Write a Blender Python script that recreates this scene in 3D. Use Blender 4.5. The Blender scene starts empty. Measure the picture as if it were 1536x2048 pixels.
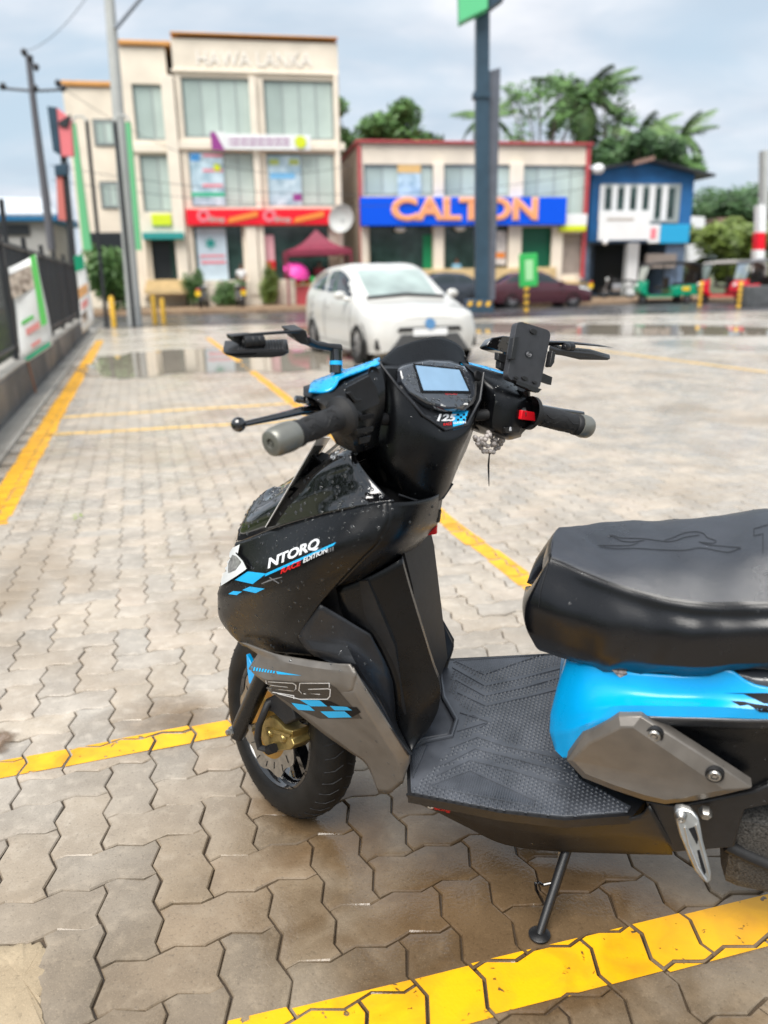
import bpy, bmesh, math, random
import numpy as np
from mathutils import Vector, Matrix
from mathutils.bvhtree import BVHTree
from mathutils.geometry import tessellate_polygon

S = bpy.context.scene
COL = S.collection
R = math.radians
rnd = random.Random(7)

# ------------------------------------------------------------------ camera
CAM_H, FPX, TH, ROLL = 1.21, 1560.0, R(16.6), R(1.0)
cd = bpy.data.cameras.new('camera'); cam = bpy.data.objects.new('camera', cd); COL.objects.link(cam)
cd.sensor_fit = 'VERTICAL'; cd.sensor_height = 36.0; cd.lens = 36.0 * FPX / 2048.0
cd.clip_start = 0.05; cd.clip_end = 2000
cam.matrix_world = Matrix.Translation((0, 0, CAM_H)) @ Matrix.Rotation(R(90) - TH, 4, 'X') @ Matrix.Rotation(-ROLL, 4, 'Z')
cd.dof.use_dof = True; cd.dof.focus_distance = 1.62; cd.dof.aperture_fstop = 2.3; cd.dof.aperture_blades = 0
S.camera = cam

# ------------------------------------------------------------------ daylight: overcast
SUN_EL, SUN_AZ = R(58), R(205)
w = bpy.data.worlds.new('World'); S.world = w; w.use_nodes = True
nt = w.node_tree; nt.nodes.clear()
N = nt.nodes.new; Lk = nt.links.new
out = N('ShaderNodeOutputWorld')
sky = N('ShaderNodeTexSky'); sky.sky_type = 'NISHITA'; sky.sun_disc = False
sky.sun_elevation = SUN_EL; sky.sun_rotation = SUN_AZ; sky.dust_density = 2.0
bg1 = N('ShaderNodeBackground'); bg1.inputs[1].default_value = 0.12; Lk(sky.outputs[0], bg1.inputs[0])
tc = N('ShaderNodeTexCoord'); sx = N('ShaderNodeSeparateXYZ'); Lk(tc.outputs['Generated'], sx.inputs[0])
# project the view direction on a flat cloud deck
add = N('ShaderNodeMath'); add.operation = 'ADD'; add.inputs[1].default_value = 0.22; Lk(sx.outputs[2], add.inputs[0])
dx = N('ShaderNodeMath'); dx.operation = 'DIVIDE'; Lk(sx.outputs[0], dx.inputs[0]); Lk(add.outputs[0], dx.inputs[1])
dy = N('ShaderNodeMath'); dy.operation = 'DIVIDE'; Lk(sx.outputs[1], dy.inputs[0]); Lk(add.outputs[0], dy.inputs[1])
cx = N('ShaderNodeCombineXYZ'); Lk(dx.outputs[0], cx.inputs[0]); Lk(dy.outputs[0], cx.inputs[1])
mp = N('ShaderNodeMapping'); mp.inputs['Scale'].default_value = (0.8, 1.15, 1); mp.inputs['Location'].default_value = (3.1, 0.4, 0); mp.inputs['Rotation'].default_value=(0,0,R(12))
Lk(cx.outputs[0], mp.inputs[0])
n1 = N('ShaderNodeTexNoise'); n1.inputs['Scale'].default_value = 1.25; n1.inputs['Detail'].default_value = 7; n1.inputs['Roughness'].default_value = .56; n1.inputs['Distortion'].default_value=.5
Lk(mp.outputs[0], n1.inputs[0])
r1 = N('ShaderNodeValToRGB'); r1.color_ramp.elements[0].position = .32; r1.color_ramp.elements[1].position = .58; Lk(n1.outputs[0], r1.inputs[0])
n2 = N('ShaderNodeTexNoise'); n2.inputs['Scale'].default_value = 2.6; n2.inputs['Detail'].default_value = 5; Lk(mp.outputs[0], n2.inputs[0])
r2 = N('ShaderNodeValToRGB'); r2.color_ramp.elements[0].position=.34; r2.color_ramp.elements[1].position=.7
r2.color_ramp.elements[0].color = (.52, .60, .70, 1); r2.color_ramp.elements[1].color = (.88, .89, .93, 1)
Lk(n2.outputs[0], r2.inputs[0])
bg2 = N('ShaderNodeBackground'); bg2.inputs[1].default_value = 0.72; Lk(r2.outputs[0], bg2.inputs[0])
bg3 = N('ShaderNodeBackground'); bg3.inputs[0].default_value = (.56, .69, .80, 1); bg3.inputs[1].default_value = .66
mxa = N('ShaderNodeMixShader'); mxa.inputs[0].default_value = .85; Lk(bg1.outputs[0], mxa.inputs[1]); Lk(bg3.outputs[0], mxa.inputs[2])
mx = N('ShaderNodeMixShader'); Lk(r1.outputs[0], mx.inputs[0]); Lk(mxa.outputs[0], mx.inputs[1]); Lk(bg2.outputs[0], mx.inputs[2])
Lk(mx.outputs[0], out.inputs[0])
sl = bpy.data.lights.new('sun', 'SUN'); sl.energy = 3.5; sl.angle = R(45); sl.color = (1, .96, .9)
so = bpy.data.objects.new('sun', sl); COL.objects.link(so)
sd = Vector((math.sin(SUN_AZ) * math.cos(SUN_EL), math.cos(SUN_AZ) * math.cos(SUN_EL), math.sin(SUN_EL)))
so.rotation_euler = sd.to_track_quat('Z', 'Y').to_euler()
S.view_settings.view_transform = 'Standard'; S.view_settings.look = 'None'; S.view_settings.gamma = 1
S.view_settings.use_curve_mapping = False
S.view_settings.exposure = 0.7
S.cycles.max_bounces = 6; S.cycles.transparent_max_bounces = 12

# ------------------------------------------------------------------ survey: sight lines measured in the photograph, cut with real planes
HD, LN, ST = R(160.9), R(11.8), R(-36.3)
BO = np.array([.986, 1.235, 0.0])
def _rx(a): c, s = math.cos(a), math.sin(a); return np.array([[1, 0, 0], [0, c, -s], [0, s, c]])
def _rz(a): c, s = math.cos(a), math.sin(a); return np.array([[c, -s, 0], [s, c, 0], [0, 0, 1]])
def _rot(ax, a):
    ax = ax / np.linalg.norm(ax); K = np.array([[0, -ax[2], ax[1]], [ax[2], 0, -ax[0]], [-ax[1], ax[0], 0]])
    return np.eye(3) + math.sin(a) * K + (1 - math.cos(a)) * K @ K
BM = _rz(HD) @ _rx(-LN)                                    # scooter frame: x forward, y left, z up; it leans on its side stand
AXP = np.array([1.375, 0, 0]); SRM = _rot(np.array([-math.tan(R(26.5)), 0, 1]), ST)   # steering turned to the right
EYE = np.array([0, 0, CAM_H])
def ray(px, py):
    u, v = px - 768, py - 1024; c, s = math.cos(ROLL), math.sin(ROLL)
    x = c * u - s * v; y = s * u + c * v
    return np.array([x, FPX * math.cos(TH) - y * math.sin(TH), -FPX * math.sin(TH) - y * math.cos(TH)]) / FPX
EYEB = BM.T @ (EYE - BO); EYES = AXP + SRM.T @ (EYEB - AXP)
def _hit(c, d, k, v):
    t = (v - c[k]) / d[k]; return tuple(float(a) for a in c + t * d)
def Y(px, py, v): return _hit(EYEB, BM.T @ ray(px, py), 1, v)
def X(px, py, v): return _hit(EYEB, BM.T @ ray(px, py), 0, v)
def Z(px, py, v): return _hit(EYEB, BM.T @ ray(px, py), 2, v)
def SY(px, py, v): return _hit(EYES, SRM.T @ BM.T @ ray(px, py), 1, v)
def SX(px, py, v): return _hit(EYES, SRM.T @ BM.T @ ray(px, py), 0, v)
def SZ(px, py, v): return _hit(EYES, SRM.T @ BM.T @ ray(px, py), 2, v)
def G(px, py, z=0.0): return _hit(EYE, ray(px, py), 2, z)
def W(px, py, d): return _hit(EYE, ray(px, py), 1, d)
FA = R(10.0); FO = np.array([0, 40.0, 0])                   # street front: faces the lot, turned 10 degrees
FM = _rz(FA)
def U(px, py, off=0.0):                                    # (along, depth, height) in the street-front frame; off = metres in front
    return _hit(FM.T @ (EYE - FO), FM.T @ ray(px, py), 1, -off)
def fworld(p): return tuple(float(a) for a in FM @ np.array(p) + FO)

# ------------------------------------------------------------------ materials
def mat(name, col, rough=.5, metal=0., noise=0., nscale=20., bump=0., bscale=200., rvar=0., spec=.5, coat=0., trans=0., emit=None, estr=0., ior=1.5, alpha=1.0, space='Object', tint=None, detail=5):
    m = bpy.data.materials.new(name); m.use_nodes = True
    t = m.node_tree; b = t.nodes['Principled BSDF']
    b.inputs['Base Color'].default_value = (*col, 1); b.inputs['Roughness'].default_value = rough
    b.inputs['Metallic'].default_value = metal; b.inputs['Specular IOR Level'].default_value = spec
    b.inputs['Coat Weight'].default_value = coat; b.inputs['Coat Roughness'].default_value = .05
    b.inputs['Transmission Weight'].default_value = trans; b.inputs['IOR'].default_value = ior; b.inputs['Alpha'].default_value = alpha
    if emit: b.inputs['Emission Color'].default_value = (*emit, 1); b.inputs['Emission Strength'].default_value = estr
    if noise or rvar or bump:
        c = t.nodes.new('ShaderNodeTexCoord')
    if noise or rvar:
        n = t.nodes.new('ShaderNodeTexNoise'); n.inputs['Scale'].default_value = nscale; n.inputs['Detail'].default_value = detail
        t.links.new(c.outputs[space], n.inputs[0])
    if noise:
        mr = t.nodes.new('ShaderNodeMapRange'); mr.inputs[1].default_value = .3; mr.inputs[2].default_value = .7
        t.links.new(n.outputs[0], mr.inputs[0])
        mxn = t.nodes.new('ShaderNodeMix'); mxn.data_type = 'RGBA'
        tc2 = tint or tuple(min(1, v * (1 + noise)) for v in col)
        mxn.inputs[6].default_value = (*[v * (1 - noise) for v in col], 1); mxn.inputs[7].default_value = (*tc2, 1)
        t.links.new(mr.outputs[0], mxn.inputs[0]); t.links.new(mxn.outputs[2], b.inputs['Base Color'])
    if rvar:
        m2 = t.nodes.new('ShaderNodeMapRange'); m2.inputs[1].default_value = .3; m2.inputs[2].default_value = .7
        m2.inputs[3].default_value = max(.02, rough - rvar); m2.inputs[4].default_value = min(1, rough + rvar)
        t.links.new(n.outputs[0], m2.inputs[0]); t.links.new(m2.outputs[0], b.inputs['Roughness'])
    if bump:
        nb = t.nodes.new('ShaderNodeTexNoise'); nb.inputs['Scale'].default_value = bscale; nb.inputs['Detail'].default_value = 3
        t.links.new(c.outputs[space], nb.inputs[0])
        bp = t.nodes.new('ShaderNodeBump'); bp.inputs['Strength'].default_value = bump; bp.inputs['Distance'].default_value = .002
        t.links.new(nb.outputs[0], bp.inputs['Height']); t.links.new(bp.outputs[0], b.inputs['Normal'])
    return m

# ------------------------------------------------------------------ object helpers
def tag(o, label=None, cat=None, group=None, kind=None):
    if label: o['label'] = label
    if cat: o['category'] = cat
    if group: o['group'] = group
    if kind: o['kind'] = kind
    return o
def empty(name, loc=(0, 0, 0), rz=0, label=None, cat=None, group=None):
    o = bpy.data.objects.new(name, None); COL.objects.link(o); o.empty_display_size = .1
    o.location = loc; o.rotation_euler = (0, 0, rz); return tag(o, label, cat, group)
class MB:
    def __init__(s): s.v = []; s.f = []
    def add(s, v, f):
        k = len(s.v); s.v += [tuple(p) for p in v]; s.f += [tuple(i + k for i in q) for q in f]; return s
    def box(s, c, d, M=None, bev=0.):
        x, y, z = [q / 2 for q in d]
        if bev:
            e = min(bev, x * .9, y * .9, z * .9); vs = []; idx = {}
            bm = bmesh.new(); bmesh.ops.create_cube(bm, size=1)
            for p in bm.verts: p.co = Vector((p.co.x * 2 * x, p.co.y * 2 * y, p.co.z * 2 * z))
            bmesh.ops.bevel(bm, geom=bm.edges[:], offset=e, segments=2, profile=.6, affect='EDGES')
            bm.verts.index_update(); vs = [p.co.copy() for p in bm.verts]; fs = [[q.index for q in f.verts] for f in bm.faces]; bm.free()
        else:
            vs = [Vector((sx * x, sy * y, sz * z)) for sx in (-1, 1) for sy in (-1, 1) for sz in (-1, 1)]
            fs = [(0, 1, 3, 2), (4, 6, 7, 5), (0, 4, 5, 1), (2, 3, 7, 6), (0, 2, 6, 4), (1, 5, 7, 3)]
        if M is not None: vs = [M @ p for p in vs]
        return s.add([(p[0] + c[0], p[1] + c[1], p[2] + c[2]) for p in vs], fs)
    def bx(s, a, b, bev=0.): return s.box([(p + q) / 2 for p, q in zip(a, b)], [abs(q - p) for p, q in zip(a, b)], None, bev)
    def tube(s, pts, rad, seg=10, cap=True, sq=None):
        pts = [Vector(p) for p in pts]; n = len(pts)
        if not hasattr(rad, '__len__'): rad = [rad] * n
        vs = []; up = None
        for i, p in enumerate(pts):
            t = (pts[min(i + 1, n - 1)] - pts[max(i - 1, 0)]).normalized()
            if up is None: up = Vector((0, 0, 1)) if abs(t.z) < .9 else Vector((1, 0, 0))
            a = t.cross(up).normalized(); b = a.cross(t).normalized(); up = b
            for k in range(seg):
                an = 2 * math.pi * k / seg
                vs.append(p + (a * math.cos(an) + b * math.sin(an) * (sq or 1)) * rad[i])
        fs = [(i * seg + k, i * seg + (k + 1) % seg, (i + 1) * seg + (k + 1) % seg, (i + 1) * seg + k) for i in range(n - 1) for k in range(seg)]
        if cap: fs += [tuple(range(seg))[::-1], tuple((n - 1) * seg + k for k in range(seg))]
        return s.add(vs, fs)
    def lathe(s, c, axis, prof, seg=32, a0=0., a1=2 * math.pi, closed=False):
        ax = Vector(axis).normalized(); e = Vector((0, 0, 1)) if abs(ax.z) < .9 else Vector((1, 0, 0))
        a = ax.cross(e).normalized(); b = ax.cross(a).normalized(); full = abs(a1 - a0 - 2 * math.pi) < 1e-6
        m = seg if full else seg + 1; vs = []
        for k in range(m):
            an = a0 + (a1 - a0) * k / seg; d = a * math.cos(an) + b * math.sin(an)
            for r, h in prof: vs.append(Vector(c) + d * r + ax * h)
        P = len(prof); fs = []
        for k in range(seg):
            k2 = (k + 1) % m
            for j in range(P if closed else P - 1):
                j2 = (j + 1) % P; fs.append((k * P + j, k * P + j2, k2 * P + j2, k2 * P + j))
        return s.add(vs, fs)
    def sphere(s, c, r, seg=12, ring=8, sc=(1, 1, 1)):
        prof = [(math.sin(math.pi * i / ring) * r, -math.cos(math.pi * i / ring) * r) for i in range(ring + 1)]
        m = MB(); m.lathe((0, 0, 0), (0, 0, 1), prof, seg)
        return s.add([(c[0] + p[0] * sc[0], c[1] + p[1] * sc[1], c[2] + p[2] * sc[2]) for p in m.v], m.f)
    def prism(s, pts, off):                                # closed outline (3-D, near planar) extruded by off
        n = len(pts); o = Vector(off); P = [Vector(p) for p in pts]
        tri = tessellate_polygon([P])
        return s.add(P + [p + o for p in P], [tuple(t) for t in tri] + [tuple(i + n for i in t[::-1]) for t in tri] + [(i, (i + 1) % n, (i + 1) % n + n, i + n) for i in range(n)])
    def grid(s, g, close_u=False):
        r, c = len(g), len(g[0]); vs = [p for row in g for p in row]
        return s.add(vs, [(i * c + j, i * c + j + 1, (i + 1) * c + j + 1, (i + 1) * c + j) for i in range(r - 1) for j in range(c - 1)])
    def mesh(s, name, m=None, smooth=40):
        me = bpy.data.meshes.new(name); me.from_pydata([tuple(p) for p in s.v], [], s.f)
        bm = bmesh.new(); bm.from_mesh(me); bmesh.ops.remove_doubles(bm, verts=bm.verts, dist=1e-6); bmesh.ops.recalc_face_normals(bm, faces=bm.faces); bm.to_mesh(me); bm.free()
        if smooth:
            me.polygons.foreach_set('use_smooth', [True] * len(me.polygons)); me.set_sharp_from_angle(angle=R(smooth))
        if m: me.materials.append(m)
        return me
    def build(s, name, m=None, parent=None, steer=False, smooth=40, bevel=0., label=None):
        o = bpy.data.objects.new(name, s.mesh(name, m, smooth)); COL.objects.link(o)
        if parent is not None: o.parent = parent
        if steer: o.matrix_local = STEERM
        if bevel:
            b = o.modifiers.new('bevel', 'BEVEL'); b.width = bevel; b.segments = 2; b.limit_method = 'ANGLE'; b.angle_limit = R(40)
        if label: o['label'] = label
        return o
STEERM = (Matrix.Translation(AXP) @ Matrix(SRM.tolist()).to_4x4() @ Matrix.Translation(-AXP))
def copy_tree(o, parent=None):
    c = o.copy(); COL.objects.link(c)
    if parent is not None: c.parent = parent
    for ch in list(o.children): copy_tree(ch, c)
    return c
def spline(P, k, br=()):
    """Catmull-Rom through the points P, k steps per span; br = indices where the curve may bend sharply."""
    P = [np.array(p, float) for p in P]; n = len(P); cuts = [0] + sorted(br) + [n - 1]; res = [P[0]]
    for a, b in zip(cuts[:-1], cuts[1:]):
        for i in range(a, b):
            p1, p2 = P[i], P[i + 1]
            p0 = P[i - 1] if i > a else 2 * p1 - p2
            p3 = P[i + 2] if i + 2 <= b else 2 * p2 - p1
            for s_ in range(1, k + 1):
                t = s_ / k
                res.append(.5 * ((2 * p1) + (-p0 + p2) * t + (2 * p0 - 5 * p1 + 4 * p2 - p3) * t * t + (-p0 + 3 * p1 - 3 * p2 + p3) * t ** 3))
    return res
def resample(g, k=4, rbr=(), cbr=()):
    rows = [spline(r_, k, cbr) for r_ in g]
    cols = [spline([rows[i][j] for i in range(len(rows))], k, rbr) for j in range(len(rows[0]))]
    return [[cols[j][i] for j in range(len(cols))] for i in range(len(cols[0]))]
# ================================================================== THE SCOOTER
M_MATTE = mat('matte_black_plastic', (.0028, .0032, .004), .30, noise=.25, nscale=60, bump=.05, bscale=1500, spec=.34, rvar=.05)
M_SATIN = mat('satin_dark_grey', (.012, .013, .016), .42, noise=.2, nscale=40, bump=.1, bscale=1500)
M_GLOSS = mat('gloss_black', (.005, .005, .006), .05, coat=1., rvar=.03, nscale=14, spec=.7)
M_PLAS = mat('black_plastic', (.007, .007, .008), .4, noise=.3, nscale=80, bump=.15, bscale=1200)
M_RUB = mat('black_rubber', (.009, .009, .010), .62, noise=.35, nscale=50, bump=.2, bscale=900)
M_TYRE = mat('tyre_rubber', (.006, .006, .006), .5, noise=.5, nscale=24, bump=.35, bscale=600, spec=.28)
M_MATR = mat('floor_mat_rubber', (.05, .055, .066), .34, noise=.35, nscale=16, bump=.1, bscale=900, rvar=.1, spec=.8)
M_GRAPH = mat('graphite_paint', (.155, .142, .128), .4, metal=.35, noise=.12, nscale=30, rvar=.06, bump=.05, bscale=2500)
M_BLUE = mat('blue_paint', (.0, .36, .78), .30, noise=.05, nscale=10, coat=.22, rvar=.05)
M_DBLUE = mat('decal_blue', (.01, .40, .78), .35)
M_DWHITE = mat('decal_white', (.75, .76, .78), .4)
M_DGREY = mat('decal_grey', (.16, .16, .17), .4)
M_DRED = mat('decal_red', (.62, .01, .012), .4)
M_DBLACK = mat('decal_black', (.004, .004, .005), .6, spec=.25)
M_CARBON = mat('decal_dark_weave', (.035, .03, .026), .4, noise=.3, nscale=500)
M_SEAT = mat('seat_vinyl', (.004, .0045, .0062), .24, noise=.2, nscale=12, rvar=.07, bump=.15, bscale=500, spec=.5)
M_LEDGE = mat('wet_ledge_sky_sheen', (.05, .055, .065), .22, spec=.9)  # grey base paints sky sheen onto wet black plastic
M_SEATTOP = mat('seat_grained_top', (.022, .025, .033), .34, noise=.25, nscale=9, rvar=.10, bump=.45, bscale=900, spec=.9)  # grained fabric; its lighter bluish base also stands in for sky sheen
M_CHROME = mat('polished_alloy', (.5, .5, .49), .36, metal=1., rvar=.08, nscale=40)
M_STEEL = mat('brushed_steel', (.4, .39, .37), .38, metal=1., noise=.2, nscale=60)
M_GOLD = mat('gold_caliper', (.36, .27, .10), .38, metal=.85, noise=.25, nscale=60)
M_BARE = mat('grey_bar_end', (.2, .2, .18), .4, metal=.55, noise=.1, nscale=40)
M_SCREEN = mat('lcd_screen', (.22, .36, .52), .12, noise=.06, nscale=30, coat=.6)
M_LENS = mat('headlamp_lens', (.7, .72, .72), .08, trans=.35, coat=.5)
M_RED = mat('red_switch', (.72, .01, .02), .35)
M_WATER = mat('water_drop', (.86, .88, .90), .02, trans=.97, ior=1.36, spec=.7)
M_ENG = mat('muddy_engine_casing', (.028, .027, .026), .6, noise=.9, nscale=260, bump=.7, bscale=260, tint=(.09, .085, .078))
M_FIN = mat('dark_grey_rib', (.045, .047, .052), .4, noise=.2, nscale=60)  # greyer than the mirror head so the ribs stand out
M_METER = mat('meter_glass', (.03, .034, .042), .07, coat=1., spec=.9, rvar=.03, nscale=10)
M_WHITE = mat('white_plastic', (.75, .74, .72), .4)

bike = empty('scooter', BO, 0, 'black blue and grey scooter leaning on its side stand across the parking bay', 'scooter')
bike.matrix_world = Matrix.Translation(BO) @ Matrix(BM.tolist()).to_4x4()
SURF = {'b': ([], []), 's': ([], [])}            # outer skins, for laying decals and water drops on them
def reg(key, v, f):
    V, F = SURF[key]; k = len(V); V += [tuple(p) for p in v]; F += [tuple(i + k for i in q) for q in f]
DROPS = []                                         # (frame, verts, faces, density per m2, rmin, rmax)
def raw(name, v, f, m, parent, steer=False, smooth=35, thick=0., label=None):
    me = bpy.data.meshes.new(name); me.from_pydata([tuple(p) for p in v], [], f)
    me.polygons.foreach_set('use_smooth', [True] * len(me.polygons)); me.set_sharp_from_angle(angle=R(smooth))
    me.materials.append(m)
    o = bpy.data.objects.new(name, me); COL.objects.link(o); o.parent = parent
    if steer: o.matrix_local = STEERM
    if thick:
        s = o.modifiers.new('thickness', 'SOLIDIFY'); s.thickness = thick; s.offset = -1
    if label: o['label'] = label
    return o
def panel(name, g, m, steer=False, k=5, rbr=(), cbr=(), thick=.004, wrinkle=None, mirror=True, drops=0., parent=None, dr=(.0009, .0026), smooth=35, skin=True, mc=0.):
    g = resample(g, k, rbr, cbr)
    if wrinkle: g = wrinkle(g)
    mb = MB(); mb.grid(g)
    eye = Vector(EYES if steer else EYEB); acc = 0
    V = [Vector(p) for p in mb.v]
    for q in mb.f:
        n = (V[q[1]] - V[q[0]]).cross(V[q[2]] - V[q[0]]); acc += n.dot(eye - V[q[0]])
    if acc < 0: mb.f = [q[::-1] for q in mb.f]
    key = 's' if steer else 'b'
    if skin: reg(key, mb.v, mb.f)
    if drops: DROPS.append((key, mb.v, mb.f, drops, *dr))
    o = raw(name, mb.v, mb.f, m, parent or bike, steer, smooth, thick)
    if mirror:
        raw(name, [(p[0], 2 * mc - p[1], p[2]) for p in mb.v], [q[::-1] for q in mb.f], m, parent or bike, steer, smooth, thick)
    return o
def yy(rows): return [[Y(*p) for p in r_] for r_ in rows]
def sx_(rows): return [[SX(*p) for p in r_] for r_ in rows]
def mid(p, dx=0., dz=0.): return (p[0] + dx, 0., p[2] + dz)

# ---- front apron ---------------------------------------------------
A = yy([
 [(476,1084,.045),(549,1057,.09),(630,1033,.12),(710,1014,.135),(775,1004,.135)],
 [(464,1120,.05),(535,1103,.115),(615,1075,.15),(695,1052,.16),(778,1040,.15)],
 [(450,1160,.055),(520,1148,.135),(600,1122,.175),(675,1098,.182),(757,1085,.165)],
 [(438,1192,.055),(505,1190,.13),(580,1176,.173),(650,1152,.18),(718,1125,.17)],
 [(440,1238,.055),(495,1248,.105),(555,1243,.145),(600,1225,.16),(638,1209,.168)],
 [(462,1270,.06),(510,1282,.095),(548,1286,.125),(575,1283,.145),(595,1276,.155)],
 [(480,1287,.065),(518,1298,.10),(556,1305,.13),(592,1309,.15),(628,1313,.16)]])
A = [[mid(r_[0], .022 if i not in (0,) else .012)] + r_ for i, r_ in enumerate(A)]
panel('apron_panel', A, M_MATTE, k=6, rbr=(3, 5), cbr=(), drops=2300)
B = yy([
 [(775,1004,.135),(820,1004,.11),(862,996,.055),(884,985,.0)],
 [(778,1040,.15),(818,1046,.12),(852,1048,.06),(877,1042,.0)],
 [(757,1085,.165),(795,1083,.135),(832,1080,.07),(858,1068,.0)],
 [(718,1125,.17),(752,1124,.145),(790,1122,.085),(814,1113,.0)],
 [(672,1175,.168),(700,1166,.152),(730,1156,.11),(752,1142,.0)]])
panel('knee_panel', B, M_MATTE, drops=350)
Cg = yy([
 [(672,1178,.142),(745,1150,.122),(803,1118,.097)],
 [(690,1238,.141),(760,1220,.121),(823,1190,.098)],
 [(740,1270,.136),(790,1270,.118),(845,1262,.100)],
 [(783,1352,.137),(825,1345,.115),(866,1330,.10)],
 [(790,1440,.137),(835,1410,.12),(880,1372,.105)],
 [(812,1490,.15),(835,1450,.125),(876,1420,.105)],
 [(822,1506,.16),(840,1478,.13),(852,1468,.115)]])
Cg = [r_ + [(r_[-1][0] + .002, r_[-1][1] - .012, r_[-1][2]), mid(r_[-1], .06)] for r_ in Cg]
panel('inner_leg_shield', Cg, M_MATTE, cbr=(2, 3), drops=120, mirror=False)
farC = [[(p[0] + .115, -p[1] * .45, p[2]) for p in r_[:3]] + [r_[-1]] for r_ in Cg]
panel('inner_leg_shield', farC, M_MATTE, cbr=(2,), mirror=False, skin=False)
Dg = yy([
 [(638,1209,.166),(690,1238,.155),(741,1270,.146)],
 [(602,1262,.16),(690,1281,.166),(766,1315,.142)],
 [(596,1276,.158),(694,1292,.172),(778,1340,.14)],
 [(612,1298,.168),(705,1314,.184),(786,1365,.14)],
 [(628,1313,.162),(712,1328,.196),(790,1405,.14)],
 [(712,1345,.198),(762,1405,.192),(794,1445,.142)],
 [(775,1440,.2),(800,1480,.186),(814,1488,.152)],
 [(818,1508,.2),(822,1510,.19),(825,1507,.165)]])
panel('side_fairing', Dg, M_SATIN, rbr=(1, 2, 3, 4), cbr=(1,), drops=500, mc=.022)
# rear-facing wings of the leg shield (the far one shows beyond the knee panel)
mb = MB(); mb.prism([Y(x, y, -.17) for x, y in [(798,1088),(826,1092),(852,1150),(884,1238),(883,1250),(868,1303),(840,1330),(806,1200)]], (.02, .025, 0)); mb.build('leg_shield_wing', M_MATTE, bike, bevel=.006)
mb = MB(); mb.prism([(1.27,-.075,.63),(1.20,-.075,.71),(1.02,-.075,.80),(.93,-.075,.80),(.915,-.075,.70),(.90,-.075,.42),(.95,-.075,.345),(1.02,-.075,.42),(1.08,-.075,.54),(1.2,-.075,.60)], (0, .15, 0)); mb.build('inner_body', M_RUB, bike)
mb = MB(); mb.prism([(1.20,-.13,.64),(1.10,-.13,.72),(.98,-.13,.74),(.94,-.13,.60),(.93,-.13,.44),(.97,-.13,.40),(1.05,-.13,.54)], (0, .26, 0)); mb.build('inner_body', M_RUB, bike)
# graphite lower fairing
Lg = yy([
 [(478,1283,.09),(540,1305,.15),(612,1318,.172),(665,1326,.19),(699,1329,.2)],
 [(515,1308,.125),(560,1322,.168),(612,1333,.188),(668,1341,.2),(712,1348,.208)],
 [(497,1337,.125),(534,1359,.168),(600,1363,.19),(660,1366,.203),(706,1381,.212)],
 [(512,1352,.115),(548,1376,.158),(610,1385,.178),(655,1392,.192),(692,1399,.198)]])
panel('lower_fairing', Lg, M_GRAPH, k=5, rbr=(1, 2), cbr=(), drops=700, mc=.022)
Lh = yy([
 [(706,1335,.204),(726,1368,.207),(756,1415,.205),(788,1464,.201),(818,1508,.196),(821,1520,.192)],
 [(706,1381,.212),(713,1392,.213),(741,1436,.211),(768,1480,.207),(795,1524,.201),(806,1566,.192)],
 [(697,1384,.208),(704,1396,.209),(730,1440,.207),(758,1484,.203),(783,1528,.197),(792,1577,.188)],
 [(620,1380,.178),(648,1410,.183),(690,1450,.188),(728,1490,.188),(758,1530,.186),(778,1588,.182)],
 [(532,1376,.15),(596,1427,.165),(650,1470,.172),(697,1503,.175),(733,1530,.176),(757,1587,.178)]])
panel('lower_fairing', Lh, M_GRAPH, k=5, rbr=(1, 2), drops=700, mc=.022)
# gloss black nose cover (hood) in front of the handlebar
H = yy([
 [(476,1084,.045),(549,1057,.09),(630,1033,.12),(710,1014,.135),(788,1001,.13)],
 [(482,1062,.043),(552,1034,.085),(632,1008,.112),(712,990,.122),(768,985,.115)],
 [(500,1032,.04),(560,1004,.075),(636,970,.10),(706,950,.108),(732,945,.10)],
 [(530,1002,.035),(580,975,.06),(640,932,.082),(694,908,.09),(712,905,.085)]])
H = [r_ for r_ in H] + [[(p[0] - .02, p[1] * .5, p[2] + .012) for p in H[-1]], [(p[0] - .025, 0, p[2] + .015) for p in H[-1]]]
H = [[mid(r_[0], .02)] + r_ for r_ in H]
panel('nose_cover', H, M_GLOSS, k=6, drops=2600, dr=(.001, .003))
# headlamp
M_LENS.node_tree.nodes['Principled BSDF'].inputs['Transmission Weight'].default_value = 0
# ---- floorboard -----------------------------------------------------
FZ = .33
fl = [Z(x, y, FZ) for x, y in [(815,1590),(812,1500),(850,1478),(900,1470),(912,1440),(885,1395),(872,1318),(1000,1312),(1131,1305),(1150,1330),(1128,1420),(1122,1500),(1165,1560),(1290,1603),(1266,1631),(1130,1641),(1000,1626)]]
mb = MB(); mb.prism(fl, (0, 0, -.02)); mb.build('floorboard', M_PLAS, bike)
mb = MB(); mb.prism([Z(x, y, FZ - .004) for x, y in [(812,1500),(850,1478),(900,1470),(912,1440),(885,1395),(872,1318),(840,1318),(800,1340),(780,1400),(790,1500)]], (0, 0, -.05)); mb.build('floor_step', M_MATR, bike, bevel=.006)
ml = [Z(x, y, FZ + .004) for x, y in [(822,1583),(818,1504),(852,1482),(903,1474),(916,1440),(890,1395),(879,1322),(1000,1316),(1131,1309),(1150,1330),(1126,1420),(1120,1500),(1160,1558),(1262,1612),(1255,1622),(1130,1632),(1000,1618)]]
mb = MB(); mb.prism(ml, (0, 0, -.006)); floor_mat = mb.build('rubber_mat', M_MATR, bike, bevel=.0015)
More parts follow.
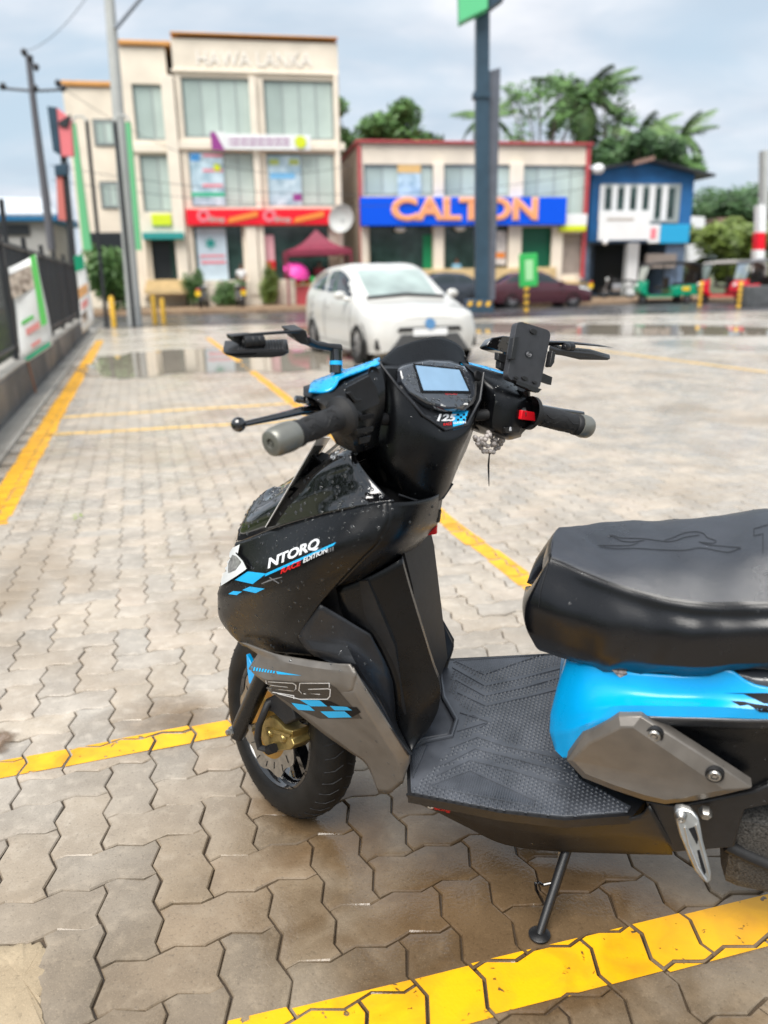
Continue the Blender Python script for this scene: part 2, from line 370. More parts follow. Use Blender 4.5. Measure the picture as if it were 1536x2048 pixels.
def inside(p, poly):
    c = False; j = len(poly) - 1
    for i in range(len(poly)):
        a, b = poly[i], poly[j]
        if (a[1] > p[1]) != (b[1] > p[1]) and p[0] < (b[0] - a[0]) * (p[1] - a[1]) / (b[1] - a[1]) + a[0]: c = not c
        j = i
    return c
tri_near = [(858,1572),(940,1541),(1071,1601),(1068,1613)]; tri_far = [(908,1321),(1088,1309),(968,1349)]; tri_front = [(823,1490),(854,1490),(826,1556)]
band = [(812,1500),(850,1478),(900,1470),(912,1440),(885,1395),(872,1318),(905,1318),(900,1385),(935,1430),(915,1490),(850,1556),(815,1590)]
ribs = [[(905,1335),(970,1372),(1040,1358),(1128,1335)],[(912,1360),(970,1392),(1045,1376),(1120,1355)],[(915,1385),(972,1412),(1050,1395),(1112,1380)],
        [(900,1495),(955,1474),(1010,1492),(1115,1515)],[(885,1530),(950,1497),(1020,1515),(1135,1545)],[(875,1550),(940,1520),(1020,1540),(1140,1575)],
        [(920,1425),(978,1444),(915,1462)],[(945,1430),(978,1444),(960,1455)]]
mb = MB()
for r_ in ribs: mb.tube([Z(x, y, FZ + .0045) for x, y in r_], .0019, 6)
for t_ in (tri_near, tri_far, tri_front): mb.tube([Z(x, y, FZ + .0045) for x, y in t_ + t_[:1]], .0017, 6)
mb.build('mat_chevron', M_MATR, floor_mat)
def hatch(t_, n, d):
    mb = MB(); P = [Z(x, y, FZ + .0045) for x, y in t_]; lo = min(p[0] for p in P); hi = max(p[0] for p in P)
    for i in range(1, n):
        x = lo + (hi - lo) * i / n; ys = []
        for a, b in zip(P, P[1:] + P[:1]):
            if (a[0] > x) != (b[0] > x): ys.append(a[1] + (b[1] - a[1]) * (x - a[0]) / (b[0] - a[0]))
        if len(ys) == 2: mb.tube([(x, min(ys) + .002, FZ + .004), (x, max(ys) - .002, FZ + .004)], .0011, 5)
    return mb
for t_, n in ((tri_near, 44), (tri_far, 40), (tri_front, 10)): tag(hatch(t_, n, 0).build('mat_ridges', M_MATR, floor_mat), kind='stuff')
dots = MB(); plan = [p[:2] for p in ml]
tn, tf, tt, bb = [[Z(x, y, FZ)[:2] for x, y in q] for q in (tri_near, tri_far, tri_front, band)]
rb = [[np.array(Z(x, y, FZ)[:2]) for x, y in r_] for r_ in ribs]
def near_rib(p):
    p = np.array(p)
    for r_ in rb:
        for a, b in zip(r_[:-1], r_[1:]):
            d = b - a; t = np.clip(np.dot(p - a, d) / np.dot(d, d), 0, 1)
            if np.linalg.norm(p - a - t * d) < .0055: return True
    return False
i = 0; x = .35
while x < 1.0:
    y = -.33 + (.0045 if i % 2 else 0)
    while y < .26:
        p = (x, y)
        if inside(p, plan) and not inside(p, tn) and not inside(p, tf) and not inside(p, tt) and not inside(p, bb) and not near_rib(p):
            r_ = .0026; vs = [(x + r_ * a, y + r_ * b * 1.3, FZ + .004) for a, b in ((-1, -1), (1, -1), (1, 1), (-1, 1))] + [(x + r_ * .5 * a, y + r_ * b * .6, FZ + .0062) for a, b in ((-1, -1), (1, -1), (1, 1), (-1, 1))]
            dots.add(vs, [(4, 5, 6, 7), (0, 1, 5, 4), (1, 2, 6, 5), (2, 3, 7, 6), (3, 0, 4, 7)])
        y += .009
    x += .0078; i += 1
tag(dots.build('mat_grip_dots', M_MATR, floor_mat, smooth=0), kind='stuff')
# raised kerb of the mat against the leg shield
mb = MB(); mb.tube([Z(x, y, FZ + .006) for x, y in [(818,1500),(850,1482),(903,1472),(913,1440),(888,1395),(876,1320)]], .0045, 8); mb.build('mat_kerb', M_MATR, floor_mat)
# side skirt below the floor
sk = yy([
 [(812,1590,.205),(905,1614,.2),(1000,1630,.19),(1130,1645,.178),(1266,1636,.176),(1300,1612,.176)],
 [(818,1600,.2),(905,1630,.192),(1000,1655,.182),(1130,1672,.172),(1270,1670,.17),(1345,1690,.17)],
 [(866,1620,.17),(935,1655,.165),(1005,1688,.158),(1100,1702,.15),(1250,1708,.15),(1345,1710,.15)],
 [(880,1615,.1),(945,1650,.1),(1010,1680,.1),(1100,1695,.1),(1250,1700,.1),(1345,1700,.1)]])
panel('side_skirt', sk, M_PLAS, rbr=(1, 2), drops=500)
mb = MB(); mb.bx((.36, -.1, .17), (.86, .1, .30), .02); mb.build('underbody', M_RUB, bike)

# ---- seat, tail and body side -------------------------------------------
SEATS = [(.675,.058,.776,.778,.075,.592),(.59,.098,.773,.780,.118,.606),(.51,.124,.770,.790,.136,.622),(.43,.139,.774,.805,.149,.643),(.33,.15,.795,.836,.156,.679),(.17,.15,.82,.855,.155,.715),(.0,.145,.875,.90,.14,.77),(-.15,.13,.90,.92,.12,.80),(-.25,.09,.90,.915,.08,.83)]
full = []
for k, (x, yc, zc, zt, yb, zb) in enumerate(SEATS):
    zm_ = (zc + zb) / 2; ym = max(yc, yb) + .018
    half = [(0, zt), (yc * .55, zt - .15 * (zt - zc)), (yc - .004, zc), (yc + .010, zc - .020), (ym, zm_ + .02), (ym, zm_ - .03), (yb + .012, zb + .022), (yb, zb)]
    bx_ = (0, -.002, -.006, .004, .024, .028, .016, .008) if k == 0 else (0,) * 8
    P = [(x + bx_[i], y, z) for i, (y, z) in enumerate(half)]; full.append([(p[0], -p[1], p[2]) for p in P[:0:-1]] + P)
f0 = full[0]; cz = .68
cap = [[(p[0] + q * .5, p[1] * s_, cz + (p[2] - cz) * s_) for p in f0] for s_, q in ((.05, .034), (.55, .030), (.88, .014))]
fl_ = full[-1]; czl = .86
tailcap = [[(p[0] - q, p[1] * s_, czl + (p[2] - czl) * s_) for p in fl_] for s_, q in ((.85, .03), (.5, .05), (.05, .055))]
full = cap + full + tailcap
from mathutils import noise as mnoise
def folds(g):
    """slack in the cover: soft cross folds, and an uneven hem"""
    nc = len(g[0]); res = []
    for r_ in g:
        q = []
        for j, p in enumerate(r_):
            e = min(j, nc - 1 - j) / (nc / 2); hem = max(0., 1 - e / .22); side = max(0., 1 - abs(e - .3) / .35)
            a = mnoise.noise(Vector((p[0] * 19, p[1] * 7, p[2] * 7))); b = mnoise.noise(Vector((p[0] * 45 + p[2] * 25, p[1] * 9, p[2] * 12 + 7)))
            d = .0080 * a + .0035 * mnoise.noise(Vector((p[0] * 30 + p[1] * 30, p[1] * 8 - p[0] * 8, 2.))) * (1 - hem) + (.0035 * side + .0045 * hem) * b; s_ = 1 if p[1] > 0 else -1
            c_ = mnoise.noise(Vector((p[0] * 38, s_, 3.))) * .006 * max(0., 1 - e / .07)
            q.append((p[0], p[1] + s_ * d * (1 - e * .8), p[2] + d * e * .8 + c_))
        res.append(q)
    return res
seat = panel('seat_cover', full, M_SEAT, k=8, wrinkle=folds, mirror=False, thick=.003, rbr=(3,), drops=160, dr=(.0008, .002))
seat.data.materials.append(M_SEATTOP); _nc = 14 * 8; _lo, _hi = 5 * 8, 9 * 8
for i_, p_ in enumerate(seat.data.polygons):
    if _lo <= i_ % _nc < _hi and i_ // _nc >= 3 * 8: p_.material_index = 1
tc_ = yy([[(1436,1337,.142),(1490,1339,.140),(1545,1337,.138)],[(1446,1340,.15),(1490,1350,.152),(1545,1360,.155)],[(1454,1343,.152),(1490,1358,.156),(1545,1381,.163)]])
tc_ = [r_ + [(r_[-1][0] - .15, r_[-1][1], r_[-1][2] + .03)] for r_ in tc_]
panel('tail_cover', tc_, M_LEDGE, drops=1500)
# body side: blue
E1 = yy([
 [(1137,1322,.085),(1185,1330,.115),(1240,1341,.132),(1320,1349,.143),(1400,1351,.148),(1455,1338,.152),(1536,1374,.162)],
 [(1119,1375,.09),(1172,1372,.128),(1240,1382,.148),(1320,1390,.156),(1400,1392,.16),(1462,1388,.166),(1536,1398,.174)],
 [(1103,1438,.10),(1160,1424,.15),(1230,1412,.176),(1320,1412,.18),(1400,1413,.182),(1465,1415,.184),(1536,1419,.186)],
 [(1101,1470,.11),(1145,1460,.155),(1200,1440,.178),(1320,1434,.184),(1400,1435,.185),(1465,1436,.186),(1536,1438,.187)],
 [(1110,1500,.125),(1150,1490,.16),(1210,1470,.176),(1320,1440,.166),(1400,1441,.166),(1465,1442,.166),(1536,1444,.166)],
 [(1127,1517,.145),(1155,1512,.165),(1220,1500,.172),(1320,1444,.14),(1400,1444,.14),(1465,1445,.14),(1536,1447,.14)]])
def tail(row, drops_=((.16, .03, .98), (.32, .085, .85), (.48, .13, .6))):
    l = row[-1]; return row + [(l[0] - dx, l[1] * sc, l[2] + dz) for dx, dz, sc in drops_]
E1 = [[mid(r_[0], .0)] + [(r_[0][0] + .004, r_[0][1] * .8, r_[0][2])] + tail(r_) for r_ in E1]
panel('body_panel', E1, M_BLUE, k=5, rbr=(2, 3, 4), cbr=(2,), drops=40)
mb = MB(); mb.prism([(-.30, -.09, .70), (-.30, .09, .70), (-.36, .11, .78), (-.36, -.11, .78)], (.05, 0, -.03)); mb.build('tail_lamp', M_RED, bike, bevel=.008)
mb = MB(); mb.bx((-.34, -.10, .60), (.45, .10, .76), .02); mb.build('under_seat_tub', M_RUB, bike)
# black ledge and lower body behind the graphite cover
K = yy([
 [(1278,1434,.182),(1400,1437,.183),(1536,1440,.184)],
 [(1300,1450,.168),(1400,1453,.162),(1536,1457,.16)],
 [(1320,1470,.160),(1420,1480,.155),(1536,1490,.152)],
 [(1400,1540,.165),(1460,1560,.16),(1536,1580,.16)],
 [(1440,1592,.16),(1490,1596,.16),(1536,1600,.16)]])
K = [r_ + [(r_[-1][0] - .2, r_[-1][1], r_[-1][2] + .05)] for r_ in K]
panel('body_ledge', [[(p[0], p[1] + .004, p[2] + .002) for p in r_] for r_ in K[:2]], M_LEDGE, drops=1500, dr=(.001, .0026))
panel('lower_body', K, M_MATTE, rbr=(1, 2), drops=900, dr=(.001, .0024))
# graphite body cover with its bevel
oo = [(1132,1521,.178),(1164,1476,.184),(1238,1432,.19),(1283,1432,.192),(1400,1507,.192),(1506,1576,.19),(1440,1592,.185),(1392,1602,.184),(1330,1609,.184),(1288,1601,.183),(1225,1580,.181),(1165,1556,.178)]
ii = [(1146,1521,.186),(1178,1487,.195),(1241,1455,.203),(1265,1455,.205),(1362,1521,.204),(1449,1580,.199),(1410,1587,.196),(1376,1594,.196),(1331,1600,.196),(1288,1590,.195),(1228,1570,.192),(1172,1548,.188)]
mb = MB(); P = [Y(*p) for p in oo]; Q = [Y(*p) for p in ii]; n = len(P)
mb.add(P + Q + [(p[0], p[1] - .02, p[2]) for p in P], [tuple(i + n for i in t) for t in tessellate_polygon([[Vector(q) for q in Q]])] + [(i, (i + 1) % n, n + (i + 1) % n, n + i) for i in range(n)] + [(i, i + 2 * n, (i + 1) % n + 2 * n, (i + 1) % n) for i in range(n)])
reg('b', mb.v, mb.f); DROPS.append(('b', mb.v, mb.f, 120, .0008, .0018))
bc = mb.build('body_cover', M_GRAPH, bike, smooth=20, bevel=.0025)
mm = MB(); mm.add([(p[0], -p[1], p[2]) for p in mb.v], [q[::-1] for q in mb.f]); mm.build('body_cover', M_GRAPH, bike, smooth=20, bevel=.0025)
for px, py in ((1308, 1470), (1429, 1550)):
    c = Y(px, py, .199); mb = MB(); mb.lathe(c, (0, 1, 0), [(0, .004), (.0035, .004), (.0035, .001), (.006, .001), (.0065, .005), (.009, .005), (.0105, .003), (.0115, -.004)], 20)
    mb.build('bolt', M_STEEL, bike)
    mb = MB(); mb.lathe(c, (0, 1, 0), [(.0085, -.004), (.0128, .002), (.0145, .002), (.0155, -.006)], 20); mb.build('grommet', M_RUB, bike)

# ---- rear wheel, engine, bracket, foot peg ----------------------------------
def wheel(parent, c, ow=.232, tw=.05, steer=False, name='wheel'):
    mb = MB(); prof = [(.155, -.038), (.168, -.047), (.19, -.05), (.212, -.043), (.226, -.026), (.232, 0), (.226, .026), (.212, .043), (.19, .05), (.168, .047), (.155, .038)]
    prof2 = [prof[0]] + [tuple(q) for q in spline(prof, 3)] + [prof[-1]]
    mb.lathe(c, (0, 1, 0), prof2, 72); ty = mb.build('tyre', M_TYRE, parent, steer, smooth=60)
    g = MB()
    for i in range(44):                                 # tread grooves are cut as thin darker sipes standing 0.4 mm proud
        a = 2 * math.pi * i / 44
        for sgn in (-1, 1):
            pts = [(math.cos(a + da) * r_, h * sgn, math.sin(a + da) * r_) for da, r_, h in ((0, .2316, .006), (.05, .2275, .024), (.075, .214, .042))]
            g.tube([(c[0] + p[0], c[1] + p[1], c[2] + p[2]) for p in pts], .0016, 4)
    tag(g.build('tread_sipes', M_DBLACK, ty), kind='stuff')
    mb = MB(); mb.lathe(c, (0, 1, 0), [(.157, -.040), (.152, -.042), (.140, -.030), (.136, 0), (.140, .030), (.152, .042), (.157, .040)], 64); rim = mb.build('rim', M_GLOSS, parent, steer)
    mb = MB(); mb.lathe(c, (0, 1, 0), [(.0, -.04), (.032, -.04), (.034, 0), (.032, .04), (0, .04)], 28)
    for k in range(5):
        a = R(72 * k + 20); d = Vector((math.cos(a), 0, math.sin(a))); tq = Vector((-math.sin(a), 0, math.cos(a)))
        pts = []
        for s_ in (-1, 1):
            mb.prism([Vector(c) + d * .028 + tq * (.020 * s_) + Vector((0, -.012, 0)), Vector(c) + d * .145 + tq * (.035 * s_) + Vector((0, -.016, 0)), Vector(c) + d * .145 + tq * (.018 * s_) + Vector((0, -.016, 0)), Vector(c) + d * .028 + tq * (.006 * s_) + Vector((0, -.012, 0))], (0, .026, 0))
    mb.build('spokes', M_GLOSS, parent, steer)
    return ty
wheel(bike, (0, 0, .232))
mb = MB(); mb.bx((-.08, .02, .16), (.34, .15, .34), .03); mb.build('engine', M_ENG, bike)
mb = MB(); mb.prism([Y(1290,1604,.17), Y(1350,1614,.17), Y(1440,1596,.17), Y(1505,1584,.17), Y(1540,1570,.17), Y(1540,1610,.17), Y(1490,1620,.17), Y(1478,1660,.17), Y(1470,1695,.17), Y(1345,1705,.17), Y(1315,1660,.17)], (0, -.05, 0))
DROPS.append(('b', mb.v, mb.f, 300, .0008, .002)); mb.build('foot_peg_bracket', M_PLAS, bike, bevel=.004)
mb = MB(); mb.bx((.16, .06, .2), (.30, .135, .29), .012); mb.build('air_filter_box', M_ENG, bike)
mb = MB(); mb.tube([Y(1452,1690,.15), Y(1500,1712,.15), Y(1580,1745,.15)], [.011, .012, .012], 10); mb.build('kick_lever', M_RUB, bike)
c = Y(1411, 1629, .19); mb = MB(); mb.lathe(c, (0, 1, 0), [(0, .006), (.007, .006), (.010, .003), (.011, -.01)], 6); mb.build('bolt', M_STEEL, bike)
pegO = [(1352,1640),(1350,1628),(1356,1620),(1368,1619),(1388,1626),(1398,1638),(1402,1655),(1406,1680),(1423,1745),(1424,1762),(1417,1768),(1407,1764),(1391,1744),(1374,1706),(1360,1672)]
def peg_pt(x, y, o=0.): return Y(x, y, .205 + .06 * (y - 1620) / 150 + o)
holes = [[(1379,1662),(1388,1658),(1394,1676),(1390,1686)], [(1391,1695),(1396,1692),(1404,1722),(1400,1728)]]
mb = MB(); mb.prism([peg_pt(*p) for p in pegO], (.004, -.012, .002)); peg = mb.build('passenger_foot_peg', M_CHROME, bike, bevel=.0035)
mb = MB()
for h in ([(1377,1658),(1389,1654),(1397,1676),(1394,1690)], [(1394,1702),(1399,1700),(1412,1744),(1409,1750),(1402,1735)]): mb.prism([peg_pt(*p, .0006) for p in h], (0, -.002, 0))
mb.build('peg_recess', M_DBLACK, peg)
mb = MB(); mb.tube([peg_pt(x, y, .002) for x, y in [(1370,1655),(1378,1690),(1396,1735),(1412,1760)]], .0022, 6); mb.tube([peg_pt(x, y, .002) for x, y in [(1392,1650),(1401,1685),(1418,1750)]], .0022, 6); mb.build('peg_rib', M_CHROME, peg)
c = peg_pt(1362, 1635, .001); mb = MB(); mb.lathe(c, (0, 1, 0), [(0, .003), (.003, .003), (.004, .006), (.007, .006), (.0085, 0), (.011, -.003)], 16); mb.build('peg_bolt', M_STEEL, peg)

# ---- side stand ----------------------------------------------------------
Wb = lambda p: tuple(float(v) for v in BM.T @ (np.array(p) - BO))          # world point -> scooter frame
foot = Wb(G(1079, 1868, .006)); top = Y(1136, 1692, .125)
mb = MB(); mb.tube([top, foot], [.0105, .0085], 12); stand = mb.build('side_stand', M_PLAS, bike)
fd = Vector(foot); zb = Vector(BM.T @ np.array([0, 0, 1.]))
mb = MB(); mb.lathe(fd - zb * .004, zb, [(0, 0), (.020, 0), (.021, .004), (.014, .008), (0, .010)], 18); mb.build('stand_foot', M_PLAS, stand)
mb = MB(); t0, d0 = Vector(Y(1123,1692,.135)), (Vector(Y(1120,1724,.14)) - Vector(Y(1123,1692,.135))); pr = []
for i in range(90): a = i * .75; pr.append(t0 + d0 * (i / 90) + Vector((math.cos(a) * .005, 0, math.sin(a) * .005)))
mb.tube(pr, .0012, 5); mb.build('spring', M_STEEL, stand)
dv = Vector(foot) - Vector(top); P0 = Vector(top) + dv * .42
mb = MB(); mb.tube([P0, Y(1086,1770,.19), Y(1076,1764,.2), Y(1071,1766,.205), Y(1072,1778,.205), Y(1087,1806,.2)], .0032, 8); mb.build('stand_hook', M_GLOSS, stand)

# ---- front end (turns with the handlebar) ---------------------------------
FW = (1.285, 0, .232)
wheel(bike, FW, steer=True)
mb = MB(); pr = []
for i in range(121):
    a = 2 * math.pi * i / 120; pr.append(.118 + .006 * math.cos(9 * a))
vs = []
for h in (.052, .056):
    for r0 in (None, .082):
        for i in range(120):
            a = 2 * math.pi * i / 120; r_ = pr[i] if r0 is None else r0; vs.append((FW[0] + math.cos(a) * r_, h, FW[2] + math.sin(a) * r_))
fs = []
for i in range(120):
    j = (i + 1) % 120; fs += [(i, j, 120 + j, 120 + i), (240 + i, 360 + i, 360 + j, 240 + j), (i, 240 + i, 240 + j, j), (120 + i, 120 + j, 360 + j, 360 + i)]
mb.add(vs, fs); disc = mb.build('brake_disc', M_STEEL, bike, True)
mb = MB()
for k in range(18):
    a = 2 * math.pi * k / 18 + .1; d = Vector((math.cos(a), 0, math.sin(a))); tq = Vector((-d.z, 0, d.x)); c0 = Vector((FW[0], .0564, FW[2])) + d * (.097 + .005 * (k % 3))
    mb.prism([c0 - d * .008 - tq * .004, c0 - d * .008 - tq * .002, c0 + d * .008 + tq * .004, c0 + d * .008 + tq * .002], (0, .0006, 0))
tag(mb.build('disc_slots', M_DBLACK, disc), kind='stuff')
mb = MB(); mb.lathe((FW[0], .05, FW[2]), (0, 1, 0), [(.085, 0), (.083, .006), (.06, .004), (.055, .008), (.03, .01), (.012, .012)], 30); mb.build('disc_carrier', mat('disc_carrier_gold', (.42, .24, .05), .4, metal=.8), bike, True)
# fork legs
fb = SY(478, 1462, .1); ftop = SY(528, 1352, .1); dv = Vector(ftop) - Vector(fb)
for sgn in (1, -1):
    mb = MB(); q = lambda p: (p[0], p[1] * sgn, p[2])
    b0 = Vector(fb) - dv.normalized() * .012; mb.tube([q(b0), q(Vector(fb) + dv * .15), q(Vector(ftop)), q(Vector(ftop) + dv.normalized() * .3)], [.019, .0205, .0205, .0195], 16); mb.build('fork_leg', M_MATTE, bike, True)
    mb = MB(); cc = q(Vector(fb)); mb.lathe((cc[0] + .002, cc[1] + .012 * sgn, cc[2] + .004), (0, sgn, 0), [(0, .020), (.006, .020), (.007, .012), (.011, .011), (.0125, .0), (.0125, -.01)], 6); mb.build('axle_nut', M_STEEL, bike, True)
mb = MB(); mb.tube([(FW[0], -.1, FW[2]), (FW[0], .1, FW[2])], .009, 12); mb.build('axle', M_STEEL, bike, True)
# caliper
def cy(x, y, l=.085): return SY(x, y, l)
mb = MB(); mb.prism([cy(x, y) for x, y in [(527,1440),(540,1432),(552,1440),(570,1458),(584,1462),(582,1478),(588,1490),(580,1500),(562,1502),(548,1506),(533,1498),(524,1480),(520,1460)]], (0, -.045, 0)); cal = mb.build('brake_caliper', M_GOLD, bike, True, bevel=.003)
mb = MB()
for x, y, r_ in ((540,1466,.010),(566,1476,.011),(545,1492,.008)): mb.lathe(cy(x, y, .086), (0, 1, 0), [(0, .006), (r_ * .7, .006), (r_, .002), (r_ * 1.1, -.004)], 14)
mb.prism([cy(x, y, .09) for x, y in [(530,1456),(556,1462),(580,1470),(578,1475),(552,1468),(530,1462)]], (0, -.006, 0)); o = mb.build('caliper_boss', M_GOLD, cal)
mb = MB()
mb.tube([cy(552,1398,.075), cy(535,1408,.095), cy(528,1425,.105), cy(518,1450,.108), cy(515,1475,.106), cy(520,1495,.1), cy(537,1500,.095)], .008, 9); mb.build('brake_hose', M_RUB, bike, True)
mb = MB(); mb.tube([cy(537,1500,.092), cy(548,1496,.094)], .011, 10); mb.build('banjo_bolt', M_DBLACK, bike, True)
mb = MB(); mb.prism([cy(x, y, .09) for x, y in [(530,1398),(552,1388),(580,1400),(590,1440),(570,1450),(545,1425),(528,1420)]], (0, -.04, 0)); mb.build('fork_bracket', M_RUB, bike, True, bevel=.004)
# mudguard: blue stays plus hidden arch over the tyre
mb = MB(); mb.lathe(FW, (0, 1, 0), [(.20, -.062), (.245, -.058), (.258, -.03), (.262, 0), (.258, .03), (.245, .058), (.20, .062)], 24, R(248), R(300)); mud = mb.build('mudguard', M_MATTE, bike, True)
mb = MB(); mb.prism([SY(x, y, .088) for x, y in [(492,1308),(506,1335),(513,1362),(506,1373),(497,1366),(494,1340)]], (0, -.012, 0)); mb.build('mudguard_stay', M_BLUE, bike, True, bevel=.002)
# ---- steering head, handlebar cowl -------------------------------------------
def lump(name, rows, m, back, steer=True, k=4, rbr=(), cbr=(), parent=None, drops=0., bev=0., dr=(.0008,.0022)):
    """a closed body: the sculpted skin facing the rider plus the same skin moved by back"""
    g = resample(rows, k, rbr, cbr); r_, c_ = len(g), len(g[0]); mb = MB(); mb.grid(g); n = r_ * c_
    bb = Vector(back); V = [Vector(p) for p in mb.v]
    if drops: DROPS.append(('s' if steer else 'b', list(mb.v), list(mb.f), drops, *dr))
    reg('s' if steer else 'b', mb.v, mb.f)
    mb.v += [tuple(p + bb) for p in V]; mb.f += [tuple(i + n for i in q[::-1]) for q in mb.f[:]]
    loop = list(range(c_)) + [i * c_ + c_ - 1 for i in range(1, r_)] + [(r_ - 1) * c_ + j for j in range(c_ - 2, -1, -1)] + [i * c_ for i in range(r_ - 2, 0, -1)]
    for i in range(len(loop)): a, b = loop[i], loop[(i + 1) % len(loop)]; mb.f.append((a, b, b + n, a + n))
    return mb.build(name, m, parent or bike, steer, bevel=bev)
CW = sx_([
 [(757,722,.935),(797,775,.893),(845,830,.868),(890,860,.862),(935,848,.865),(960,800,.878),(968,745,.895)],
 [(763,780,.928),(792,828,.885),(842,868,.860),(888,886,.853),(930,872,.858),(953,832,.875),(966,790,.895)],
 [(758,845,.928),(786,888,.885),(830,914,.863),(875,924,.857),(915,911,.863),(938,868,.882),(953,838,.90)],
 [(753,903,.928),(782,935,.893),(820,955,.874),(865,962,.867),(900,950,.873),(921,915,.887),(936,892,.905)],
 [(782,962,.92),(800,983,.897),(830,996,.882),(868,1002,.876),(888,992,.883),(903,968,.893),(911,945,.905)]])
lump('handlebar_cowl', CW, M_MATTE, (.045, 0, .0), drops=350)
mb = MB(); mb.tube([SX(*p) for p in [(797,989,.898),(830,1000,.884),(868,1005,.878),(886,996,.884),(905,968,.895)]], .0022, 6); mb.build('cowl_seam', M_SATIN, bike, True)
mb = MB(); mb.tube([(.955, 0, .84), (.93, 0, .96), (.925, 0, 1.0)], [.045, .05, .05], 16); mb.build('steering_stem', M_RUB, bike, True)
# rim round the meter opening
mb = MB(); mb.tube([SX(*p) for p in [(757,722,.934),(797,775,.891),(845,830,.866),(890,860,.860),(935,848,.863),(960,800,.876),(968,745,.893)]], .0022, 7); mb.build('meter_rim', M_SATIN, bike, True)
# tray with the sticker under the meter
tray = sx_([[(800,770,.905),(850,808,.895),(900,818,.893),(945,806,.897)],[(830,808,.885),(862,836,.877),(905,850,.874),(938,828,.879)],[(850,832,.872),(880,856,.866),(905,864,.864),(930,850,.868)]])
panel('meter_tray', tray, M_SATIN, True, mirror=False, drops=900)
# instrument pod
def MX(x, y, o=0.): return SX(x, y, .93 - (y - 718) / 104 * .05 - o)
podO = [(794,738),(803,731),(820,725),(858,718),(900,721),(930,731),(946,748),(956,768),(955,790),(948,808),(930,822),(890,823),(850,812),(815,790),(799,764)]
podI = [(801,740),(808,735),(824,729),(859,722),(898,725),(926,734),(941,750),(950,769),(949,788),(942,802),(925,814),(890,815),(854,804),(820,785),(805,762)]
mb = MB(); P = [MX(*p) for p in podO]; Q = [MX(*p, .009) for p in podI]; Bk = [(p[0] + .05, p[1], p[2] - .012) for p in P]; n = len(P)
mb.add(P + Q + Bk, [tuple(i + n for i in t) for t in tessellate_polygon([[Vector(q) for q in Q]])] + [(i, (i + 1) % n, n + (i + 1) % n, n + i) for i in range(n)] + [(i, i + 2 * n, (i + 1) % n + 2 * n, (i + 1) % n) for i in range(n)] + [tuple(range(2 * n, 3 * n))])
pod = mb.build('instrument_cluster', M_METER, bike, True, smooth=25, bevel=.003)
DROPS.append(('s', [MX(*p, .0095) for p in podI], [tuple(t) for t in tessellate_polygon([[Vector(q) for q in Q]])], 9000, .0007, .0024))
def flat(name, px, m, f, th=.0006, parent=None, steer=True):
    P = [f(*p) for p in px]; mb = MB(); nrm = Vector((0, 0, 0))
    for i in range(1, len(P) - 1): nrm += (Vector(P[i]) - Vector(P[0])).cross(Vector(P[i + 1]) - Vector(P[0]))
    nrm.normalize(); eye = Vector(EYES if steer else EYEB)
    if nrm.dot(eye - Vector(P[0])) < 0: nrm = -nrm
    mb.prism(P, nrm * th); return mb.build(name, m, parent or bike, steer and parent is None)
flat('screen_frame', [(826,727),(922,737),(942,787),(843,786)], M_DBLACK, lambda x, y: MX(x, y, .0098), parent=pod)
flat('screen', [(831,731),(918,740),(937,782),(847,781)], M_SCREEN, lambda x, y: MX(x, y, .0106), .0008, pod)
for a, b in (((880,810),(891,812)),((924,808),(934,808))):
    mb = MB(); mb.prism([MX(a[0], a[1], .006), MX(b[0], b[1], .006), MX(b[0], b[1] + 3, .006), MX(a[0], a[1] + 3, .006)], (-.002, 0, .002)); mb.build('meter_clip', M_WHITE, pod)
# visor
vis = sx_([[(757,724,.937),(800,736,.93),(858,726,.935),(900,728,.93),(940,745,.92),(966,760,.905)],
           [(775,708,.952),(815,707,.95),(862,700,.95),(902,704,.946),(930,722,.938),(950,745,.925)],
           [(790,695,.965),(833,681,.966),(874,674,.966),(903,681,.962),(926,698,.953),(932,724,.94)]])
panel('visor', vis, M_MATTE, True, mirror=False, thick=.004)
mb = MB(); mb.bx((.915, -.10, .99), (1.0, .10, 1.085), .02); mb.build('cowl_front', M_MATTE, bike, True)
# left arm of the cowl
LA = sx_([
 [(622,776,.940),(662,764,.938),(700,748,.938),(757,724,.938)],
 [(622,795,.912),(676,777,.903),(712,758,.905),(762,735,.912)],
 [(650,812,.892),(700,805,.878),(736,792,.878),(770,775,.89)],
 [(662,832,.888),(708,842,.872),(735,838,.872),(768,822,.89)],
 [(672,860,.890),(706,882,.872),(730,875,.872),(760,860,.90)],
 [(688,893,.900),(714,906,.888),(735,900,.888),(757,890,.91)]])
lump('left_switch_housing', LA, M_MATTE, (.022, 0, .0), rbr=(1,), cbr=(1,), drops=900)
flat('switch_panel', [(690,775),(736,751),(751,775),(757,806),(713,826),(692,795)], M_SATIN, lambda x, y: SX(x, y, .872 + abs(x - 715) * .0001), .003)
mb = MB()
def SB(px, m, name, x0, th=.006): 
    P = [SX(x, y, x0) for x, y in px]; mb = MB(); mb.prism(P, (-th, 0, .001)); return mb.build(name, m, bike, True, bevel=.0012)
SB([(688,786),(696,783),(707,798),(718,798),(719,803),(704,806)], M_PLAS, 'dip_switch', .868, .008)
SB([(712,832),(742,826),(742,835),(714,842)], M_DBLACK, 'indicator_switch', .868, .009)
SB([(722,836),(736,834),(737,838),(724,841)], M_WHITE, 'indicator_mark', .860, .0006)
SB([(706,858),(742,852),(741,862),(708,868)], M_PLAS, 'horn_button', .868, .008)
SB([(712,875),(738,870),(734,884),(716,888)], M_PLAS, 'choke_switch', .874, .007)
mb = MB(); c = SX(747, 745, .908); mb.lathe(c, (-1, .15, .35), [(.004, -.002), (.0085, .0), (.0095, .002), (.0105, .0)], 16); mb.build('screw_recess', M_DBLACK, bike, True)
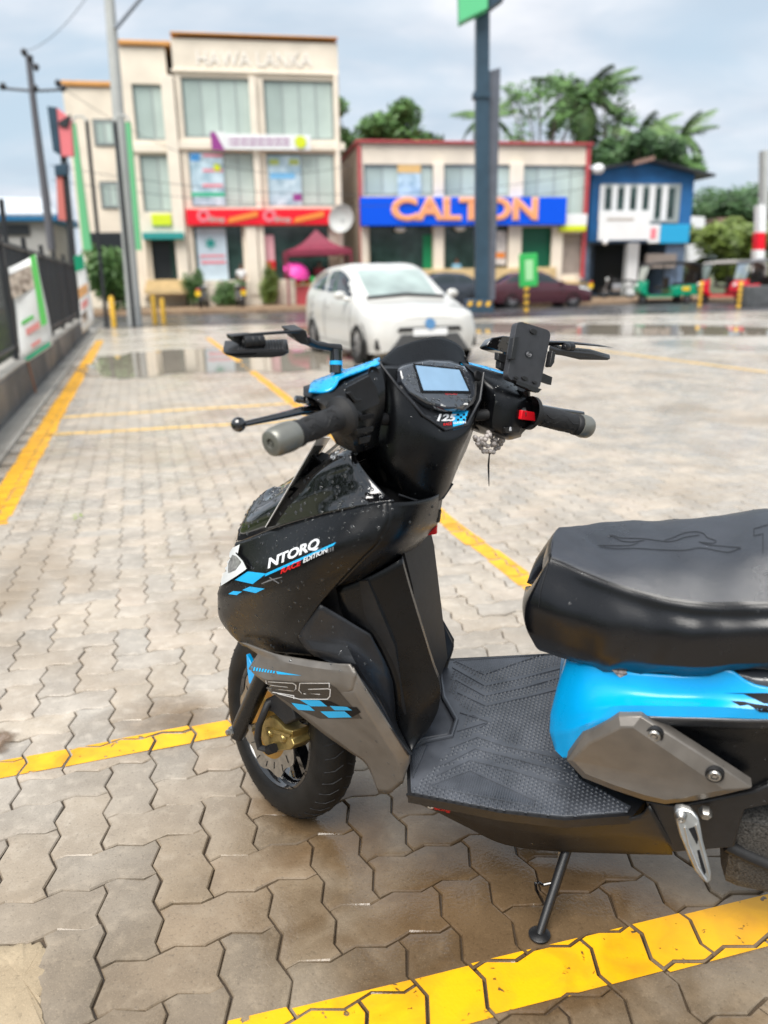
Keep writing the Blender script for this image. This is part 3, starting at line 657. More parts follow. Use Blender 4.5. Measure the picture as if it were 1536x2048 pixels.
mb = MB(); c = SX(955, 751, .893); mb.lathe(c, (-1, -.15, .35), [(0, .002), (.008, .003), (.0095, .002), (.0105, .0)], 16); mb.build('screw_recess', M_DBLACK, bike, True)
BL = sx_([
 [(618,781,.914),(648,783,.908),(667,774,.903),(677,757,.915),(720,741,.92),(759,727,.925)],
 [(621,766,.945),(648,760,.94),(667,752,.935),(690,745,.935),(722,733,.937),(759,718,.94)],
 [(628,760,.97),(650,752,.97),(672,744,.968),(695,737,.965),(724,728,.962),(759,714,.96)]])
panel('blue_cowl_trim', BL, M_BLUE, True, mirror=False, drops=3500, rbr=(1,), dr=(.0008,.002))
# right arm
RA = sx_([
 [(922,724,.93),(960,734,.925),(1000,746,.918),(1030,756,.912)],
 [(950,748,.905),(975,758,.893),(1012,765,.885),(1046,782,.885)],
 [(966,785,.895),(990,790,.868),(1030,795,.850),(1064,802,.853)],
 [(965,815,.90),(985,835,.868),(1020,842,.846),(1062,845,.848)],
 [(958,845,.905),(985,862,.87),(1012,870,.853),(1045,866,.855)],
 [(960,858,.91),(990,872,.88),(1016,880,.868),(1042,874,.868)]])
lump('right_switch_housing', RA, M_MATTE, (.055, 0, .0), rbr=(1,), cbr=(1,), drops=900)
BR = sx_([[(920,729,.925),(960,740,.918),(1000,751,.91),(1028,760,.905)],[(926,722,.95),(962,730,.945),(1000,741,.938),(1030,752,.93)]])
panel('blue_cowl_trim', BR, M_BLUE, True, mirror=False, drops=1500)
SB([(1036,820),(1061,824),(1063,842),(1034,838)], M_RED, 'engine_kill_switch', .848, .010)
SB([(1004,855),(1040,852),(1034,866),(1006,866)], M_PLAS, 'starter_button', .852, .006)
SB([(1019,855),(1022,855),(1023,862),(1018,862)], M_DWHITE, 'starter_mark', .8455, .0004)
# grips
def grip(p_in, p_out, end, sgn):
    a, b, e = Vector(p_in), Vector(p_out), Vector(end); ax = (e - a).normalized(); L = (b - a).length
    mb = MB(); pr = [(.031, -.004), (.031, .004), (.0275, .007), (.0205, .012), (.019, .018)]
    for i in range(1, 9): t = i / 9; pr.append((.0178 + .0016 * math.sin(math.pi * t), .018 + (L - .026) * t))
    pr += [(.0180, L - .010), (.0205, L - .007), (.0205, L), (.016, L)]
    mb.lathe(a, ax, pr, 28); g = mb.build('grip', M_RUB, bike, True)
    # wavy ribs on the grip
    e1 = ax.cross(Vector((0, 0, 1))).normalized(); e2 = ax.cross(e1).normalized()
    if (Vector(EYES) - a).dot(e1) < 0: e1 = -e1
    if (Vector(EYES) - a).dot(e2) < 0: e2 = -e2
    mb = MB()
    for ph, am, of in ((0, .5, .9), (math.pi, .5, .9), (0, .35, .3), (math.pi, .3, 1.45), (0, .3, 2.0), (0, .3, -.3), (0,.3,3.0)):
        pts = []
        for i in range(25):
            t = i / 24; an = of + am * math.sin(2 * math.pi * t * 1.4 + ph); pts.append(a + ax * (.024 + (L - .040) * t) + (e1 * math.cos(an) + e2 * math.sin(an)) * .0186)
        mb.tube(pts, .0011, 5)
    mb.build('grip_ribs', M_RUB, g)
    l2 = (e - b).length
    mb = MB(); mb.lathe(b + ax * .001, ax, [(.012, -.002), (.0205, 0), (.0222, .008), (.0225, l2 * .45), (.0215, l2 * .8), (.0192, l2 * .97), (.0175, l2), (.0075, l2), (.0068, l2 - .005), (.0035, l2 - .005), (.003, l2 - .001), (0, l2 - .001)], 28)
    mb.build('bar_end', M_BARE, bike, True)
grip(SY(684,832,.205), SY(590,868,.300), SY(542,888,.345), 1)
grip(SY(1060,826,-.205), SY(1156,850,-.318), SY(1176,855,-.345), -1)
mb = MB(); mb.tube([SY(700,830,.19), (.905, .12, 1.0), (.915, 0, .99), (.90, -.12, 1.0), SY(1050,826,-.195)], .011, 10); mb.build('handlebar', M_RUB, bike, True)
# brake levers
mb = MB(); mb.tube([SX(*p) for p in [(668,815,.925),(625,820,.93),(600,822,.93),(560,832,.928),(520,841,.925),(488,848,.922)]], [.011, .0105, .009, .0075, .0065, .006], 10, sq=.75)
mb.sphere(SX(477, 849, .92), .0115, 14, 9); mb.build('brake_lever', M_GLOSS, bike, True)
mb = MB(); mb.tube([SX(*p) for p in [(640,808,.93),(622,803,.93),(610,800,.93)]], [.006, .006, .006], 8)
mb.tube([SX(*p) for p in [(612,801,.932),(600,799,.934),(590,797,.936)]], [.0055, .0062, .005], 8); mb.tube([SX(*p) for p in [(636,806,.925),(624,806,.922),(614,805,.92)]], [.005, .006, .004], 8); mb.build('lock_lever', M_GLOSS, bike, True)
mb = MB(); mb.tube([SX(*p) for p in [(1045,800,.93),(1075,815,.935),(1120,822,.935),(1165,828,.93)]], [.009, .008, .0065, .006], 10); mb.build('brake_lever', M_GLOSS, bike, True)
# ---- mirrors, folded flat -----------------------------------------------------
def slabS(name, top, m, th, lat, parent=None, bev=.002):
    P = [SY(x, y, l) for (x, y), l in zip(top, lat)]; mb = MB(); mb.prism(P, (.07, 0, .012)); return mb
mb = MB(); mb.tube([SX(672,746,.945), SX(672,722,.948), SX(672,698,.950)], [.0105, .0105, .0105], 14); mst = mb.build('mirror_stem', M_GLOSS, bike, True)
mb = MB(); mb.tube([SX(672,722,.948), SX(672,730,.947)], [.0108, .0108], 14); mb.tube([SX(674,737,.947), SX(674,740,.947)], .0109, 14); mb.build('stem_tape', M_DBLUE, mst)
mb = MB(); mb.tube([SX(680,697,.950), SX(655,694,.955), SX(632,690,.957), SX(614,682,.955)], [.0105, .009, .009, .010], 12, sq=.7); mb.build('mirror_arm', M_PLAS, bike, True)
def away(x, y, k, up=0.):
    d = Vector(SRM.T @ BM.T @ ray(x, y)).normalized(); d = d * k; d.z += up; return d
def sl(px, x0, back, name, m, bev=.002, parent=None, mb=None):
    b = mb or MB(); b.prism([SX(x, y, x0) for x, y in px], back)
    return b.build(name, m, parent or bike, parent is None, bevel=bev) if mb is None else b
sl([(580,662),(606,659),(613,662),(617,673),(613,676),(617,684),(617,691),(604,689),(594,682)], .935, (.035, -.004, .006), 'mirror_bracket', M_PLAS)
mp_ = sl([(463,672),(500,667),(580,661),(606,659),(600,666),(505,672),(466,676)], .925, away(540, 668, .05, .001), 'mirror_mount_plate', M_PLAS)
mb = MB(); mb.lathe(SX(484,685,.925), Vector(SX(514,683,.925)) - Vector(SX(484,685,.925)), [(0, 0), (.003, 0), (.0042, .0015), (.0065, .002), (.0085, .002), (.0095, .006), (.0095, .013), (.0085, .014), (.0095, .015), (.0095, .024), (.0085, .025), (.0095, .026), (.0092, .034), (0, .034)], 18)
mb.prism([SX(x, y, .930) for x, y in [(466,674),(510,671),(512,683),(500,690),(480,690),(468,682)]], (.02, 0, .003)); mb.build('mirror_pivot', M_PLAS, bike, True)
mh = sl([(443,704),(470,703),(577,699),(579,706),(566,713),(545,716),(476,717),(452,711)], .915, away(510, 703, .075, .017), 'mirror_head', M_PLAS, .003)
mb = MB()
for i in range(16):
    x0 = 471 + i * 5.9; a_ = Vector(SX(x0 + 6, 702 - i * .22, .915)); mb.tube([a_, a_ + away(510, 703, .055, .0145)], .0017, 5)
tag(mb.build('mirror_fins', M_FIN, mh), kind='stuff')
# far mirror
mb = MB(); mb.tube([SX(1026,765,.93), SX(1020,730,.935), SX(1012,700,.94)], .0105, 12); mb.build('mirror_stem', M_GLOSS, bike, True)
fa = sl([(974,690),(985,675),(1008,671),(1040,675),(1045,690),(1030,710),(1000,702),(976,694)], .93, (.02, 0, -.006), 'mirror_bracket', M_GLOSS, .002)
DROPS.append(('s', [SX(x, y, .9295) for x, y in [(976,690),(985,676),(1008,672),(1040,676),(1030,706),(1000,700)]], [(0,1,2,3,4,5)], 9000, .001, .0028))
mb = MB(); mb.tube([SX(1030,690,.935), SX(1065,688,.935), SX(1100,686,.935), SX(1130,686,.932)], [.009, .008, .007, .006], 10, sq=.7); mb.build('mirror_arm', M_PLAS, bike, True)
sl([(1090,682),(1140,683),(1200,690),(1235,697),(1185,692),(1120,687),(1092,686)], .925, away(1160, 688, .045, .001), 'mirror_mount_plate', M_GLOSS)
mb = MB(); mb.lathe(SX(1128,694,.92), Vector(SX(1154,694,.925)) - Vector(SX(1128,694,.92)), [(0, 0), (.003, 0), (.0042, .0015), (.0075, .002), (.0085, .006), (.0085, .012), (.0078, .013), (.0085, .014), (.0085, .03), (0, .03)], 18); mb.build('mirror_pivot', M_PLAS, bike, True)
mh = sl([(1098,692),(1120,699),(1180,705),(1222,717),(1215,721),(1160,720),(1125,712),(1098,708)], .915, away(1160, 710, .07, .008), 'mirror_head', M_PLAS, .003)
mb = MB()
for i in range(14):
    x0 = 1130 + i * 5.0; mb.tube([SX(x0 + 3, 711 + i * .5, .9145), SX(x0, 702 + i * .45, .925), SX(x0 - 2, 702 + i * .4, .945)], .0014, 5)
tag(mb.build('mirror_fins', M_FIN, mh), kind='stuff')
# ---- phone holder -------------------------------------------------------------
def PH(u, v, o=0.):                                     # u, v in -1..1 over the plate, o towards the rider
    a, b, c, d = (1035, 641), (1103, 662), (1079, 780), (1014, 757)   # TL TR BR BL
    s_, t_ = (u + 1) / 2, (v + 1) / 2
    px = (a[0] * (1 - s_) + b[0] * s_) * (1 - t_) + (d[0] * (1 - s_) + c[0] * s_) * t_
    py = (a[1] * (1 - s_) + b[1] * s_) * (1 - t_) + (d[1] * (1 - s_) + c[1] * s_) * t_
    return SX(px, py, .868 - .022 * t_ - o)
def rr(n=6, ru=.32, rv=.18):
    pts = []
    for cu, cv, a0 in ((1 - ru, -1 + rv, -90), (1 - ru, 1 - rv, 0), (-1 + ru, 1 - rv, 90), (-1 + ru, -1 + rv, 180)):
        for i in range(n + 1): a = R(a0 + 90 * i / n); pts.append((cu + ru * math.cos(a), cv + rv * math.sin(a)))
    return pts
mb = MB(); mb.prism([PH(*p) for p in rr()], (.012, 0, -.003)); ph = mb.build('phone_holder', mat('phone_holder_black', (.03, .031, .036), .5, noise=.15, nscale=60, bump=.1, bscale=1500), bike, True, bevel=.002)
for cu, cv, su, sv in ((-.02, -.80, .22, .09), (.0, .80, .2, .07), (-.5, .88, .14, .05), (.62, .82, .14, .05)):
    mb = MB(); mb.prism([PH(cu + su * math.cos(a * .5236), cv + sv * math.sin(a * .5236), .0002) for a in range(12)], (-.0022, 0, .0005)); mb.build('rubber_pad', M_RUB, ph, bevel=.0008)
mb = MB(); mb.prism([PH(.24 * math.cos(a * .3927), -.02 + .13 * math.sin(a * .3927), .0003) for a in range(16)], (-.0008, 0, .0002)); emb = mb.build('holder_emblem', M_SATIN, ph)
mb = MB(); mb.tube([PH(.14 * math.cos(a * .5), -.02 + .07 * math.sin(a * .5), .0013) for a in range(10)], .0008, 5); mb.tube([PH(-.12 + .024 * a, -.02 + (.03 if a % 2 else -.03), .0013) for a in range(11)], .0007, 5); mb.build('emblem_mark', M_DGREY, emb)
mb = MB(); mb.prism([PH(*p, -.004) for p in [(-1.25,-.35),(-1.0,-.45),(-.95,.35),(-1.22,.4)]], (-.010, 0, .002)); mb.build('holder_clamp', M_PLAS, ph, bevel=.001); mb = MB(); mb.prism([PH(*p, -.004) for p in [(1.0,-.32),(1.2,-.28),(1.24,.05),(1.12,.22),(1.02,.2)]], (-.012, 0, .002)); mb.build('holder_clamp', M_PLAS, ph, bevel=.001)
mb = MB(); mb.prism([PH(*p, -.012) for p in [(.9,.42),(1.6,.45),(1.62,.72),(.9,.72)]], (.010, 0, 0)); mb.build('holder_arm', M_PLAS, ph, bevel=.001); mb = MB(); mb.prism([PH(*p, -.012) for p in [(-1.75,.25),(-1.0,.2),(-1.0,.55),(-1.7,.5)]], (.010, 0, 0)); mb.build('holder_arm', M_PLAS, ph, bevel=.001); mb = MB(); mb.prism([PH(*p, -.014) for p in [(-1.55,.5),(-1.1,.5),(-1.1,.8),(-1.5,.75)]], (.012, 0, 0)); mb.build('holder_arm', M_PLAS, ph, bevel=.001)
mb = MB(); mb.prism([PH(*p, -.004) for p in [(-.8,.98),(.85,.98),(.7,1.12),(.55,1.16),(-.5,1.14)]], (-.012, 0, 0)); mb.build('holder_foot', M_PLAS, ph, bevel=.001)
mb = MB(); mb.tube([SX(1048,776,.862), SX(1048,800,.868)], [.012, .012], 12); mb.build('holder_stem', M_PLAS, ph)
mb = MB(); mb.prism([PH(*p, .0085) for p in [(-.42,1.02),(.35,1.02),(.35,1.08),(-.42,1.07)]], (-.001, 0, 0)); mb.build('clamp_slot', M_SATIN, ph)
# ---- number plate and its bracket ---------------------------------------------------
q0, q3 = np.array(Y(637, 874, .095)), np.array(Y(531, 1055, .095)); q1, q2 = np.array(Y(661, 876, -.095)), np.array(Y(553, 1053, -.095))
pt, pbm = (q0 + q1) / 2, (q2 + q3) / 2; ex = (q1 - q0) / np.linalg.norm(q1 - q0); dn = pbm - pt
nn = np.cross(ex, dn); nn /= np.linalg.norm(nn); nn = nn * (1 if nn @ (EYEB - pt) > 0 else -1)
mb = MB(); mb.prism([q0, q1, q2, q3], nn * -.0015); plate = mb.build('number_plate', M_WHITE, bike)
mb = MB(); ey = dn / np.linalg.norm(dn); o = q0 + nn * .0002; Lp = np.linalg.norm(dn)
for s0, s1 in ((0.012, .02),): pass
for row in range(2):
    for k in range(6):
        b0 = o + ex * (.014 + k * .027) + ey * (.02 + row * .10)
        for du0, du1, dv0, dv1 in ((0, .005, 0, .08), (.013, .018, 0, .08), (0, .018, (k * 7 % 5) * .012, (k * 7 % 5) * .012 + .01)):
            mb.prism([b0 + ex * du0 + ey * dv0, b0 + ex * du1 + ey * dv0, b0 + ex * du1 + ey * dv1, b0 + ex * du0 + ey * dv1], nn * .0004)
mb.v += [tuple(Vector(p) - Vector(nn) * .0023) for p in mb.v[:]]; mb.f += [tuple(i + len(mb.v) // 2 for i in q[::-1]) for q in mb.f[:]]
tag(mb.build('plate_lettering', M_DBLACK, plate), kind='stuff')
mb = MB(); mb.prism([Y(x, y, .02) for x, y in [(628,920),(620,926),(596,1000),(600,1020),(650,1010),(655,930)]], (0, -.04, 0)); mb.build('plate_bracket', M_DBLACK, bike, bevel=.003)
mb = MB(); mb.tube([Y(626,910,.03), Y(632,918,.03), Y(640,924,.03)], .0035, 8); mb.build('plate_bolt', M_DBLACK, bike)
# wedge of the nose cover that rises behind the plate
# ---- bag hook and red tag, prayer beads ----------------------------------------------
mb = MB(); mb.tube([(.885, 0, .80), Y(876,1022,0), Y(870,1034,0)], [.007, .007, .005], 8); mb.build('bag_hook', M_PLAS, bike)
tg = empty('key_tag', label='small red fabric key tag hanging behind the steering column', cat='key tag')
mb = MB(); mb.prism([Y(x, y, .0) for x, y in [(862,1032),(874,1030),(873,1068),(855,1071),(853,1062),(859,1050)]], (0, -.006, 0)); o = mb.build('fabric_strap', M_RED, None); o.parent = tg
mb = MB(); mb.tube([Y(x, y, 0) for x, y in [(866,1034),(868,1026),(874,1022),(879,1026),(872,1035)]], .0016, 6); o = mb.build('ring', M_STEEL, None); o.parent = tg
tg.matrix_world = bike.matrix_world
bd = empty('bead_string', label='string of pale grey beads looped under the right handlebar grip', cat='beads')
mb = MB(); rb_ = random.Random(3)
for i in range(26):
    t = i / 25; a = math.pi * t; mb.sphere(SX(978 + 26 * math.cos(a) + rb_.uniform(-2, 2), 874 + 30 * math.sin(a) * (.55 if i % 2 else 1.0) + rb_.uniform(-2, 2), .885 + rb_.uniform(-.01, .01)), .0046, 8, 6)
for i in range(16): mb.sphere(SX(962 + i * 2.9, 876 + 9 * math.sin(i * .9) + rb_.uniform(-3, 3), .88 + rb_.uniform(-.01, .01)), .0048, 8, 6)
b_ = mb.build('beads', mat('pale_beads', (.42, .38, .36), .35), None); b_.parent = bd
mb = MB(); mb.tube([SX(972,872,.89), SX(960,880,.89), SX(966,900,.89), SX(980,908,.89), SX(996,896,.89), SX(1006,878,.89)], .0012, 5); mb.tube([SX(979,906,.89), SX(977,930,.89), SX(978,972,.89)], [.0012, .002, .0008], 5); o = mb.build('cord', M_RUB, None); o.parent = bd
bd.matrix_world = bike.matrix_world @ STEERM
# ---- decals laid on the panels, water drops -------------------------------------------
BV = {k: BVHTree.FromPolygons([Vector(p) for p in v], f) for k, (v, f) in SURF.items()}
def lay(tris, m, name, key='b', parent=None, off=.0007, maxe=9.):
    """tris: triangles in photo pixels; each is laid on the panel skin it belongs to and stays there as a thin film"""
    eye = Vector(EYEB if key == 'b' else EYES); work = list(tris); done = []
    while work:
        t = work.pop(); e = [(math.dist(t[i], t[(i + 1) % 3]), i) for i in range(3)]; L, i = max(e)
        if L > maxe:
            a, b, c = t[i], t[(i + 1) % 3], t[(i + 2) % 3]; q = ((a[0] + b[0]) / 2, (a[1] + b[1]) / 2); work += [(a, q, c), (q, b, c)]
        else: done.append(t)
    cache = {}; mb = MB()
    def cast(p):
        k = (round(p[0], 2), round(p[1], 2))
        if k not in cache:
            d = BM.T @ ray(*p)
            if key == 's': d = SRM.T @ d
            h = BV[key].ray_cast(eye, Vector(d).normalized())
            if h[0] is None: cache[k] = None
            else:
                n = h[1]; n = n if n.dot(eye - h[0]) > 0 else -n; mb.v.append(tuple(h[0] + n * off)); cache[k] = len(mb.v) - 1
        return cache[k]
    for t in done:
        q = [cast(p) for p in t]
        if None in q or len(set(q)) < 3: continue
        P = [Vector(mb.v[i]) for i in q]
        if max((P[0] - P[1]).length, (P[1] - P[2]).length, (P[2] - P[0]).length) > .05: continue
        mb.f.append(tuple(q))
    if not mb.f: return None
    return mb.build(name, m, parent or bike, key == 's', smooth=60)
def poly(px): return [tuple(px[i] for i in t) for t in tessellate_polygon([[Vector((x, y, 0)) for x, y in px]])]
def text_tris(body, o, ex, ey, shear=0., extrude=0, bold=0., spacing=1.0, font=None):
    """outline text at photo position o; ex = one text height along the baseline, ey = one height up"""
    cu = bpy.data.curves.new('lettering', 'FONT'); cu.body = body; cu.shear = shear; cu.offset = bold; cu.space_character = spacing; cu.resolution_u = 3
    ob = bpy.data.objects.new('lettering', cu); COL.objects.link(ob)
    dg = bpy.context.evaluated_depsgraph_get(); me = bpy.data.meshes.new_from_object(ob.evaluated_get(dg))
    me.calc_loop_triangles(); V = [v.co.copy() for v in me.vertices]
    T = [tuple((o[0] + ex[0] * V[i].x + ey[0] * V[i].y, o[1] + ex[1] * V[i].x + ey[1] * V[i].y) for i in lt.vertices) for lt in me.loop_triangles]
    wd = max(v.x for v in V); bpy.data.objects.remove(ob); bpy.data.curves.remove(cu); bpy.data.meshes.remove(me)
    return T, wd
def fit_text(body, a, b, h, shear=0., bold=0., spacing=1.0):
    """text running from pixel a to pixel b with cap height vector h"""
    _, wd = text_tris(body, (0, 0), (1, 0), (0, 1), shear, 0, bold, spacing)
    ex = ((b[0] - a[0]) / wd, (b[1] - a[1]) / wd); ey = (h[0] / .70, h[1] / .70)
    return text_tris(body, a, ex, ey, shear, 0, bold, spacing)[0]
def stroke(pts, wd, closed=False):
    T = []
    if closed: pts = pts + pts[:1]
    for a, b in zip(pts[:-1], pts[1:]):
        dx_, dy_ = b[0] - a[0], b[1] - a[1]; L = math.hypot(dx_, dy_) or 1; nx, ny = -dy_ / L * wd / 2, dx_ / L * wd / 2; ux, uy = dx_ / L * wd * .3, dy_ / L * wd * .3
        T += poly([(a[0] + nx - ux, a[1] + ny - uy), (b[0] + nx + ux, b[1] + ny + uy), (b[0] - nx + ux, b[1] - ny + uy), (a[0] - nx - ux, a[1] - ny - uy)])
    return T
lay(fit_text('NTORQ', (535,1137), (640,1093), (-1,-18), shear=.18, bold=.035, spacing=.95), M_DWHITE, 'model_lettering')
lay(fit_text('RACE', (561,1148), (603,1129), (0,-10), shear=.2, bold=.035), M_DRED, 'edition_lettering')
lay(fit_text('EDITION', (606,1126), (656,1103), (0,-9), shear=.2, bold=.025), M_DWHITE, 'edition_lettering')
lay(poly([(532,1147),(673,1084),(667,1091),(530,1153)]), M_DBLUE, 'stripe_decal')
lay(poly([(470,1160),(496,1143),(533,1147),(506,1168)]), M_DBLUE, 'checker_decal')
lay(poly([(485,1180),(500,1173),(530,1177),(512,1186)]) + poly([(457,1188),(467,1182),(485,1183),(474,1190)]), M_DBLUE, 'checker_decal')
lay(poly([(655,1098),(658,1097),(657,1105),(655,1106)]) + poly([(660,1096),(663,1095),(662,1103),(660,1104)]) + poly([(665,1094),(668,1093),(667,1101),(665,1102)]), M_DGREY, 'tick_decal')
lay(sum([stroke([(524 + 4 * i, 1167 - 2 * i), (552 + 4 * i, 1157 - 1 * i)], 1.6) for i in range(4)], []) + stroke([(540, 1155), (558, 1166)], 2), M_DGREY, 'emblem_decal')
# headlamp lens wraps the nose between cover and ridge
lay(poly([(484,1089),(470,1096),(458,1116),(450,1140),(446,1172),(462,1162),(480,1151),(500,1137),(492,1121),(480,1108)]), M_LENS, 'headlamp', off=.005)
lay(poly([(470,1110),(478,1112),(488,1124),(476,1140),(462,1146),(462,1128)]), mat('lamp_reflector', (.42, .42, .42), .25, metal=.6, noise=.4, nscale=120), 'lamp_reflector', off=.0062)
lay(stroke([(478,1106),(492,1121),(500,1137)], 2.5), M_DBLACK, 'headlamp_seal', off=.0064)
# lower fairing
lay(sum([poly([(503 + i * 5.6, 1333 + i * 1.05), (506.2 + i * 5.6, 1333.4 + i * 1.05), (504.2 + i * 5.6, 1341 + i * .7), (501 + i * 5.6, 1340.6 + i * .7)]) for i in range(9)], []) + poly([(553,1342),(604,1351),(555,1348)]), M_DBLUE, 'dash_decal')
lay(poly([(532,1360),(660,1368),(673,1376),(725,1437),(640,1437),(600,1420),(545,1384)]), M_CARBON, 'number_field', off=.0005)
n2 = [(534,1360),(534,1377),(560,1380)]
lay(stroke([(532,1361),(535,1374)], 2.2) + stroke([(537,1363),(586,1366),(592,1370),(592,1377),(588,1382),(551,1378)], 1.7) + stroke([(541,1370),(576,1374)], 1.2) + stroke([(546,1384),(588,1391),(588,1397)], 1.7) + stroke([(556,1387),(600,1398),(655,1398),(660,1392),(661,1378),(656,1377),(617,1378)], 1.7) + stroke([(600,1366),(598,1380),(604,1387),(640,1388)], 1.7) + stroke([(600,1366),(659,1366),(659,1374)], 1.7), M_DWHITE, 'number_outline')
lay(poly([(600,1399),(640,1400),(655,1412),(622,1412)]) + poly([(583,1405),(618,1410),(630,1421),(597,1419)]) + poly([(660,1411),(694,1413),(705,1420),(670,1420)]) + poly([(641,1422),(690,1422),(704,1434),(658,1435)]), M_DBLUE, 'checker_decal', off=.001)
lay(poly([(640,1400),(662,1402),(680,1411),(655,1412)]) + poly([(694,1413),(714,1414),(722,1424),(704,1434),(690,1422)]), M_DBLACK, 'checker_decal', off=.0009)
# sticker under the meter
lay(poly([(904,824),(941,822),(934,846),(906,858)]), M_DBLUE, 'sticker_decal', 's')
lay(fit_text('125', (869,842), (912,842), (0,-13), shear=.25, bold=.04), M_DWHITE, 'sticker_number', 's', off=.0011)
lay(sum([poly([(913 + (i % 4) * 6, 828 + (i // 4) * 5), (918 + (i % 4) * 6, 828 + (i // 4) * 5), (918 + (i % 4) * 6, 832 + (i // 4) * 5), (913 + (i % 4) * 6, 832 + (i // 4) * 5)]) for i in (0, 2, 5, 7, 8, 10)], []), M_DBLACK, 'sticker_check', 's', off=.0012)
lay(fit_text('RACE', (886,852), (903,850), (0,-5), bold=.03), M_DRED, 'sticker_lettering', 's', off=.0011)
lay(fit_text('EDITION', (906,849), (931,847), (0,-4), bold=.02), M_DWHITE, 'sticker_lettering', 's', off=.0013)
# brand on the pod and the sill
o = fit_text('NTORQ', (890,790), (915,789), (0,-4), shear=.2)
mbp = MB()
for t in o: mbp.add([MX(x, y, .0101) for x, y in t], [(0, 1, 2)])
mbp.build('meter_lettering', M_DRED, pod)
lay(fit_text('TVS', (826,1606), (868,1618), (2,-9), shear=.2, bold=.04), M_DWHITE, 'sill_lettering')
lay(fit_text('racing', (862,1617), (902,1624), (1,-6), shear=.2, bold=.03), M_DRED, 'sill_lettering')
lay(fit_text('SA', (668,920), (678,903), (-8,-4), bold=.04), M_DWHITE, 'cover_lettering')
# tail checks
lay(poly([(1446,1386),(1545,1386),(1545,1392),(1490,1388)]) + poly([(1488,1388),(1545,1388),(1545,1408),(1528,1407)]) + poly([(1462,1402),(1486,1403),(1520,1424),(1545,1425),(1545,1412),(1510,1408),(1480,1412)]), M_DBLACK, 'tail_check_decal')
# seat: piping along the side, embossed leaping cat, letter
M_PIPE = mat('seat_piping', (.008, .008, .010), .45)
seam = [(1104,1117),(1130,1127),(1160,1141),(1200,1157),(1250,1177),(1300,1192),(1350,1203),(1400,1209),(1460,1211),(1545,1209)]
sp = [tuple(p) for p in spline([(x, y, 0) for x, y in seam], 5)]
lay(stroke([p[:2] for p in sp], 2.0), M_PIPE, 'seat_piping', off=.0012, maxe=14)
lay(stroke([(p[0], p[1] + 7) for p in sp], 1.3), M_PIPE, 'seat_stitch', off=.0012, maxe=14)
cat = [[(1216,1072),(1224,1071),(1240,1076),(1262,1077),(1290,1078),(1325,1083),(1332,1080),(1345,1076),(1370,1066),(1393,1064),(1408,1068),(1415,1076),(1432,1082),(1426,1087),(1412,1086),(1400,1085)],
       [(1216,1072),(1230,1076),(1245,1083),(1270,1084),(1288,1081)],[(1197,1091),(1240,1092),(1262,1091),(1276,1086)],[(1200,1094),(1235,1098),(1270,1097),(1320,1100),(1370,1101),(1400,1096),(1440,1103),(1458,1105),(1470,1101),(1481,1096),(1460,1094),(1425,1091),(1410,1088),(1398,1084)],
       [(1330,1084),(1350,1082),(1370,1075),(1398,1071)]]
lay(sum([stroke([tuple(p[:2]) for p in spline([(x, y, 0) for x, y in c_], 3)], 1.4) for c_ in cat], []), M_PIPE, 'embossed_cat', off=.0009, maxe=14)
lay(sum([stroke(q, 1.4) for q in ([(1508,1058),(1536,1050)],[(1508,1058),(1508,1072),(1526,1068),(1526,1106)],[(1540,1062),(1540,1110)])], []), M_PIPE, 'embossed_letter', off=.0009, maxe=14)
lay(stroke([tuple(p[:2]) for p in spline([(1106,1084,0),(1101,1110,0),(1092,1145,0),(1082,1180,0),(1078,1215,0)], 4)], 1.3), M_PIPE, 'seat_stitch', off=.0009)
# tucked-under cloth peeking out below the seat
mb = MB(); mb.prism([Y(x, y, .134) for x, y in [(1224,1338),(1252,1340),(1256,1349),(1248,1358),(1236,1350)]], (0, .003, 0)); mb.build('seat_label', mat('printed_cloth', (.25, .12, .06), .7, noise=.9, nscale=160, tint=(.6, .5, .45)), bike)
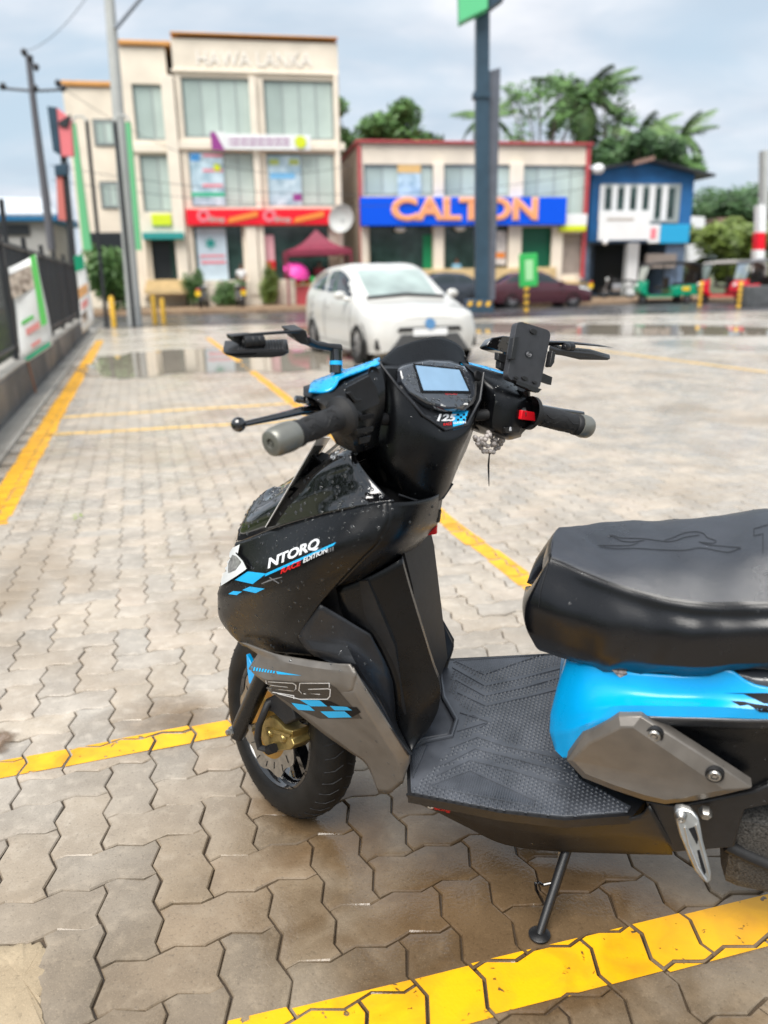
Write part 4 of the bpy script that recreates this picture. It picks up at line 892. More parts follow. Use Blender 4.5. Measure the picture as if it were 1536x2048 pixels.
# water drops
rd = random.Random(11)
def scatter_drops(key):
    mb = MB()
    for fr, V, F, dens, r0, r1 in DROPS:
        if fr != key: continue
        V = [Vector(p) for p in V]; eye = Vector(EYEB if key == 'b' else EYES); upv = Vector(BM.T @ np.array([0, 0, 1.]))
        if key == 's': upv = Vector(SRM.T @ np.array(upv))
        for q in F:
            for i in range(1, len(q) - 1):
                a, b, c = V[q[0]], V[q[i]], V[q[i + 1]]; cr = (b - a).cross(c - a); ar = cr.length / 2
                if ar < 1e-10: continue
                nrm = cr.normalized()
                if nrm.dot(eye - a) < 0: nrm = -nrm
                up = nrm.dot(upv); k = 2.6 * dens * ar * (.25 + .75 * max(0, min(1, up * 1.6)))
                cnt = int(k) + (1 if rd.random() < k - int(k) else 0)
                for _ in range(cnt):
                    u, v = rd.random(), rd.random()
                    if u + v > 1: u, v = 1 - u, 1 - v
                    p = a + (b - a) * u + (c - a) * v; r_ = 1.45 * (r0 + (r1 - r0) * rd.random() ** 2.0)
                    e1 = nrm.orthogonal().normalized(); e2 = nrm.cross(e1); ph_ = rd.random() * 6; st = 1 + .35 * rd.random()
                    vs = [p + nrm * r_ * .42]
                    for rr_, hh in ((.62, .33), (1., 0.)):
                        for j in range(7):
                            an = ph_ + j * 2 * math.pi / 7; vs.append(p + (e1 * math.cos(an) * st + e2 * math.sin(an)) * r_ * rr_ + nrm * (r_ * hh - .0001))
                    mb.add(vs, [(0, 1 + j, 1 + (j + 1) % 7) for j in range(7)] + [(1 + j, 8 + j, 8 + (j + 1) % 7, 1 + (j + 1) % 7) for j in range(7)])
    me = bpy.data.meshes.new('water_drops'); me.from_pydata([tuple(p) for p in mb.v], [], mb.f); me.polygons.foreach_set('use_smooth', [True] * len(me.polygons)); me.materials.append(M_WATER)
    o = bpy.data.objects.new('water_drops', me); COL.objects.link(o); o.parent = bike
    if key == 's': o.matrix_local = STEERM
    return tag(o, kind='stuff')
scatter_drops('b'); scatter_drops('s')
# ================================================================== THE GROUND
LA_ = R(16.8); E1v = np.array([math.cos(LA_), math.sin(LA_)]); E2v = np.array([-math.sin(LA_), math.cos(LA_)])
def lot(a, b, z=0.): p = E1v * a + E2v * b; return (float(p[0]), float(p[1]), z)
def tolot(p): return float(np.dot(p[:2], E1v)), float(np.dot(p[:2], E2v))
def ground_mat(name, c1, c2, c3, wet=True, per=0., rough=(.16, .5), bumpd=.0016, soak_shade=(), damp=(), fine_wet=()):
    """wet concrete: world-space blotches, fine aggregate, rougher and smoother (wetter) patches; per = tone change from paver to paver"""
    m = bpy.data.materials.new(name); m.use_nodes = True; t = m.node_tree; b = t.nodes['Principled BSDF']; n = t.nodes.new; l = t.links.new
    geo = n('ShaderNodeNewGeometry'); P = geo.outputs['Position']
    def noise(sc, det=4, dist=0.):
        q = n('ShaderNodeTexNoise'); q.inputs['Scale'].default_value = sc; q.inputs['Detail'].default_value = det; q.inputs['Distortion'].default_value = dist; l(P, q.inputs[0]); return q.outputs[0]
    def rng(s, a, b_, c=0., d=1.):
        q = n('ShaderNodeMapRange'); q.inputs[1].default_value = a; q.inputs[2].default_value = b_; q.inputs[3].default_value = c; q.inputs[4].default_value = d; l(s, q.inputs[0]); return q.outputs[0]
    def mixc(f, a, b_, mode='MIX'):
        q = n('ShaderNodeMix'); q.data_type = 'RGBA'; q.blend_type = mode
        if isinstance(f, float): q.inputs[0].default_value = f
        else: l(f, q.inputs[0])
        for s, i in ((a, 6), (b_, 7)):
            if isinstance(s, tuple): q.inputs[i].default_value = (*s, 1)
            else: l(s, q.inputs[i])
        return q.outputs[2]
    big = noise(1.1, 5, .6); md = noise(9, 6, .4); fine = noise(420, 2); grit = noise(150, 3)
    col = mixc(rng(md, .35, .65), c1, c2)
    if per:
        oi = n('ShaderNodeObjectInfo'); at = n('ShaderNodeAttribute'); at.attribute_name = 'tone'
        ad = n('ShaderNodeMath'); ad.operation = 'ADD'; l(oi.outputs['Random'], ad.inputs[0]); l(at.outputs['Fac'], ad.inputs[1])
        fr = n('ShaderNodeMath'); fr.operation = 'FRACT'; l(ad.outputs[0], fr.inputs[0])
        rp = n('ShaderNodeValToRGB'); rp.color_ramp.interpolation = 'LINEAR'
        e = rp.color_ramp.elements; e[0].color = (.84, .86, .89, 1); e[0].position = 0; e[1].color = (1.1, 1.03, .98, 1); e[1].position = 1
        k = e.new(.35); k.color = (.97, .96, .96, 1); k = e.new(.7); k.color = (1.06, 1.0, .92, 1); l(fr.outputs[0], rp.inputs[0])
        col = mixc(per, col, rp.outputs[0], 'MULTIPLY')
    col = mixc(rng(noise(3.3, 7, .5), .40, .66, 0., .55), col, tuple(v * .66 for v in c1)); col = mixc(rng(noise(27, 5, .4), .5, .72, 0., .5), col, tuple(min(1, v * 1.22) for v in c2))
    col = mixc(rng(big, .52, .70), col, c3)
    col = mixc(rng(fine, .56, .74, 0, .5), col, tuple(min(1, v * 1.7) for v in c1))
    col = mixc(rng(grit, .28, .42, .45, 0), col, tuple(v * .45 for v in c1))
    for (sx0, sy0, r0_, r1_) in fine_wet:                   # joints: dark wet silt close by, washed pale farther out
        vd = n('ShaderNodeVectorMath'); vd.operation = 'DISTANCE'; l(P, vd.inputs[0]); vd.inputs[1].default_value = (sx0, sy0, 0)
        col = mixc(rng(vd.outputs['Value'], r0_, r1_, 1., 0.), col, mixc(1.0, col, (.30, .25, .21), 'MULTIPLY'))
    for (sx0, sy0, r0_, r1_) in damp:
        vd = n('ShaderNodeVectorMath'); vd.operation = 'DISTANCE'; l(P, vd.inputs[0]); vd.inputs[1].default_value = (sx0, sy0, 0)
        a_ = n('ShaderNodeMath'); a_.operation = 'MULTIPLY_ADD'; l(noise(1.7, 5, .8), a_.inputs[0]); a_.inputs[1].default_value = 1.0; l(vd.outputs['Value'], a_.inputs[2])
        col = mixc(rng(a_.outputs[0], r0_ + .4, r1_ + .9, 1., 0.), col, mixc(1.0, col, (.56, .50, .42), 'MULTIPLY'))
    wm = None
    for (sx0, sy0, r0_, r1_) in soak_shade:                       # rain soak round things, plus contact shade painted under the scooter, ragged edge
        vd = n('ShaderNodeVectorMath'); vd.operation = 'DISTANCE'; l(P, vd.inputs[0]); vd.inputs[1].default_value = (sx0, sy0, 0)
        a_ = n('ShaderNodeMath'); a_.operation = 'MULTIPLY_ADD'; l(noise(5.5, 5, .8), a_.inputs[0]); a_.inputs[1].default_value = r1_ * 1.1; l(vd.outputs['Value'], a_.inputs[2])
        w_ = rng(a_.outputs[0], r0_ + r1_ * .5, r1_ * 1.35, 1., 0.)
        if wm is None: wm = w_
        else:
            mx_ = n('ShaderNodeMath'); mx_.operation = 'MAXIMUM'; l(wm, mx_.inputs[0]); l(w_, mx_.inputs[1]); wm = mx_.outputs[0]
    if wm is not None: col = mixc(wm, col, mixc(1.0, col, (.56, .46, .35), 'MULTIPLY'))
    l(col, b.inputs['Base Color'])
    wetn = noise(.55, 4, .8)
    ro = rng(wetn, .42, .62, rough[1], rough[0])
    r2 = n('ShaderNodeMath'); r2.operation = 'MULTIPLY_ADD'; l(rng(md, .3, .7, -.09, .09), r2.inputs[0]); r2.inputs[1].default_value = 1.; l(ro, r2.inputs[2]); 
    if wm is not None:
        q_ = n('ShaderNodeMix'); q_.data_type = 'FLOAT'; l(wm, q_.inputs[0]); l(r2.outputs[0], q_.inputs[2]); q_.inputs[3].default_value = .13; l(q_.outputs[0], b.inputs['Roughness'])
    else: l(r2.outputs[0], b.inputs['Roughness'])
    bp = n('ShaderNodeBump'); bp.inputs['Strength'].default_value = .55; bp.inputs['Distance'].default_value = bumpd
    hh = n('ShaderNodeMath'); hh.operation = 'ADD'; l(grit, hh.inputs[0]); l(md, hh.inputs[1]); l(hh.outputs[0], bp.inputs['Height']); l(bp.outputs[0], b.inputs['Normal'])
    b.inputs['Specular IOR Level'].default_value = .5
    return m
M_PAVER = ground_mat('wet_concrete_paver', (.355, .315, .265), (.435, .392, .335), (.265, .212, .155), per=.85, rough=(.16, .42), soak_shade=((.25, 1.30, .25, .62), (-.14, 1.56, .10, .25), (-.62, 2.0, .04, .25)), damp=((.2, 1.0, .75, 1.15),))  # the patch at the front tyre also paints in its contact shade
M_JOINT = ground_mat('joint_sand', (.24, .205, .165), (.30, .26, .21), (.17, .14, .10), rough=(.2, .5), fine_wet=((.0, .6, 1.6, 5.2),))
M_LOT = ground_mat('wet_lot_paving', (.43, .39, .335), (.50, .455, .40), (.36, .31, .25), rough=(.10, .32))
M_ROAD = ground_mat('wet_asphalt', (.055, .056, .06), (.08, .08, .083), (.045, .045, .045), rough=(.12, .4))
M_VERGE = ground_mat('wet_verge_soil', (.24, .16, .095), (.32, .22, .14), (.16, .10, .06), rough=(.4, .7))
M_EARTH = ground_mat('grassy_earth', (.12, .11, .06), (.09, .12, .045), (.06, .09, .03), rough=(.6, .9))
M_CONC = ground_mat('weathered_concrete', (.30, .28, .25), (.38, .36, .32), (.20, .18, .15), rough=(.4, .7))
M_DCONC = ground_mat('damp_dark_concrete', (.07, .075, .08), (.11, .115, .12), (.05, .052, .055), rough=(.4, .7))
M_PATCH = ground_mat('pale_mortar', (.44, .36, .25), (.50, .42, .30), (.28, .21, .13), rough=(.35, .6), damp=((.2, 1.1, .3, 1.35),))
def sheet(name, pts, m, z=None, kind='structure', label=None, cat=None):
    mb = MB(); P = [(p[0], p[1], (p[2] if len(p) > 2 else 0.) if z is None else z) for p in pts]
    mb.add(P, [tuple(t) for t in tessellate_polygon([[Vector(p) for p in P]])]); me = mb.mesh(name, m, 0)
    o = bpy.data.objects.new(name, me); COL.objects.link(o)
    if me.polygons and me.polygons[0].normal.z < 0: me.flip_normals()
    return tag(o, label, cat, kind=kind)
BD = 12.5                                                        # pavers stand as pieces to this distance, beyond it the surface takes over
sheet('ground', [(-300, -40), (300, -40), (300, 600), (-300, 600)], M_EARTH, -.05)
lot_floor = sheet('lot_floor', [lot(-3.3, -6), lot(22, -6), lot(22, 17.5), lot(-3.3, 22)], M_JOINT, -.010)
M_FAR = M_LOT
K0, K1 = np.array(G(0, 862)[:2]), np.array(G(105, 745)[:2]); KD = (K1 - K0) / np.linalg.norm(K1 - K0); KN = np.array([-KD[1], KD[0]]); GW = abs((np.array(G(0, 931)[:2]) - K0) @ KN)
# ---- zigzag pavers, herringbone, in the lot's own grid ------------------------------------
PU = .1092; JG = .0034; DZ = .082
def edge_pts(a, b, inset):
    a, b = np.array(a, float), np.array(b, float); d = b - a; nrm = np.array([-d[1], d[0]])
    return [tuple(a + d * t + nrm * h) for t, h in ((0, 0), (.25, DZ), (.75, -DZ))]
def paver_outline(w_, h_):
    c = [(0, 0)] + []; pts = []
    for i in range(w_): pts += edge_pts((i, 0), (i + 1, 0), 0)
    for i in range(h_): pts += edge_pts((w_, i), (w_, i + 1), 0)
    for i in range(w_): pts += edge_pts((w_ - i, h_), (w_ - i - 1, h_), 0)
    for i in range(h_): pts += edge_pts((0, h_ - i), (0, h_ - i - 1), 0)
    return [(x * PU, y * PU) for x, y in pts]
def inset(P, d):
    n = len(P); res = []
    for i in range(n):
        a, b, c = [np.array(P[j % n]) for j in (i - 1, i, i + 1)]
        u = (b - a) / np.linalg.norm(b - a); v = (c - b) / np.linalg.norm(c - b); n1_ = np.array([-u[1], u[0]]); n2_ = np.array([-v[1], v[0]])
        m_ = n1_ + n2_; m_ /= max(.5, np.dot(m_, m_) / 2) if False else 1; k = m_ / (1 + np.dot(n1_, n2_)); res.append(tuple(b + k * d))
    return res
OUT = {0: paver_outline(2, 1), 1: paver_outline(1, 2)}
RING = {k: (inset(v, JG / 2), inset(v, JG / 2 + .0022), inset(v, JG / 2 + .006)) for k, v in OUT.items()}
def paver_geo(k, cx_, cy_, jit=None, z=0., tx=0., ty=0., deep=True):
    A_, B_, C_ = RING[k]; n = len(A_); v = []
    def zz(x, y): return z + tx * (x - cx_) + ty * (y - cy_)
    if deep: v += [(x, y, zz(x, y) - .012) for x, y in A_]
    v += [(x, y, zz(x, y) - .0042) for x, y in A_] + [(x, y, zz(x, y) - .0008) for x, y in B_] + [(x, y, zz(x, y)) for x, y in C_]
    f = []; R_ = 4 if deep else 3
    for r_ in range(R_ - 1): f += [(r_ * n + i, r_ * n + (i + 1) % n, (r_ + 1) * n + (i + 1) % n, (r_ + 1) * n + i) for i in range(n)]
    f.append(tuple((R_ - 1) * n + i for i in range(n))); return v, f
CEN = {0: (PU, PU / 2), 1: (PU / 2, PU)}
pm = {}; rv_ = random.Random(21)
for k in (0, 1):
    pm[k] = []
    for _ in range(7):                                             # seven slightly chipped castings of each
        v, f = paver_geo(k, *CEN[k]); n = len(RING[k][0]); jx = [(rv_.gauss(0, .0007), rv_.gauss(0, .0007)) for _ in range(n)]; ch = rv_.randrange(n)
        q = []
        for i, (x, y, z) in enumerate(v):
            a, b = jx[i % n]; c_ = .78 if False else 1.; zz = z - (.0035 if (i % n == ch and i >= 2 * n) else 0) + (rv_.gauss(0, .0003) if i >= 2 * n else 0); q.append((x - CEN[k][0] + a, y - CEN[k][1] + b, zz))
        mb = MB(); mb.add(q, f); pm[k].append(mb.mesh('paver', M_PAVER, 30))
def seen(p, mx=70):
    d = np.array([p[0], p[1], -CAM_H]); fw = np.array([0, math.cos(TH), -math.sin(TH)]); zc = d @ fw
    if zc < .3: return None
    x = d[0] / zc * FPX; y = -(d @ np.array([0, math.sin(TH), math.cos(TH)])) / zc * FPX
    return (abs(x) < 768 + mx and y < 1024 + mx), zc
LINES = []                                                          # (centre line a, b, half width) in world
def line_w(pa, pb_, wd): LINES.append((np.array(G(*pa)[:2]), np.array(G(*pb_)[:2]), wd))
pav = []; OFF = (.031, .052)
for i in range(-95, 190):
    for j in range(-5, 125):
        s = (i - j) % 4
        if s not in (0, 3): continue
        k = 0 if s == 0 else 1
        a, b = i * PU + OFF[0], j * PU + OFF[1]; c = (a + CEN[k][0], b + CEN[k][1]); p = lot(*c)
        if (np.array(p[:2]) - K0) @ KN > -GW or p[1] > BD: continue
        vis = seen(p, 140)
        if vis is None: continue
        pav.append((math.hypot(p[0], p[1]), k, a, b, c, p, vis[0]))
pav.sort(key=lambda q: q[0])
# a hole where the corner of the paving is broken and patched with mortar
patch = [G(*q)[:2] for q in [(-60,1890),(30,1884),(80,1880),(104,1900),(88,1960),(84,2010),(96,2080),(-60,2110)]]
rp_ = random.Random(5); near = []; rest = MB(); tones = []; TOPS = []
for d, k, a, b, c, p, vis in pav:
    if inside(p, patch): continue
    tz = rp_.uniform(-.0016, .0016); tx = rp_.gauss(0, .006); ty = rp_.gauss(0, .006); rr_ = rp_.gauss(0, .35)
    if len(near) < 300 and seen(p, 60)[0]:
        o = bpy.data.objects.new('paver', pm[k][rp_.randrange(7)]); COL.objects.link(o); o.parent = lot_floor
        Mx = Matrix.Translation((p[0], p[1], tz)) @ Matrix.Rotation(LA_ + R(rr_), 4, 'Z') @ Matrix.Rotation(tx, 4, 'X') @ Matrix.Rotation(ty, 4, 'Y'); o.matrix_local = Mx; near.append(o)
        TOPS.append([tuple(Mx @ Vector((x - CEN[k][0], y - CEN[k][1], 0))) for x, y in RING[k][1]])
    else:
        v, f = paver_geo(k, *CEN[k], z=tz * .6, tx=tx * .7, ty=ty * .7, deep=False)
        V = [lot(x + a, y + b, z) for x, y, z in v]; rest.add(V, f); tones += [rp_.random()] * len(f)
        TOPS.append([lot(x + a, y + b, tz + tx * (x - CEN[k][0]) + ty * (y - CEN[k][1])) for x, y in RING[k][1]])
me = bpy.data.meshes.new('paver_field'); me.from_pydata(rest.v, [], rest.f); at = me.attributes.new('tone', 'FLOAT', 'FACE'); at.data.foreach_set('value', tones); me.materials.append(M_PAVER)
o = bpy.data.objects.new('paver_field', me); COL.objects.link(o); o.parent = lot_floor; tag(o, kind='stuff')
# ---- painted bay lines: paint lies on each paver top, broken at the joints --------------------
M_PAINT = bpy.data.materials.new('worn_yellow_paint'); M_PAINT.use_nodes = True
t = M_PAINT.node_tree; b = t.nodes['Principled BSDF']; b.inputs['Roughness'].default_value = .38
g_ = t.nodes.new('ShaderNodeNewGeometry')
def _ns(sc, det, dist=0.):
    q = t.nodes.new('ShaderNodeTexNoise'); q.inputs['Scale'].default_value = sc; q.inputs['Detail'].default_value = det; q.inputs['Distortion'].default_value = dist; t.links.new(g_.outputs['Position'], q.inputs[0]); return q.outputs[0]
def _mr(s, a, b_, c=0., d=1.):
    q = t.nodes.new('ShaderNodeMapRange'); q.inputs[1].default_value = a; q.inputs[2].default_value = b_; q.inputs[3].default_value = c; q.inputs[4].default_value = d; t.links.new(s, q.inputs[0]); return q.outputs[0]
mxp = t.nodes.new('ShaderNodeMix'); mxp.data_type = 'RGBA'; mxp.inputs[6].default_value = (.82, .415, .004, 1); mxp.inputs[7].default_value = (.66, .31, .012, 1)
t.links.new(_mr(_ns(14, 6, .5), .4, .75), mxp.inputs[0]); gm = t.nodes.new('ShaderNodeMix'); gm.data_type = 'RGBA'; gm.blend_type = 'MULTIPLY'; gm.inputs[7].default_value = (.60, .52, .45, 1); t.links.new(_mr(_ns(7, 7, .8), .50, .78, 0., .8), gm.inputs[0]); t.links.new(mxp.outputs[2], gm.inputs[6]); t.links.new(gm.outputs[2], b.inputs['Base Color'])
mm_ = t.nodes.new('ShaderNodeMath'); mm_.operation = 'MULTIPLY'; t.links.new(_mr(_ns(46, 8, .3), .30, .345), mm_.inputs[0]); t.links.new(_mr(_ns(240, 3), .20, .26), mm_.inputs[1]); t.links.new(mm_.outputs[0], b.inputs['Alpha'])
bp = t.nodes.new('ShaderNodeBump'); bp.inputs['Strength'].default_value = .4; bp.inputs['Distance'].default_value = .001; t.links.new(_ns(160, 3), bp.inputs['Height']); t.links.new(bp.outputs[0], b.inputs['Normal'])
M_PAINTF = mat('faded_yellow_paint', (.78, .49, .12), .35, noise=.2, nscale=3)
def clip(P, a, n, d):                                              # keep the part of polygon P where (p - a).n <= d
    res = []; m = len(P)
    for i in range(m):
        p, q = P[i], P[(i + 1) % m]; dp = (p[0] - a[0]) * n[0] + (p[1] - a[1]) * n[1] - d; dq = (q[0] - a[0]) * n[0] + (q[1] - a[1]) * n[1] - d
        if dp <= 0: res.append(p)
        if (dp < 0) != (dq < 0) and dp != dq:
            s = dp / (dp - dq); res.append(tuple(p[i_] + (q[i_] - p[i_]) * s for i_ in range(3)))
    return res
def paint(name, p0, p1, hw, m, jag=.006, label=None, seed=1):
    p0, p1 = np.array(p0[:2]), np.array(p1[:2]); d = p1 - p0; L = np.linalg.norm(d); d /= L; nn_ = np.array([-d[1], d[0]]); mb = MB(); rj = random.Random(seed)
    for T in TOPS:
        c = np.mean(np.array(T)[:, :2], axis=0); s = np.dot(c - p0, d); h = np.dot(c - p0, nn_)
        if abs(h) > hw + .2 or s < -.2 or s > L + .2: continue
        j1, j2 = rj.uniform(-jag, jag), rj.uniform(-jag, jag)
        for tr in tessellate_polygon([[Vector((x, y, 0)) for x, y, z in T]]):
            Q = [T[i] for i in tr]; Q = clip(Q, p0, nn_, hw + j1)
            if len(Q) > 2: Q = clip(Q, p0, -nn_, hw + j2)
            if len(Q) > 2: Q = clip(Q, p0, -d, 0.)
            if len(Q) > 2: Q = clip(Q, p1, d, 0.)
            if len(Q) < 3: continue
            mb.add([(x, y, z + .0022) for x, y, z in Q], [tuple(range(len(Q)))])
    if not mb.v: return
    me = bpy.data.meshes.new(name); me.from_pydata(mb.v, [], mb.f); me.materials.append(m)
    bm = bmesh.new(); bm.from_mesh(me)
    for f_ in bm.faces:
        if f_.normal.z < 0: f_.normal_flip()
    bm.to_mesh(me); bm.free()
    o = bpy.data.objects.new(name, me); COL.objects.link(o); tag(o, label, kind='structure')
def ext(a, b, s0, s1): a, b = np.array(a[:2]), np.array(b[:2]); d = (b - a) / np.linalg.norm(b - a); return a - d * s0, b + d * s1
q0, q1 = G(0, 1541), G(456, 1456); a_, b_ = ext(q0, q1, 1.4, .35); paint('yellow_line', a_, b_, .043, M_PAINT, .004, seed=2)
q0, q1 = G(909, 1994), G(1536, 1837); a_, b_ = ext(q0, q1, .8, 1.2); paint('yellow_line', a_, b_, .054, M_PAINT, .005, seed=3)
q0, q1 = G(6, 1003), G(200, 681); a_, b_ = ext(q0, q1, .5, 0.0); paint('yellow_line', a_, b_, .085, M_PAINT, .01, seed=4)
FARL = [(q0, q1, .085)]
L0, L1 = G(427, 684), G(1062, 1170); a_, b_ = ext(L0, L1, 0, .9); paint('yellow_line', a_, b_, .05, M_PAINT, .008, seed=5)
q0, q1 = G(120, 835), G(560, 808); a_, b_ = ext(q0, q1, 0, .3); paint('yellow_line', a_, b_, .05, M_PAINTF, .01, seed=6)
q0, q1 = G(95, 870), G(480, 848); a_, b_ = ext(q0, q1, 0, .5); paint('yellow_line', a_, b_, .045, M_PAINTF, .01, seed=7)
# far part of the lot: one surface
far_ = sheet('lot_surface', [(-9.5, BD - .1), (26, BD - .1), (26, 30), (-12.5, 26.3), (-11, 22)], M_FAR, -.001)
def strip(name, a, b, hw, m, z): 
    a, b = np.array(a[:2]), np.array(b[:2]); d = (b - a) / np.linalg.norm(b - a); n_ = np.array([-d[1], d[0]]) * hw
    return sheet(name, [a + n_, a - n_, b - n_, b + n_], m, z)
def upto(a, b, y): t_ = (y - a[1]) / (b[1] - a[1]); return (a[0] + (b[0] - a[0]) * t_, y)
strip('yellow_line', upto(G(6, 1003), G(200, 681), BD), G(200, 681), .085, M_PAINT, .004)
strip('yellow_line', upto(L0, L1, BD), G(415, 676), .05, M_PAINT, .004)
strip('yellow_line', G(1110, 690), G(1536, 745), .05, M_PAINTF, .004)
# mortar patch, puddles
mb = MB(); rq = random.Random(9); edge = []
for a, b in zip(patch, patch[1:] + patch[:1]):
    for k in range(8): t_ = k / 8; edge.append((a[0] + (b[0] - a[0]) * t_ + rq.uniform(-.004, .004), a[1] + (b[1] - a[1]) * t_ + rq.uniform(-.004, .004)))
cxy = np.mean(np.array(edge), axis=0); n = len(edge); vs = []
for s_, z_ in ((1.0, -.009), (.97, -.003), (.9, .0005), (.5, .002)): vs += [(cxy[0] + (e[0] - cxy[0]) * s_, cxy[1] + (e[1] - cxy[1]) * s_, z_ + rq.uniform(-.0008, .0008)) for e in edge]
vs.append((cxy[0], cxy[1], .002)); mb.add(vs, [(r_ * n + i, r_ * n + (i + 1) % n, (r_ + 1) * n + (i + 1) % n, (r_ + 1) * n + i) for r_ in range(3) for i in range(n)] + [(3 * n + i, 3 * n + (i + 1) % n, 4 * n) for i in range(n)])
o = mb.build('mortar_patch', M_PATCH, lot_floor)
M_SKYGLARE = mat('rain_water_sky_glare', (.42, .37, .34), .10, noise=.06, nscale=4)  # pale colour stands in for sky reflected in a puddle
M_POOL2 = mat('shallow_rain_water', (.30, .265, .215), .02, spec=.5, ior=1.33, noise=.15, nscale=3, bump=.02, bscale=30)
M_POOL = mat('rain_water', (.10, .062, .034), .03, spec=.5, ior=1.33, noise=.35, nscale=3, bump=.02, bscale=30, space='Object')
def pool(name, px, z, seed, amp=.04, m=None):
    rq = random.Random(seed); P = [np.array(G(*q)[:2]) for q in px]; c = sum(P) / len(P)
    S_ = spline([np.array([*p, 0]) for p in P + P[:1]], 16); Q = []; dr_ = 0.
    for p in S_[:-1]: dr_ = .7 * dr_ + rq.uniform(-amp, amp); k = 1 + dr_; Q.append((c[0] + (p[0] - c[0]) * k, c[1] + (p[1] - c[1]) * k))
    return sheet(name, Q, m or M_POOL, z)
def film_mat(c, r0_, r1_):
    m = bpy.data.materials.new('water_film_sky_glare'); m.use_nodes = True; t = m.node_tree; b = t.nodes['Principled BSDF']; n = t.nodes.new; l = t.links.new
    b.inputs['Roughness'].default_value = .04; b.inputs['IOR'].default_value = 1.4; b.inputs['Specular IOR Level'].default_value = .8
    g = n('ShaderNodeNewGeometry'); v = n('ShaderNodeVectorMath'); v.operation = 'DISTANCE'; l(g.outputs['Position'], v.inputs[0]); v.inputs[1].default_value = c
    q = n('ShaderNodeTexNoise'); q.inputs['Scale'].default_value = 22; q.inputs['Detail'].default_value = 7; q.inputs['Roughness'].default_value = .65; l(g.outputs['Position'], q.inputs[0])
    a = n('ShaderNodeMath'); a.operation = 'MULTIPLY_ADD'; l(q.outputs[0], a.inputs[0]); a.inputs[1].default_value = r1_ * .8; l(v.outputs['Value'], a.inputs[2])
    r = n('ShaderNodeMapRange'); l(a.outputs[0], r.inputs[0]); r.inputs[1].default_value = r0_ + r1_ * .25; r.inputs[2].default_value = r0_ + r1_ * .55; r.inputs[3].default_value = .92; r.inputs[4].default_value = 0
    k = n('ShaderNodeMapRange'); l(a.outputs[0], k.inputs[0]); k.inputs[1].default_value = r0_ * .9; k.inputs[2].default_value = r0_ + r1_ * .3
    x = n('ShaderNodeMix'); x.data_type = 'RGBA'; l(k.outputs[0], x.inputs[0]); x.inputs[6].default_value = (.40, .34, .30, 1); x.inputs[7].default_value = (.16, .10, .055, 1); l(x.outputs[2], b.inputs['Base Color']); l(r.outputs[0], b.inputs['Alpha']); return m  # pale centre paints in the sky's reflection, browner towards the rim
pc = G(-25, 1486, .003); M_FILM = film_mat(pc, .06, .11)
pool('puddle', [(-120,1405),(20,1405),(95,1425),(125,1470),(122,1505),(95,1535),(10,1560),(-120,1565)], .0030, 1, .01, M_FILM)
pool('puddle', [(165,742),(205,716),(300,702),(430,700),(600,700),(690,705),(760,715),(740,735),(600,742),(430,745),(300,752),(220,760)], .0035, 2, m=M_POOL2)
pool('puddle', [(700,652),(900,645),(1100,648),(1300,650),(1536,655),(1600,668),(1300,672),(1000,668),(760,664)], .004, 4, m=M_POOL2)
pool('puddle', [(560,655),(640,648),(660,660),(600,668)], .004, 6, m=M_POOL2)
# road and verge along the street front (street frame: u along, depth before the fronts)
def st(u, d, z): return fworld((u, -d, z))
sheet('road', [st(-60, 15.5, 0), st(80, 15.5, 0), st(80, 6.2, 0), st(-60, 6.2, 0)], M_ROAD, .006)
mb = MB(); mb.bx((-60, -6.2, -.05), (80, -0.0, .14), 0); o = mb.build('roadside_verge', M_VERGE); o.location = FO; o.rotation_euler = (0, 0, FA); tag(o, kind='structure')
# gutter and low wall on the left
k0, k1 = np.array(G(0, 862)[:2]), np.array(G(105, 745)[:2]); kd = (k1 - k0) / np.linalg.norm(k1 - k0); kn = np.array([-kd[1], kd[0]])
def kb(s, h, z=0.): p = k0 + kd * s + kn * h; return (float(p[0]), float(p[1]), z)
def kbox(name, s0, s1, h0, h1, z0, z1, m, parent=None, bev=.01):
    mb = MB(); P = [kb(s0, h0, z0), kb(s1, h0, z0), kb(s1, h1, z0), kb(s0, h1, z0)]; mb.prism(P, (0, 0, z1 - z0)); return mb.build(name, m, parent, bevel=bev)
o = sheet('gutter', [kb(-6, -GW), kb(22, -GW), kb(22, .3), kb(-6, .3)], M_CONC, .004)
o = kbox('gutter_kerb', -6, 20, -GW, -GW + .045, -.03, .03, M_CONC); tag(o, kind='structure')
sheet('grass_verge', [kb(-8, .3), kb(26, .3), kb(26, 16), kb(-8, 16)], M_EARTH, .25)
# ================================================================== THE STREET FRONT
M_CREAM = mat('cream_render', (.74, .66, .55), .75, noise=.10, nscale=.9, bump=.1, bscale=30)
M_CREAM2 = mat('cream_pillar', (.78, .70, .59), .7, noise=.06, nscale=1.5)
M_ORANGE = mat('orange_coping', (.62, .30, .09), .6, noise=.1, nscale=2)
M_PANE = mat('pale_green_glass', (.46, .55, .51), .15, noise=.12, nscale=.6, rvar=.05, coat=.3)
M_PANE2 = mat('deeper_green_glass', (.36, .44, .41), .15, noise=.12, nscale=.6, coat=.3)  # slightly deeper tone for the first pane of each window
M_MULL = mat('grey_mullion', (.30, .34, .34), .5)
M_DARKGL = mat('dark_shop_glass', (.025, .05, .045), .06, noise=.6, nscale=1.3, coat=.3)
M_DOORDK = mat('dark_doorway', (.012, .016, .02), .4)
M_REDT = mat('red_trim', (.42, .06, .07), .5, noise=.1, nscale=2)
M_SIGNR = mat('red_sign', (.78, .003, .02), .4)
M_SIGNB = mat('blue_sign', (.0, .085, .72), .7, spec=.2)
M_SIGNO = mat('orange_letter', (.88, .36, .16), .45)
M_SIGNP = mat('pale_pink_letter_edge', (.78, .50, .46), .45)
